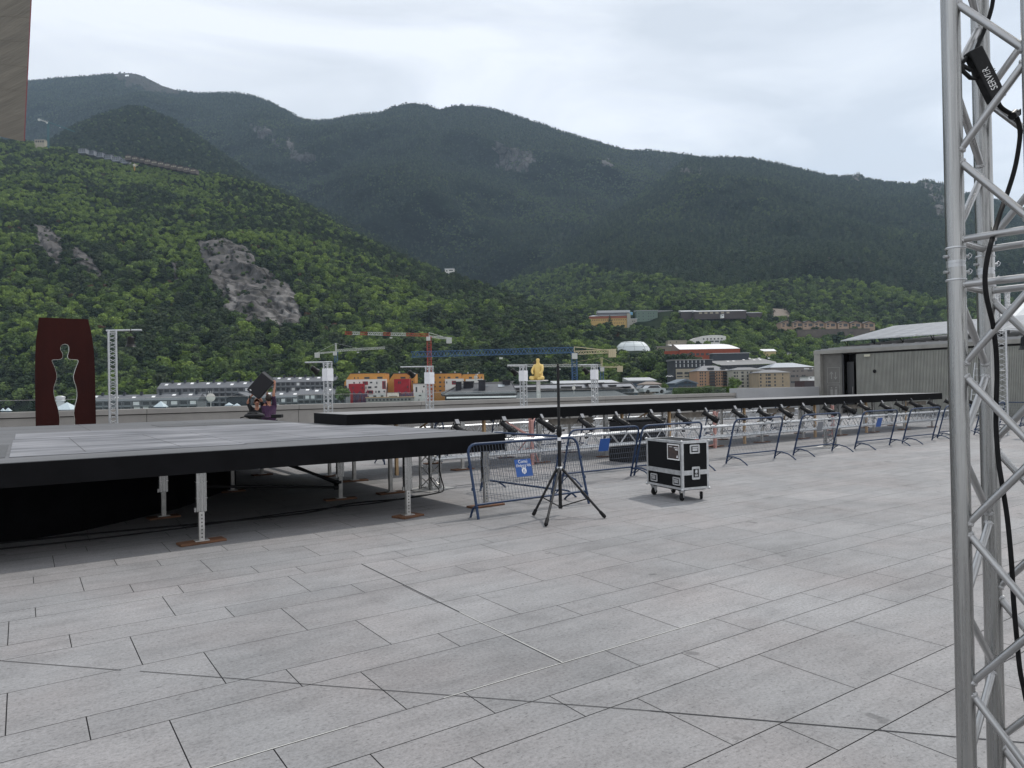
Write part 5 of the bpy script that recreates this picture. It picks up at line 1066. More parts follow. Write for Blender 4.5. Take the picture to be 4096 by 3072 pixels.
# scaffolding nets draped before the red blocks
NET = mat('blue debris net', (.05, .055, .13), .9, 0, .5, .5, col2=(.17, .05, .06))
for lab, x0, x1 in (('blue and red debris net on poles before the first red block', 1412, 1470), ('blue and red debris net on poles before the second red block', 1593, 1654)):
    k = 430/FPX; t = thing('debris_net', lab, 'scaffold net', M=bframe(x0, 1608, 430)); Wd = (x1-x0)*k; pts = []; n = 12
    for i in range(n+1):
        f = i/n; sag = abs(math.sin(f*2*PI))*.28; pts.append((f*Wd, .25*math.sin(f*17), (46-46*sag)*k))
    m = MB(); m.add([(p[0], p[1], p[2]) for p in pts]+[(p[0]+.3*math.sin(i*2), p[1]+.4, -2) for i, p in enumerate(pts)], [(i, i+1, n+2+i, n+1+i) for i in range(n)]); m.build('net', NET, t)
    for f in (0, .5, 1): MB().tube((f*Wd, .1, -8), (f*Wd, .1, 49*k), .12, 5).build('pole', REDS, t)
# construction deck, sheds in front of the coloured blocks
building('construction_deck', 'concrete construction deck below the coloured apartment buildings', 1465, 1650, 1592, 1606, 420, 8, CONC, grid(1470, 1645, 12, (1597,), 8, 7), roof=('flat', 3), rm=TIMBER, clear=False, base=10)
building('low_building', 'white low building strip between the red fronted apartment buildings', 1550, 1594, 1571, 1625, 428, 8, WHT, [(1556, 1590, 1584, 1588)], roof=('flat', 1), clear=False)
# near slate roofs just beyond the parapet
NSL = mat('near slate roof', (.085, .09, .098), .6, 0, 1.2, .15, .5, 3.5, spec=.3); NSP = mat('pale zinc roof band', (.20, .205, .22), .45, .2, 2, .2, .3, 5); BLKR = mat('black roof trim', (.012, .012, .014), .45)
def near_roof():
    d = 78; k = d/FPX; x0, yb = 1766, 1604; t = thing('slate_roof_house', 'dark slate roofed house with black chimneys just beyond the parapet', 'house', M=bframe(x0, yb, d))
    L_ = lambda x, y: ((x-x0)*k, (yb-y)*k)
    a = L_(1768, 1579); b = L_(2066, 1577); r0 = L_(1828, 1540); r1 = L_(2049, 1534)
    MB().add([(a[0], 0, a[1]), (b[0], 0, b[1]), (r1[0], 4, r1[1]), (r0[0], 4, r0[1])], [(0, 1, 2, 3)]).build('roof', NSL, t)
    MB().add([(a[0], 0, a[1]-.02), (r0[0], 4, r0[1]-.02), (r0[0]-.3, 8.5, r0[1]+.1), (a[0]-.9, 8, a[1]+.2)], [(0, 1, 2, 3)]).add([(r0[0]-.1, 3.9, r0[1]), (r1[0]+.1, 3.9, r1[1]), (r1[0]+.3, 4.3, r1[1]+.18), (r0[0]-.3, 4.3, r0[1]+.18)], [(0, 1, 2, 3)]).tube((a[0]-.05, -.02, a[1]), (r0[0], 3.95, r0[1]+.05), .09, 6).tube((b[0]+.05, 0, b[1]), (r1[0], 4, r1[1]+.03), .05, 6).build('roof_trim', BLKR, t)
    MB().box(a[0], b[0]+.1, -.12, .1, a[1]-.16, a[1]-.02).box(a[0]+.3, b[0], .3, .5, a[1]-2, a[1]-.3).build('gutter', BLKR, t)
    MB().box(a[0]+.5, b[0]-.02, -.02, .29, a[1]-.42, a[1]-.24).build('white_strip', WHITE, t); MB().box(a[0]+.3, b[0]-.1, .51, 8, -18, a[1]-.03).build('wall', WDARK, t)
    for (xa, xb, ya, yb_) in ((1819, 1840, 1528, 1562), (1849, 1889, 1527, 1553), (1913, 1940, 1523, 1566), (2011, 2041, 1524, 1545)):
        p, q = L_(xa, yb_), L_(xb, ya); y = 4*max(0, min(1, (1578-yb_)/42)); o = MB().box(p[0], q[0], y, y+1.1, p[1]-.15, q[1]-.08).build('chimney', mat('dark chimney slate', (.03, .031, .036), .8, 0, 2, .3, spec=.2), t); MB().box(p[0]-.08, q[0]+.08, y-.08, y+1.2, q[1]-.079, q[1]+.04).build('chimney_cap', BLKR, o)
    for (xa, xb, ya, yb_) in ((1991, 2018, 1543, 1553), (1935, 1950, 1545, 1550)):
        p, q = L_(xa, yb_), L_(xb, ya); f = (1578-yb_)/42*4; MB().add([(p[0], f-.12, p[1]+.05), (q[0], f-.12, p[1]+.05), (q[0], f+.8, q[1]+.05), (p[0], f+.8, q[1]+.05)], [(0, 1, 2, 3)]).build('skylight', mat('skylight glass', (.25, .28, .3), .15), t, recalc=False)
near_roof()
def long_roof():
    d = 92; k = d/FPX; x0, yb = 2051, 1600; t = thing('long_slate_roof', 'long low slate roofed building with black roof bands beyond the parapet', 'building', M=bframe(x0, yb, d))
    L_ = lambda x, y, D: (float(((x-2048)/FPX)*D), 0)
    def pt(x, y, yy): return ((x-x0)*k, yy, (yb-y)*k)
    MB().add([pt(2040, 1600, 0), pt(2520, 1592, 0), pt(2470, 1568, 3), pt(2066, 1570, 3)], [(0, 1, 2, 3)]).build('lower_roof', NSL, t)
    MB().add([pt(2060, 1571, 3.01), pt(2505, 1566, 3.01), pt(2505, 1557, 3.02), pt(2060, 1560, 3.02)], [(0, 1, 2, 3)]).add([pt(2158, 1562, 2.9), pt(2505, 1556, 2.9), pt(2505, 1553, 3.6), pt(2158, 1558, 3.6)], [(0, 1, 2, 3)]).add([pt(2060, 1560, 3.1), pt(2158, 1559, 3.1), pt(2158, 1548, 3.2), pt(2055, 1551, 3.2)], [(0, 1, 2, 3)]).build('black_band', BLKR, t)
    MB().add([pt(2055, 1557, 3.9), pt(2556, 1553, 3.9), pt(2556, 1541, 6.5), pt(2051, 1541, 6.5)], [(0, 1, 2, 3)]).build('upper_roof', NSP, t)
    MB().add([pt(2505, 1580, 3.2), pt(2577, 1580, 3.2), pt(2562, 1541, 6.6), pt(2500, 1541, 6.6)], [(0, 1, 2, 3)]).build('end_roof', NSP, t)
    m = MB(); m.tube(pt(2051, 1539.5, 6.6), pt(2562, 1539.5, 6.6), .12, 6).tube(pt(2562, 1540, 6.6), pt(2578, 1581, 3.1), .08, 6).tube(pt(2505, 1581, 3.1), pt(2578, 1581, 3.1), .06, 6)
    for xa, xb, ya, y2 in ((2253, 2340, 1549, 1556), (2454, 2484, 1546, 1552), (2120, 2139, 1552, 1557), (2360, 2376, 1536, 1541), (2420, 2434, 1535, 1540)): a = pt(xa, y2, 3.0); b = pt(xb, ya, 3.0); m.box(a[0], b[0], 3.7, 6.4, a[2], b[2])
    m.build('roof_boxes', BLKR, t); MB().box(pt(2060, 0, 0)[0], pt(2556, 0, 0)[0], 3.5, 9, -18, pt(0, 1560, 0)[2]-.1).build('wall', WDARK, t)
    for x in (2010+300,): pass
long_roof()
# low houses between the slate roofs and the brown apartments
BRW = wallm('brown stone wall', (.19, .155, .13)); ZN = mat('pale corrugated zinc', (.42, .43, .44), .45, .3, 1, .15, rnd=.0); BLG = wallm('blue grey cladding', (.055, .08, .11)); BEI = wallm('beige block wall', (.34, .30, .23)); 
building('warehouse', 'wide pale metal warehouse roofs behind the long slate roof', 2221, 2475, 1535, 1570, 240, 20, CONC, roof=('mono', 14), rm=ZN, base=20)
building('warehouse', 'small building with bright corrugated roof left of the brown house', 2517, 2622, 1522, 1560, 330, 16, BLG, [(2525, 2560, 1525, 1534)], roof=('mono', 13), rm=ZN)
building('house', 'brown hip roofed house with tiny windows behind the parapet glass', 2575, 2650, 1537, 1590, 250, 12, BRW, grid(2585, 2610, 4, (1546,), 4, 4)+[(2622, 2640, 1540, 1552)], roof=('hip', 11), rm=mat('brown tile roof', (.17, .14, .12), .8, 0, 1, .2))
building('house', 'beige gabled house low behind the parapet glass', 2655, 2722, 1577, 1600, 150, 10, BEI, [(2674, 2683, 1573, 1579), (2699, 2708, 1573, 1579)], roof=('front', 14), rm=SLATE)
building('house', 'blue grey gabled building left of the brown apartment block', 2703, 2788, 1532, 1580, 300, 18, BLG, grid(2712, 2785, 4, (1543,), 14, 7)+grid(2735, 2768, 2, (1528,), 10, 6), roof=('front', 16), rm=mat('blue grey roof', (.12, .15, .18), .6))
TAN = wallm('tan brick', (.36, .22, .135)); STN = mat('patchy stone cladding', (.27, .225, .165), .9, 0, .5, .25, col2=(.38, .29, .19)); STG = wallm('grey stone cladding', (.185, .165, .15)); PALEW = wallm('pale plaster', (.36, .34, .29))
A1 = [(x, x+5, y, y+7) for y in (1488, 1499, 1511, 1523, 1535) for x in (2800, 2808, 2820, 2866, 2876, 2886)]+[(2839, 2861, y, y+7) for y in (1486, 1498, 1510, 1522, 1534, 1544)]+[(2893, 2910, y, y+7) for y in (1487, 1499, 1511, 1523, 1535)]
t = building('apartment_building', 'brown brick apartment block with dark balconies, leftmost of the three', 2790, 2921, 1484, 1570, 360, 16, TAN, A1, roof=('hip', 22), group='brown apartment blocks'); k = 360/FPX
for y in (1493, 1505, 1517, 1529, 1541):
    for a, b in ((2838, 2862), (2892, 2911)): MB().box((a-2790)*k, (b-2790)*k, -1.2, -.07, (1570-y-4)*k, (1570-y)*k).build('balcony', mat('dark balcony rail', (.05, .03, .028), .7), t)
for a, b in ((2838, 2860), (2890, 2906)): MB().box((a-2790)*k, (b-2790)*k, 1.0, 5, (1570-1482)*k, (1570-1471)*k).build('dormer', W_SH, t)
A2 = [(x, x+w_, y, y+8) for y in (1487, 1501, 1514, 1528, 1541) for x, w_ in ((2936, 8), (2948, 5), (2967, 9), (2989, 5), (3001, 11), (3025, 6), (3038, 5))]
building('apartment_building', 'pale striped apartment block, middle of the three brown blocks', 2932, 3060, 1480, 1570, 350, 14, PALEW, A2, roof=('hip', 11), group='brown apartment blocks')
A3 = [(x, x+w_, y, y+8) for y in (1496, 1510, 1524, 1538) for x, w_ in ((3041, 6), (3064, 5), (3072, 12), (3098, 6), (3130, 4))]
building('apartment_building', 'stone clad apartment block, rightmost of the three brown blocks', 3037, 3160, 1491, 1570, 335, 14, STN, A3, roof=('hip', 12), group='brown apartment blocks')
t = building('apartment_building', 'wide grey stone building beside the pavilion with white lettering', 3084, 3258, 1470, 1570, 380, 22, STG, [(x, x+7, y, y+8) for y in (1502, 1526) for x in (3165, 3173, 3187, 3208, 3216)]+[(3172, 3182, 1484, 1488), (3189, 3196, 1484, 1488), (3206, 3216, 1484, 1488), (3232, 3250, 1484, 1488)], roof=('hip', 20), rm=mat('blue grey metal roof', (.26, .285, .31), .5, .2, .5, .1))
k = 380/FPX; m = MB()
for i, x in enumerate((3218, 3221.5, 3225, 3228.5, 3232, 3235.5, 3249, 3252.5)): m.box((x-3084)*k, (x+2.2-3084)*k, -.12, -.02, (1570-1480)*k, (1570-1474.5)*k)
m.build('white_lettering', WHITE, t)
building('white_shed', 'white cube shed in front of the grey stone building', 3234, 3262, 1506, 1523, 200, 6, WHITE, [(3240, 3246, 1510, 1514)], roof=('flat', 1), base=8); building('slatted_fence', 'dark slatted enclosure left of the pavilion', 3217, 3260, 1523, 1560, 150, 5, mat('dark red slats', (.05, .025, .025), .8, 0, 6, .3, stretch=(8, 1, .1)), [(3219+i*4.2, 3221+i*4.2, 1526, 1549) for i in range(10)], cat='enclosure', base=6, clear=False)
# dark hall with pale roof and beige base
HALL = wallm('anthracite cladding', (.035, .037, .044)); GR = mat('long grey membrane roof', (.165, .165, .165), .7, 0, .3, .1)
t = building('hall', 'anthracite hall with slit windows and beige lower floors below the red hall', 2697, 2850, 1440, 1476, 430, 20, HALL, [], roof=('mono', 6), rm=GR, base=16); k = 430/FPX
for i in range(8):
    for y in (1441, 1457): MB().box((2703+i*16-2697)*k, (2707+i*16-2697)*k, -.1, -.02, (1476-y-12)*k, (1476-y)*k).build('window', ZN, t)
MB().box((2703-2697)*k, (2850-2697)*k, -.5, 18, -14, -.02).build('beige_base', BEI, t)
for y, h in ((1489, 9), (1504, 5)):
    for x, w_ in ((2706, 23), (2737, 22), (2768, 20)): MB().box((x-2697)*k, (x+w_-2697)*k, -.6, -.501, (1476-y-h)*k, (1476-y)*k).build('window', W_SH, t)
t = building('hall', 'long hall with wide grey roof and skylights behind the apartment blocks', 2880, 3110, 1461, 1500, 440, 8, HALL, [(2896+i*16, 2900+i*16, 1463, 1476) for i in range(13)], base=14); k = 440/FPX
p0 = [((x-2880)*k, yy, (1500-y)*k) for x, y, yy in ((2884, 1462, -.3), (3108, 1458, -.3), (3166, 1445, 26), (3150, 1425, 46), (2990, 1428, 46), (2796, 1434, 40), (2876, 1447, 14))]
MB().add(p0, [(0, 1, 2, 3, 4, 5, 6)]).build('roof', GR, t)
for x, y in ((2940, 1447), (2965, 1446), (3020, 1440), (3060, 1442), (3085, 1442), (3100, 1433), (3140, 1434), (3060, 1433)):
    f = (1462-y)/30*30; MB().add([((x-2880)*k, f, (1500-y)*k+.6), ((x+9-2880)*k, f, (1500-y)*k+.6), ((x+9-2880)*k, f+2, (1500-y+2.5)*k+.6), ((x-2880)*k, f+2, (1500-y+2.5)*k+.6)], [(0, 1, 2, 3)]).build('skylight', WHITE, t, recalc=False)
CLEAR.append((2790, 3170, 1410, 1476, 500))
t = building('roof_plant_box', 'dark plant room standing on the grey hall roof', 2851, 2997, 1415, 1432, 478, 8, WDARK, [(2860, 2868, 1418, 1426)], roof=('flat', 2), rm=ZN, base=4)
RHALL = wallm('brick red cladding', (.27, .055, .022)); WR = mat('white barrel roof', (.70, .68, .69), .5, 0, .4, .1)
t = building('sports_hall', 'large brick red hall with white curved roof on the slope', 2720, 2961, 1399, 1445, 560, 10, RHALL, [(x, x+w_, 1414, 1423) for x, w_ in [(2729, 10), (2746, 14), (2766, 14), (2785, 13), (2804, 12), (2824, 13), (2845, 6)]], base=20); k = 560/FPX
rp = []; n = 10
for i in range(n+1):
    f = i/n; xl = 2720-30*f; xr = 2961-35*f-(12*f*f if f > .5 else 0); y = 1398-29*math.sin(f*PI/2)
    rp += [((xl-2720)*k, f*34-.3, (1445-y)*k), ((xr-2720)*k, f*34-.3, (1445-y)*k)]
MB().add(rp, [(2*i, 2*i+1, 2*i+3, 2*i+2) for i in range(n)], True).build('barrel_roof', WR, t)
MB().box((2647-2720)*k, -.02, 2, 16, -20, (1445-1403)*k).build('side_wing', RHALL, t)
for x, w_ in ((2661, 22), (2690, 10)): MB().box((x-2720)*k, (x+w_-2720)*k, 1.85, 1.99, (1445-1424)*k, (1445-1415)*k).build('window', W_SH, t)
MB().prism([((2690-2720)*k, (1445-1404)*k), ((2692-2720)*k, (1445-1372)*k), ((2722-2720)*k, (1445-1398)*k), (0, (1445-1404)*k)], 3, 3.5, 'y').build('end_gable', BRW, t)
CLEAR.append((2640, 2965, 1365, 1445, 600))
building('concrete_block', 'beige concrete stair block left behind the red hall', 2673, 2747, 1362, 1400, 610, 10, BEI, [(2680, 2684, 1368, 1372), (2680, 2684, 1380, 1384), (2704, 2708, 1366, 1371)], roof=('flat', 1), rm=CONC)
building('concrete_block', 'open concrete shelter left of the red hall', 2622, 2690, 1388, 1412, 600, 10, BEI, [(2630, 2660, 1397, 1410)], roof=('flat', 3), rm=CONC)
def arch():
    d = 640; k = d/FPX; t = thing('arched_hall', 'white arched building with round windows behind the red hall', 'building', M=bframe(2760, 1372, d)); pts = [(0, -20)]
    for x, y in ((2760, 1361), (2785, 1351), (2810, 1345), (2840, 1342), (2870, 1342), (2890, 1344), (2904, 1347)): pts.append(((x-2760)*k, (1372-y)*k))
    pts.append(((2904-2760)*k, -20)); MB().prism(pts, 0, 18, 'y').build('wall', WHT, t)
    for i in range(6): MB().lathe([(.001, 0), (.75, .01), (.75, .08)], 12, Matrix.Translation(((2815+i*14.5-2760)*k, -.02, (1372-1357)*k)) @ Matrix.Rotation(PI/2, 4, 'X')).build('round_window', W_SH, t)
    for i in range(3): MB().box((2838+i*21-2760)*k, (2855+i*21-2760)*k, -.1, -.02, (1372-1370)*k, (1372-1364)*k).build('window', W_SH, t)
    CLEAR.append((2755, 2910, 1335, 1375, 670))
arch()
def dome():
    d = min(690, depth_at('D', 2530, 1412)-48); k = d/FPX; c = AD(2530, 1424, d); t = thing('air_dome', 'big white inflated sports dome on the wooded slope', 'dome', (float(c[0]), float(c[1]), float(c[2])), -TH); R_ = 76*k; m = MB(); n = 28; rows = []
    prof = [(1.0, -.08), (1.0, .02), (.985, .2), (.93, .42), (.85, .6), (.74, .78), (.60, .93), (.42, .985), (.22, 1.0), (.001, 1.0)]
    m.lathe([(r*R_, z*58*k) for r, z in prof], n, Matrix.Diagonal((1, .7, 1, 1)), caps=False); m.build('membrane', mat('white membrane', (.66, .70, .70), .6, 0, .1, .04), t)
    s = MB()
    for i in range(n):
        if i % 3 == 0:
            a = 2*PI*i/n; s.path([(r*R_*1.004*math.cos(a), .7*r*R_*1.004*math.sin(a), z*58*k+.05) for r, z in prof[:-2]], .16, 4)
    for q in (4, 6): r, z = prof[q]; s.path([(r*R_*1.004*math.cos(2*PI*i/n), .7*r*R_*1.004*math.sin(2*PI*i/n), z*58*k+.05) for i in range(n)], .16, 4, closed=True)
    s.build('cable_net', mat('cable net', (.42, .45, .45), .7), t); CLEAR.append((2448, 2612, 1360, 1412, d+25))
dome()
YEL = wallm('ochre render', (.50, .33, .12)); TER = wallm('terracotta band', (.30, .10, .055)); GRN = wallm('grey green render', (.135, .185, .15))
def on(nm, x, y, back=22): return max(400, depth_at(nm, x, y)-back)
dy = on('D', 2450, 1300)
t = building('residence', 'ochre building with terracotta band and grey roof on the slope', 2355, 2512, 1275, 1306, dy, 14, YEL, [(2362+i*7.3, 2364.5+i*7.3, 1279, 1283.5) for i in range(20)]+[(2412+i*7.3, 2414.5+i*7.3, 1292, 1296) for i in range(12)], base=12); k = dy/FPX
MB().box(0, (2512-2355)*k, -.4, 14, (1306-1274.9)*k, (1306-1266)*k).build('terracotta_band', TER, t); MB().add([(-.5, -1, (1306-1266)*k), ((2512-2355)*k, -1, (1306-1264)*k), ((2512-2355)*k, 6, (1306-1259)*k), ((2375-2355)*k, 6, (1306-1260)*k)], [(0, 1, 2, 3)]).build('lower_roof', ZN, t)
MB().box((2393-2355)*k, (2520-2355)*k, 4, 13, (1306-1262)*k, (1306-1251)*k).build('upper_storey', wallm('grey panel', (.16, .16, .17)), t); MB().box((2392-2355)*k, (2523-2355)*k, 3, 14, (1306-1251)*k, (1306-1242)*k).build('roof', ZN, t)
MB().box((2508-2355)*k, (2522-2355)*k, -1.5, 5, -12, (1306-1257)*k).build('stair_tower', PALEW, t)
MB().tube(((2527-2355)*k, 2, (1306-1262)*k), ((2527-2355)*k, 2, (1306-1251)*k), 6*k, 12).build('blue_tank', mat('light blue tank', (.2, .42, .6), .5), t)
building('link_building', 'beige link building between the ochre and green buildings', 2523, 2548, 1276, 1306, dy, 10, PALEW, [(2530, 2533, 1283, 1288), (2538, 2541, 1283, 1288), (2534, 2544, 1292, 1302)], roof=('flat', 2), rm=ZN)
GRW = [(x, x+3, y, y+4) for y in (1252, 1264, 1276, 1288) for x in (2555, 2572, 2594, 2603, 2614)]+[(2571, 2574, 1300, 1304), (2594, 2597, 1300, 1304)]
building('residence', 'tall grey green building on the slope', 2548, 2632, 1242, 1310, dy, 14, GRN, GRW, roof=('mono', 6), rm=ZN)
building('residence', 'grey annex with small square windows right of the green building', 2632, 2690, 1245, 1275, dy+12, 12, wallm('dull grey render', (.16, .155, .16)), [(x, x+4, y, y+4) for y in (1250, 1258, 1267) for x in (2640, 2651, 2663, 2673, 2682)], roof=('flat', 2), rm=ZN)
dl = on('D', 2900, 1262); DST = wallm('dark stone', (.07, .055, .055))
building('residence', 'long dark stone building with pale roof high on the slope', 2780, 2985, 1246, 1262, dl, 14, DST, [(2796+i*22, 2808+i*22, 1249, 1256) for i in range(6)], roof=('mono', 9), rm=ZN, winm=BEI, base=4)
building('residence', 'pale roofed wing at the left end of the long dark building', 2725, 2790, 1246, 1254, dl+10, 10, DST, [(2740, 2748, 1248, 1252)], roof=('mono', 8), rm=ZN)
building('residence', 'small dark wing with stepped roof at the right end of the long building', 2988, 3048, 1252, 1264, dl+5, 10, DST, [(2996, 3002, 1255, 1259)], roof=('mono', 7), rm=SLATE); building('lodge', 'small white lodge below the long dark building', 2886, 2896, 1257, 1268, dl-8, 5, WHITE, [(2889, 2893, 1260, 1264)], roof=('flat', 1), base=1)
# row of chalets
dc = on('D', 3300, 1312, 30); CH = wallm('salmon brick chalet', (.34, .24, .17))
ch0 = None
xs_ = [3124, 3170, 3212, 3256, 3302, 3352, 3402, 3456]
for i, x in enumerate(xs_):
    lb = ['leftmost chalet of the row above the retaining wall', 'second chalet from the left above the retaining wall', 'third chalet from the left above the retaining wall', 'fourth chalet from the left above the retaining wall', 'fourth chalet from the right above the retaining wall', 'third chalet from the right above the retaining wall', 'second chalet from the right above the retaining wall', 'rightmost chalet of the row, above the pavilion roof'][i]
    building('chalet', 'salmon brick '+lb, x, x+44, 1290+i*.35, 1310+i*.35, dc-i, 12, CH, [(x+6, x+16, 1293+i*.35, 1299+i*.35), (x+22, x+38, 1294+i*.35, 1305+i*.35), (x+6, x+14, 1302+i*.35, 1307+i*.35)], roof=('front', 9), rm=mat('chalet roof', (.045, .035, .032), .8), group='row of brick chalets', base=5)
building('retaining_wall', 'long brown stone retaining wall below the row of chalets', 3190, 3480, 1319, 1340, dc-10, 4, mat('brown retaining wall', (.12, .10, .085), .95, 0, .2, .25), [(3400, 3412, 1331, 1335)], cat='wall', base=3, roof=('flat', .5), rm=CONC)
building('house', 'pale yellow gabled house in the trees right of the red hall', 3052, 3104, 1405, 1425, on('D', 3080, 1425, 10), 12, wallm('pale yellow render', (.50, .40, .2)), [(3060, 3064, 1410, 1414)], roof=('pitch', 10), rm=ZN)
building('house', 'small white house hidden among trees below the chalets', 3150, 3178, 1409, 1416, on('D', 3160, 1420, 10), 8, WHITE, [(3156, 3160, 1411, 1414)], roof=('flat', 2))
building('house', 'small white house on the crest of the green ridge', 1780, 1816, 1077, 1092, on('A', 1790, 1105, 8), 8, WHT, [(1784, 1790, 1081, 1086), (1796, 1812, 1080, 1084)], roof=('flat', 3), rm=ZN, base=6)
# terraced houses high on the left hill
HW = wallm('pale terrace house', (.20, .21, .235)); HB = wallm('brown terrace house', (.09, .07, .06)); rr = random.Random(8)
PL = 'leftmost second third fourth fifth sixth seventh eighth ninth tenth eleventh'.split()
for i in range(6):
    x = 312+i*34; y = 594+i*8.2; dd = depth_at('A', x, interp(RA, x)+22)-12
    building('terrace_house', 'pale blue grey terraced house high on the left hill, %s in the row' % PL[i], x, x+30, y, y+14, dd, 10, HW, [(x+2+j*7, x+6+j*7, y+2, y+6) for j in range(4)]+[(x+2+j*7, x+6+j*7, y+8, y+12) for j in range(4)], roof=('pitch', 5), rm=WDARK, base=2, group='terraced houses high on the left hill')
for i in range(11):
    x = 500+i*26; y = 622+i*5.4; dd = depth_at('A', x, interp(RA, x)+24)-12
    building('terrace_house', 'brown roofed terraced house high on the left hill, %s in the row' % ('first' if i == 0 else PL[i]), x, x+24, y, y+13, dd, 10, HB, [(x+3+j*7, x+8+j*7, y+3, y+8) for j in range(3)], roof=('front', 6), rm=mat('brown black roof', (.03, .027, .03), .8), base=2, group='brown roofed terraced houses high on the left hill', winm=BEI)
building('house', 'unfinished beige concrete house near the teal crane on the left hill', 138, 178, 560, 574, depth_at('A', 160, 590)-14, 9, BEI, [(142+i*9, 148+i*9, 563, 570) for i in range(4)], roof=('flat', 2), rm=CONC, base=10)
# ---------------------------------------------------------------- tower cranes
CRW = mat('crane white', (.55, .55, .52), .5); CRR = mat('crane red', (.38, .035, .015), .5); CRB = mat('crane blue', (.04, .11, .24), .5); CRY = mat('crane cream', (.55, .47, .30), .5); CRT = mat('crane teal', (.04, .13, .14), .6)
def lat(m, a, b, S, r, pitch, up=Vector((0, 0, 1)), tri=False):
    a = Vector(a); b = Vector(b); d = (b-a); L_ = d.length; d.normalize(); sx = d.cross(up if abs(d.dot(up)) < .9 else Vector((0, 1, 0))).normalized(); sz = sx.cross(d); h = S/2
    cs = [(-h, 0), (h, 0), (0, S)] if tri else [(-h, -h), (h, -h), (h, h), (-h, h)]
    P = lambda t, c: a+d*t+sx*c[0]+sz*c[1]
    for c in cs: m.tube(P(0, c), P(L_, c), r, 4, caps=False)
    n = max(1, round(L_/pitch)); p = L_/n
    for k in range(len(cs)):
        c0, c1 = cs[k], cs[(k+1) % len(cs)]
        for i in range(n): m.tube(P(i*p, c0), P((i+.5)*p, c1), r*.7, 4, caps=False); m.tube(P((i+.5)*p, c1), P((i+1)*p, c0), r*.7, 4, caps=False)
def crane(lab, xm, ybase, ytop, d, jib, cjib, S, mm, jm, cm, rot=0, apex=None, bands=None, js=None, cw=None, drop=0, rr_=.17):
    """jib, cjib = photo (x, y) of the tips; true distance differs by the slew 'rot' (metres farther at the tip)"""
    k = d/FPX; t = thing('tower_crane', lab, 'crane', M=bframe(xm, ytop, d)); zt = 0; js = js or S; zb = (ytop-ybase)*k
    m = MB(); lat(m, (0, 0, zb), (0, 0, zt), S, rr_, S); m.build('mast', mm, t)
    MB().box(-S*.7, S*.7, -S*.7, S*.7, zt, zt+.7).build('slewing_ring', mm, t)
    jx, jz = (jib[0]-xm)*k, (ytop-jib[1])*k; dj = Vector((jx, rot, jz+1.0))
    if bands:
        seg = bands
        for i, mt in enumerate(seg):
            f0, f1 = i/len(seg), (i+1)/len(seg); m = MB(); lat(m, Vector((0, 0, 1))+(dj-Vector((0, 0, 1)))*f0, Vector((0, 0, 1))+(dj-Vector((0, 0, 1)))*f1, js, rr_*.85, js*1.15, tri=True); m.build('jib_section', mt, t)
    else: m = MB(); lat(m, (0, 0, 1), dj, js, rr_*.85, js*1.15, tri=True); m.build('jib', jm, t)
    cx, cz = (cjib[0]-xm)*k, (ytop-cjib[1])*k; rt = -rot*abs(cx/jx) if jx else 0
    m = MB(); lat(m, (0, 0, .9), (cx, rt, cz+.9), js*.6, rr_, js); m.build('counter_jib', cm, t)
    w_ = MB(); s = 1 if cx > 0 else -1
    for q in range(4): w_.box(min(cx-s*(3.4-q*.8), cx-s*(2.7-q*.8)), max(cx-s*(3.4-q*.8), cx-s*(2.7-q*.8)), rt-1, rt+1, cz-2.0+(cw or 0), cz+1.4+(cw or 0))
    w_.build('counterweight', cm if cw is None else CRY, t)
    MB().box(-1.0-.2, 1.0, -S-1.6, -S*.72, -1.8, .6).build('cab', CRW, t)
    if apex:
        ax_ = (ytop-apex)*k; m = MB(); lat(m, (0, 0, .7), (0, 0, ax_), .8, rr_*.8, 1.5); m.build('apex_tower', cm, t)
        m = MB(); m.tube((0, 0, ax_), (dj*.62)[:], .09, 4); m.tube((0, 0, ax_), (cx*.92, rt, cz+1.2), .09, 4); m.build('tie_rod', cm, t)
    else: m = MB(); m.tube((0, 0, 3.4), (cx*.8, rt, cz+1.2), .13, 5); m.tube((0, 0, .8), (0, 0, 3.4), .16, 5); m.build('tie_rod', cm, t)
    m = MB(); q = dj*.45; m.box(q.x-.7, q.x+.7, q.y-.5, q.y+.5, q.z-1.3, q.z-.5); m.tube((q.x, q.y, q.z-1.2), (q.x, q.y, q.z-1.2-drop), .05, 4); m.build('trolley', CRW, t); return t
crane('red tower crane with red and white striped jib', 1716, 1640, 1352, 440, (1379, 1338), (1808, 1362), 2.4, CRR, CRR, CRW, bands=[CRR, CRR, CRR, CRW, CRW, CRR, CRW, CRW, CRR, CRW, CRR], js=1.7)
crane('large blue tower crane with a cream counter jib', 2297, 1560, 1420, 300, (1645, 1427), (2466, 1415), 2.1, CRB, CRB, CRY, js=2.3, rr_=.17, cw=.2)
crane('blue mast crane with a white jib, behind the yellow statue', 2407, 1560, 1474, 420, (2030, 1467), (2492, 1475), 2.0, CRB, CRW, CRY, apex=1430, js=1.4, rr_=.13)
crane('small white and blue crane left of the orange buildings', 1344, 1600, 1412, 500, (1540, 1404), (1258, 1418), 2.0, CRB, CRW, CRW, apex=1373, js=1.4, rr_=.14)
crane('distant teal crane on the left hilltop', 192, 605, 492, depth_at('A', 192, 600)-6, (298, 533), (152, 478), 2.2, CRT, CRT, CRW, js=1.6, rr_=.25)
m_ = crane('tiny yellow crane poking out of the trees on the left hill', 538, 682, 660, depth_at('A', 538, 690)-10, (551, 666), (533, 662), 1.0, mat('crane yellow', (.5, .28, .04), .6), CRY, CRY, js=.8, rr_=.2)
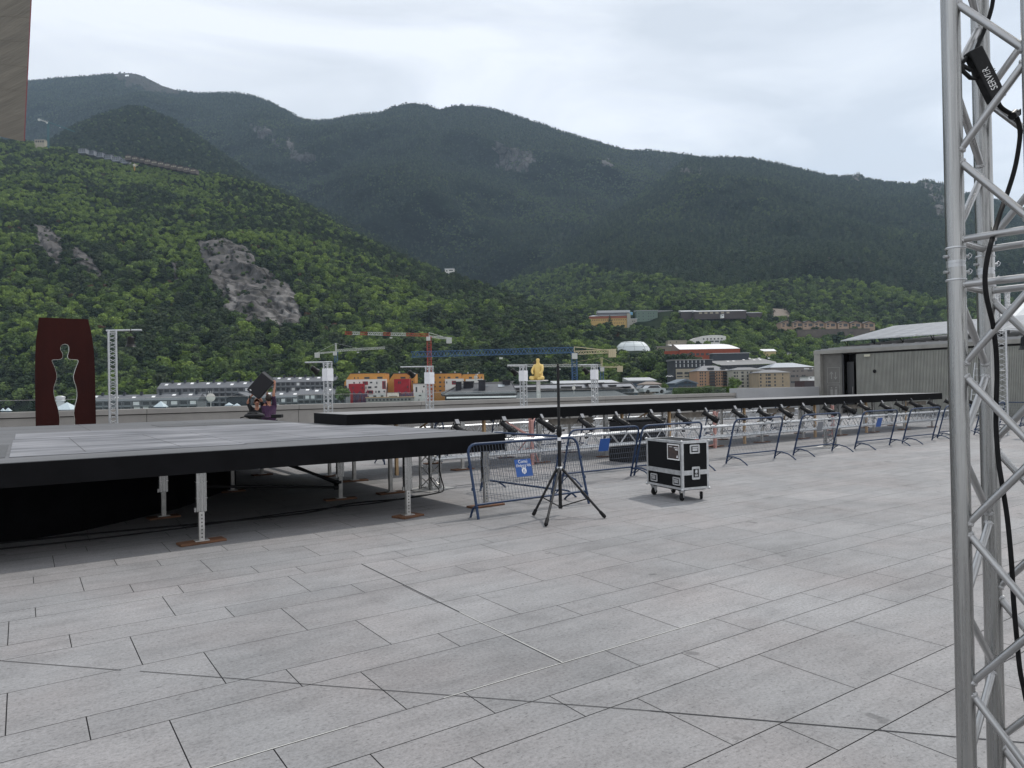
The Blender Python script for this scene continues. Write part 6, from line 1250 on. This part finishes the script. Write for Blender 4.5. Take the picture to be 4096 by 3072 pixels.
# satellite dishes beyond the parapet
def dish_(x, y, r, d, lab):
    c = AD(x, y, d); t = thing('satellite_dish', lab, 'satellite dish', (float(c[0]), float(c[1]), float(c[2])), -TH+.4); R_ = r*d/FPX
    MB().lathe([(.001, .0), (R_*.6, .04), (R_, .16*R_+.04)], 20, Matrix.Rotation(PI/2, 4, 'X') @ Matrix.Rotation(PI, 4, 'X'), caps=False).build('dish', mat('dish grey', (.45, .44, .40), .6), t)
    MB().tube((0, 0, -R_*3.2), (0, .08, 0), R_*.09, 8).build('mast', STEEL, t); m = MB()
    for q in (-.4, 0, .4): m.tube((q*R_, -.05, R_*.9), (q*R_*1.2, -.2, R_*1.5), .03, 5)
    m.build('aerials', ALUB, t)
dish_(843, 1590, 17, 70, 'round satellite dish on a mast between sculpture and people, beyond the parapet'); dish_(1904, 1509, 8, 90, 'satellite dish with aerials above the slate roof chimneys'); dish_(2296, 1552, 8, 90, 'satellite dish with aerials on the long slate roof')
# pyramid roof lights beyond the parapet
for x0, x1, yt, yb, lab in ((207, 283, 1610, 1640, 'pale pyramid rooflight seen through the cut figure of the sculpture'), (612, 654, 1605, 1628, 'pale pyramid rooflight just right of the tall lattice tower'), (897, 925, 1610, 1622, 'pale pyramid rooflight left of the two people'), (932, 955, 1613, 1623, 'smaller pale pyramid rooflight closest to the people'), (0, 14, 1632, 1644, 'pyramid rooflight at the left edge of the view'), (16, 36, 1631, 1644, 'pyramid rooflight between left edge and sculpture')):
    d = 42 if x1-x0 > 30 else 60; k = d/FPX; W_ = (x1-x0)*k; H_ = (yb-yt)*k; t = thing('rooflight', lab, 'rooflight', M=bframe(x0, yb, d)); t['group'] = 'pyramid rooflights beyond the parapet'
    MB().add([(0, 0, 0), (W_, 0, 0), (W_, W_, 0), (0, W_, 0), (W_/2, W_/2, H_)], [(0, 1, 4), (1, 2, 4), (2, 3, 4), (3, 0, 4)]).build('glazed_pyramid', mat('pale zinc pyramid', (.5, .54, .58), .4, .1), t); MB().box(.08, W_-.08, .08, W_-.08, -14, -.01).build('kerb', BLG, t)
c = AD(242, 1605, 44); t = thing('flue', 'shiny steel chimney flue beside the pyramid rooflight', 'chimney', tuple(map(float, c))); MB().tube((0, 0, -10), (0, 0, 0), .22, 12).lathe([(.27, 0), (.27, .08), (.22, .1), (.27, .2), (.27, .28), (.1, .34)], 12).build('flue_pipe', ZN, t)
# ---------------------------------------------------------------- forests
def foliage(name, a, b, c, rnd=.2, trans=.25):
    m = bpy.data.materials.new(name); m.use_nodes = True; t = m.node_tree; l = t.links.new; N = t.nodes.new; bs = t.nodes['Principled BSDF']; out = t.nodes['Material Output']
    oi = N('ShaderNodeObjectInfo'); r = N('ShaderNodeValToRGB'); es = r.color_ramp.elements; es[0].color = (*a, 1); es[0].position = .1; es[1].color = (*c, 1); es[1].position = .95; q = es.new(.5); q.color = (*b, 1)
    l(oi.outputs['Random'], r.inputs['Fac'])
    g = N('ShaderNodeNewGeometry'); mr = N('ShaderNodeMapRange'); mr.inputs['To Min'].default_value = 1-rnd*1.6; mr.inputs['To Max'].default_value = 1+rnd*1.6; l(g.outputs['Random Per Island'], mr.inputs['Value'])
    h = N('ShaderNodeHueSaturation'); l(mr.outputs['Result'], h.inputs['Value']); l(r.outputs['Color'], h.inputs['Color']); l(h.outputs['Color'], bs.inputs['Base Color'])
    bs.inputs['Roughness'].default_value = .85; bs.inputs['Specular IOR Level'].default_value = .15
    tr = N('ShaderNodeBsdfTranslucent'); l(h.outputs['Color'], tr.inputs['Color']); mx_ = N('ShaderNodeMixShader'); mx_.inputs['Fac'].default_value = trans; l(bs.outputs[0], mx_.inputs[1]); l(tr.outputs[0], mx_.inputs[2]); l(mx_.outputs[0], out.inputs['Surface'])
    MATS[name] = m; return m
FB = foliage('bright leaf', (.11, .165, .035), (.155, .225, .05), (.21, .285, .07))
FM = foliage('mid leaf', (.062, .10, .03), (.09, .138, .042), (.122, .172, .058))
FD = foliage('pine needle', (.024, .042, .02), (.038, .058, .027), (.058, .076, .04), trans=.12)
FR = foliage('russet leaf', (.09, .055, .03), (.12, .065, .035), (.085, .07, .035))
FC = foliage('far spruce', (.012, .025, .014), (.028, .05, .026), (.060, .085, .042), trans=.1)
FL_ = foliage('far broadleaf', (.055, .085, .03), (.075, .11, .038), (.10, .135, .055), trans=.15)
FG = foliage('grey scrub', (.10, .10, .07), (.13, .12, .09), (.09, .10, .06))
BARK = mat('tree bark', (.06, .045, .035), .9, 0, 8, .3, .4, 20)
def crown(seed, kind, nq=420, H=9.0):
    r = random.Random(seed); V = []; F_ = []
    def q(c, s, nrm):
        n = Vector(nrm).normalized(); a = n.orthogonal().normalized(); a.rotate(Matrix.Rotation(r.uniform(0, 6.28), 3, n)); b = n.cross(a); o = len(V)
        k = [r.uniform(.6, 1.25) for _ in range(5)]
        for i in range(5): an = i*2*PI/5; V.append(c+a*s*k[i]*math.cos(an)+b*s*k[i]*math.sin(an)+n*s*r.uniform(-.25, .25))
        F_.append(tuple(range(o, o+5)))
    if kind == 'cone':
        nl = max(5, nq//16)
        for i in range(nl):
            f = i/nl; z = H*(.1+.9*f); R = H*.27*(1-f)**.8+.3; m = max(4, int(16*(1-f*.6)))
            for j in range(m):
                a = 2*PI*(j+r.random())/m; rr_ = R*r.uniform(.55, 1.05); q(Vector((rr_*math.cos(a), rr_*math.sin(a), z-rr_*.35+r.uniform(-.2, .2))), H*.075*(1.15-f*.6), (math.cos(a), math.sin(a), 1.1+r.uniform(-.4, .4)))
    else:
        nb = 9 if kind == 'round' else 8; L_ = []
        for i in range(nb):
            a = 2.4*i+r.uniform(-.4, .4)
            if kind == 'round': f = i/nb; L_.append((Vector((math.cos(a)*H*.27*(1-f*.45)*r.uniform(.6, 1.1), math.sin(a)*H*.27*(1-f*.45)*r.uniform(.6, 1.1), H*(.40+.42*f))), H*r.uniform(.17, .24)))
            else: f = i/nb; L_.append((Vector((math.cos(a)*H*.24*(1.1-f*.6), math.sin(a)*H*.24*(1.1-f*.6), H*(.42+.48*f))), H*r.uniform(.13, .2)))
        for i in range(nq):
            c, s = L_[i % nb]; d = Vector((r.gauss(0, 1), r.gauss(0, 1), r.gauss(.25, .8))).normalized(); fl = .62 if kind == 'pine' else .85
            p = c+Vector((d.x*s, d.y*s, d.z*s*fl))*r.uniform(.75, 1.12)
            q(p, s*r.uniform(.22, .36), d+Vector((r.uniform(-.5, .5), r.uniform(-.5, .5), r.uniform(-.1, .7))))
        for c, s in L_:      # inner mass so the crown is not see-through everywhere
            bm = bmesh.new(); bmesh.ops.create_icosphere(bm, subdivisions=1, radius=s*.74); o = len(V); bm.verts.ensure_lookup_table()
            for v in bm.verts: v.index; V.append(c+Vector((v.co.x, v.co.y, v.co.z*.8)))
            for f_ in bm.faces: F_.append(tuple(o+v.index for v in f_.verts))
            bm.free()
    return V, F_
PROT = bpy.data.collections.new('crown_kinds'); PN = []
def prot(kind, m, seed, nq, H):
    V, F_ = crown(seed, kind, nq, H); me = bpy.data.meshes.new('crown_%02d' % len(PN)); me.from_pydata([tuple(v) for v in V], [], F_); me.materials.append(m)
    o = bpy.data.objects.new('crown_%02d' % len(PN), me); PROT.objects.link(o); PN.append(o); return len(PN)-1
rB = [prot('round', FB, s, 420, 9) for s in (1, 2, 3)]; rM = [prot('round', FM, s, 420, 9) for s in (4, 5, 6)]; rP = [prot('pine', FD, s, 380, 10) for s in (7, 8, 9)]; rR = [prot('round', FR, 10, 380, 8)]
rC = [prot('cone', FC, s, 90, 12) for s in (11, 12, 13)]; rL = [prot('round', FL_, s, 90, 8) for s in (14, 15)]; rG = [prot('round', FG, 16, 60, 5)]; rD = [prot('cone', FD, 17, 160, 11)]; rCp = [prot('pine', FC, s, 110, 9) for s in (18, 19)]
def gn_forest(name, pts, pid, scl, rot, label=None):
    me = bpy.data.meshes.new(name); me.from_pydata([tuple(map(float, p)) for p in pts], [], [])
    a = me.attributes.new('pid', 'INT', 'POINT'); a.data.foreach_set('value', np.array(pid, np.int32)); a = me.attributes.new('rz', 'FLOAT_VECTOR', 'POINT'); a.data.foreach_set('vector', np.array([(x, y, z) for x, y, z in rot], np.float32).ravel()); a = me.attributes.new('sc', 'FLOAT_VECTOR', 'POINT'); a.data.foreach_set('vector', np.array(scl, np.float32).ravel())
    o = bpy.data.objects.new(name, me); COL.objects.link(o); o['kind'] = 'stuff'
    ng = bpy.data.node_groups.new(name, 'GeometryNodeTree'); ng.interface.new_socket('Geometry', in_out='INPUT', socket_type='NodeSocketGeometry'); ng.interface.new_socket('Geometry', in_out='OUTPUT', socket_type='NodeSocketGeometry')
    N = ng.nodes.new; gi = N('NodeGroupInput'); go = N('NodeGroupOutput'); ci = N('GeometryNodeCollectionInfo'); ci.inputs['Collection'].default_value = PROT; ci.inputs['Separate Children'].default_value = True; ci.inputs['Reset Children'].default_value = True
    ip = N('GeometryNodeInstanceOnPoints'); ip.inputs['Pick Instance'].default_value = True
    def at(nm, ty): n = N('GeometryNodeInputNamedAttribute'); n.data_type = ty; n.inputs['Name'].default_value = nm; return [s for s in n.outputs if s.enabled and s.name == 'Attribute'][0]
    l = ng.links.new; l(gi.outputs[0], ip.inputs['Points']); l(ci.outputs[0], ip.inputs['Instance']); l(at('pid', 'INT'), ip.inputs['Instance Index'])
    e = N('FunctionNodeEulerToRotation'); l(at('rz', 'FLOAT_VECTOR'), e.inputs[0]); l(e.outputs[0], ip.inputs['Rotation']); l(at('sc', 'FLOAT_VECTOR'), ip.inputs['Scale']); l(ip.outputs[0], go.inputs[0])
    o.modifiers.new('scatter', 'NODES').node_group = ng; return o
def nz(p, f, o=0): return mnoise.noise(Vector((p[0]*f+o, p[1]*f+o*.7, p[2]*f+o*1.3)))
def scatter(nm, name, spacing, chooser, rowmax=None):
    xs, G, rows = SH[nm]; A_ = G[:rows-1, :-1]; B_ = G[:rows-1, 1:]; C_ = G[1:rows, :-1]; area = np.linalg.norm(np.cross(B_-A_, C_-A_), axis=2)
    lam = area/spacing**2; cnt = rng.poisson(lam); ii, jj = np.nonzero(cnt); rep = cnt[ii, jj]; ii = np.repeat(ii, rep); jj = np.repeat(jj, rep); u = rng.random(len(ii))[:, None]; v = rng.random(len(ii))[:, None]
    D_ = G[1:rows, 1:]
    P = (A_[ii, jj]*(1-u)+B_[ii, jj]*u)*(1-v)+(C_[ii, jj]*(1-u)+D_[ii, jj]*u)*v
    X, Y, F_ = proj(P); keep = (X > -160) & (X < 4300) & (Y < 1640); P = P[keep]; X = X[keep]; Y = Y[keep]; F_ = F_[keep]; rid = RID[nm][ii[keep], jj[keep]]
    pts, pid, sc, ro = [], [], [], []
    cl = np.array(CLEAR)
    for p, x, y, f, rk in zip(P, X, Y, F_, rid):
        if rk and random.random() > ((.14 if nm == 'A' else .25) if rk in (1, 5) else .5 if rk == 3 else .04): continue
        c = chooser(p, x, y, f, rk)
        if c is None: continue
        i, s = c; hpx = 9*s*FPX/f
        if ((x > cl[:, 0]) & (x < cl[:, 1]) & (y > cl[:, 2]) & (y-hpx*.66 < cl[:, 3]) & (f < cl[:, 4]) ).any(): continue
        pts.append((p[0], p[1], p[2]-.6)); pid.append(i); sc.append((s*random.uniform(.85, 1.2), s*random.uniform(.85, 1.2), s*random.uniform(.8, 1.15))); ro.append((random.uniform(-.06, .06), random.uniform(-.06, .06), random.uniform(0, 6.28)))
    print('FOREST', name, len(pts)); return gn_forest(name, pts, pid, sc, ro)
R_ = random.random
def chA(p, x, y, f, rk):
    n = nz(p, .011)+.5*nz(p, .045, 3); hi = (y-interp(RA, x)); s = random.uniform(.66, 1.1)*(.74+.55*max(0, min(1, (y-900)/520)))*(.85 if rk else 1)
    low = max(0, min(1, (y-1020)/250))
    if rk: return (random.choice(rP+rP+rM+rG), s*.55)
    rim = x > 880 and hi < 95+60*nz(p, .02, 9)
    if R_() < .012: return (rR[0], s*.8)
    if n < -.28+.2*low or (rim and R_() < .6): return (random.choice(rP+rD), s) if R_() < .72 else (random.choice(rM), s)
    if nz(p, .02, 20) > .42: return (random.choice(rM+rR+rP), s*.8)
    br = .62-.38*low
    return (random.choice(rB), s) if R_() < br+n*.5 else (random.choice(rM), s) if R_() < .8 else (random.choice(rP), s)
def chB(p, x, y, f, rk): return (random.choice(rCp+rCp+rP), random.uniform(.7, 1.1)) if R_() < .93 else (random.choice(rM), random.uniform(.7, 1))
def chC(p, x, y, f, rk):
    if rk in (3, 4): return None if rk == 4 or R_() < .55 else (rG[0] if R_() < .5 else rC[0], .6)
    n = nz(p, .0032, 5)+.6*nz(p, .014, 1); s = random.uniform(.65, 1.2)
    lt = (2050 < x < 2900 and 600 < y < 900 and nz(p, .006, 2)+.4*nz(p, .03) > -.05) or (1650 < x < 2400 and 780 < y < 1100 and nz(p, .008, 7) > .12) or (700 < x < 1300 and 480 < y < 800 and nz(p, .01, 4) > .16) or (2060 < x < 2160 and 850 < y < 880)
    if lt and R_() < .55: return (random.choice(rL), s)
    if n > .25 and R_() < .3: return (random.choice(rL), s*.9)
    if R_() < .03: return (rG[0], s)
    return (random.choice(rC+rCp), s)
def chD(p, x, y, f, rk):
    n = nz(p, .009, 4)+.6*nz(p, .035, 8); s = random.uniform(.7, 1.15)
    edge = interp([(1850, 1180), (2100, 1110), (2300, 1075), (2500, 1085), (2700, 1130), (2900, 1160), (3200, 1110), (3500, 1150), (3800, 1220), (4400, 1200)], x)+30*nz(p, .006, 11)
    if y > edge:
        if rk == 5: return (rG[0], .7)
        g = .5+.9*n
        if y < edge+70: g += .22
        if R_() < g: return (random.choice(rB if R_() < .4 else rM), s)
        return (random.choice(rP+rM+rD), s)
    if n > .42 and R_() < .4: return (random.choice(rL), s)
    if (2480 < x < 2900 and 700 < y < 900 and nz(p, .008, 2) > .15) and R_() < .5: return (random.choice(rL), s)
    return (random.choice(rC+rC+rCp), s) if R_() < .97 else (rG[0], s)
scatter('A', 'near_forest', 5.1, chA)
scatter('B', 'knoll_forest', 6.0, chB)
scatter('C', 'far_forest', 7.4, chC)
scatter('D', 'right_forest', 6.0, chD)
# single trees that stand among the houses
def tree(lab, x, y, hpx, d, k, grp='trees among the town houses'):
    c = AD(x, y, d); H = hpx*d/FPX; t = thing('tree', lab, 'tree', tuple(map(float, c)), random.uniform(0, 6), grp); s = H/(PN[k].data.vertices and 9.)
    MB().tube((0, 0, -3), (0, 0, H*.45), H*.022, 7, H*.014).tube((0, 0, H*.3), (H*.14, .05*H, H*.6), H*.012, 6, H*.006).tube((0, 0, H*.35), (-H*.12, .08*H, H*.62), H*.012, 6, H*.006).build('trunk', BARK, t)
    o = bpy.data.objects.new('crown', PN[k].data); COL.objects.link(o); o.parent = t; o.scale = (s, s, s); return t
tree('round green tree in front of the gap between the brown and striped apartment blocks', 2940, 1572, 68, 300, rM[0]); tree('small green tree just left of the brown apartment block', 2770, 1530, 40, 420, rM[1])
tree('bright green bush at the foot of the orange buildings, right of the rightmost one', 1985, 1548, 36, 430, rB[0]); tree('dark pine in front of the ochre residence', 2440, 1302, 36, 700, rD[0]); tree('small green tree beside the brown hip roofed house', 2660, 1570, 40, 235, rM[2])
tree('dark narrow pine standing among the chalets', 3160, 1305, 26, 640, rD[0]); tree('dark tree before the right side of the white dome', 2578, 1414, 34, 600, rP[0]); tree('small dark tree before the middle of the white dome', 2533, 1416, 24, 600, rP[1]); tree('tree between the first orange building and the grey blocks', 1372, 1620, 80, 400, rM[0]); tree('low tree left of the first slate blocks, behind the sculpture', 300, 1640, 60, 300, rM[1])
def hedge(lab, x0, x1, yt, yb, d, seed):
    r = random.Random(seed); k = d/FPX; t = thing('hedge', lab, 'hedge', M=bframe(x0, yb, d)); Wd = (x1-x0)*k; Hh = (yb-yt)*k; V = []; F_ = []
    for i in range(3500):
        c = Vector((r.uniform(0, Wd), r.random()**2*1.6-.1, 0)); c.z = Hh*(1.05-r.random()*1.9)*(.9+.2*mnoise.noise(Vector((c.x*.5, 0, seed)))); n = Vector((r.gauss(0, .5), -1+r.gauss(0, .6), .6+r.gauss(0, .5))).normalized(); a = n.orthogonal().normalized(); b = n.cross(a); o = len(V); s = r.uniform(.12, .26)
        V += [c+a*s, c+b*s, c-a*s, c-b*s]; F_.append((o, o+1, o+2, o+3))
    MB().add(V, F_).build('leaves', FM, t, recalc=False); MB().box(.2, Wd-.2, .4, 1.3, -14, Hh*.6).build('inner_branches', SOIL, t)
hedge('long clipped green hedge seen through the parapet glass', 2716, 2945, 1556, 1584, 48, 1); hedge('short hedge before the brown apartment block', 2788, 2860, 1546, 1566, 200, 4)
# parked cars on the street behind the parapet
def car(lab, x, y, d, col, rz):
    c = AD(x, y, d); t = thing('parked_car', lab, 'car', tuple(map(float, c)), -TH+rz, 'parked cars beyond the parapet'); m = mat('car paint '+col[0], col[1], .25, .3)
    MB().prism([(-2.1, .3), (-2.1, .75), (-1.5, .88), (-.9, 1.35), (.7, 1.38), (1.3, .92), (2.05, .8), (2.1, .3)], -.85, .85, 'y').build('body', m, t)
    MB().prism([(-1.35, .9), (-.85, 1.28), (.62, 1.3), (1.1, .93)], -.86, .86, 'y').build('window', GLASSD, t)
    for a in (-1.3, 1.3):
        for b in (-.8, .8): MB().lathe([(.1, -.1), (.32, -.1), (.32, .1), (.1, .1)], 12, Matrix.Translation((a, b, .32)) @ Matrix.Rotation(PI/2, 4, 'X')).build('wheel', RUBBER, t)
car('silver car beyond the parapet glass left of the beige gabled house', 2610, 1574, 120, ('silver', (.4, .41, .42)), .3); car('dark grey car beyond the parapet glass beside the silver one', 2580, 1571, 130, ('grey', (.1, .11, .12)), .4); car('white car in the trees left of the anthracite hall base', 2678, 1509, 430, ('white', (.7, .7, .7)), 0)
for i, (u, v, nm) in enumerate(((13.5, 21.5, 'dark'), (20.5, 21.2, 'silver'))): pass
# air between the viewer and the mountains
hz = MB().box(-2600, 6200, -60, 5200, -60.5, 1900).build('haze', None) if False else None
HZ = True; HAZE_D = .000068
if HZ:
    me = MB().box(-3200, 6500, -80, 6200, -62, 2100).build('haze', mat('tmp', (1, 1, 1)))
    m = bpy.data.materials.new('valley air'); m.use_nodes = True; t = m.node_tree; t.nodes.clear(); o = t.nodes.new('ShaderNodeOutputMaterial'); v = t.nodes.new('ShaderNodeVolumePrincipled'); v.inputs['Color'].default_value = (.60, .79, 1, 1); v.inputs['Density'].default_value = HAZE_D; v.inputs['Anisotropy'].default_value = .2
    t.links.new(v.outputs[0], o.inputs['Volume']); me.data.materials.clear(); me.data.materials.append(m); me['kind'] = 'stuff'
bpy.data.meshes.update() if hasattr(bpy.data.meshes, 'update') else None
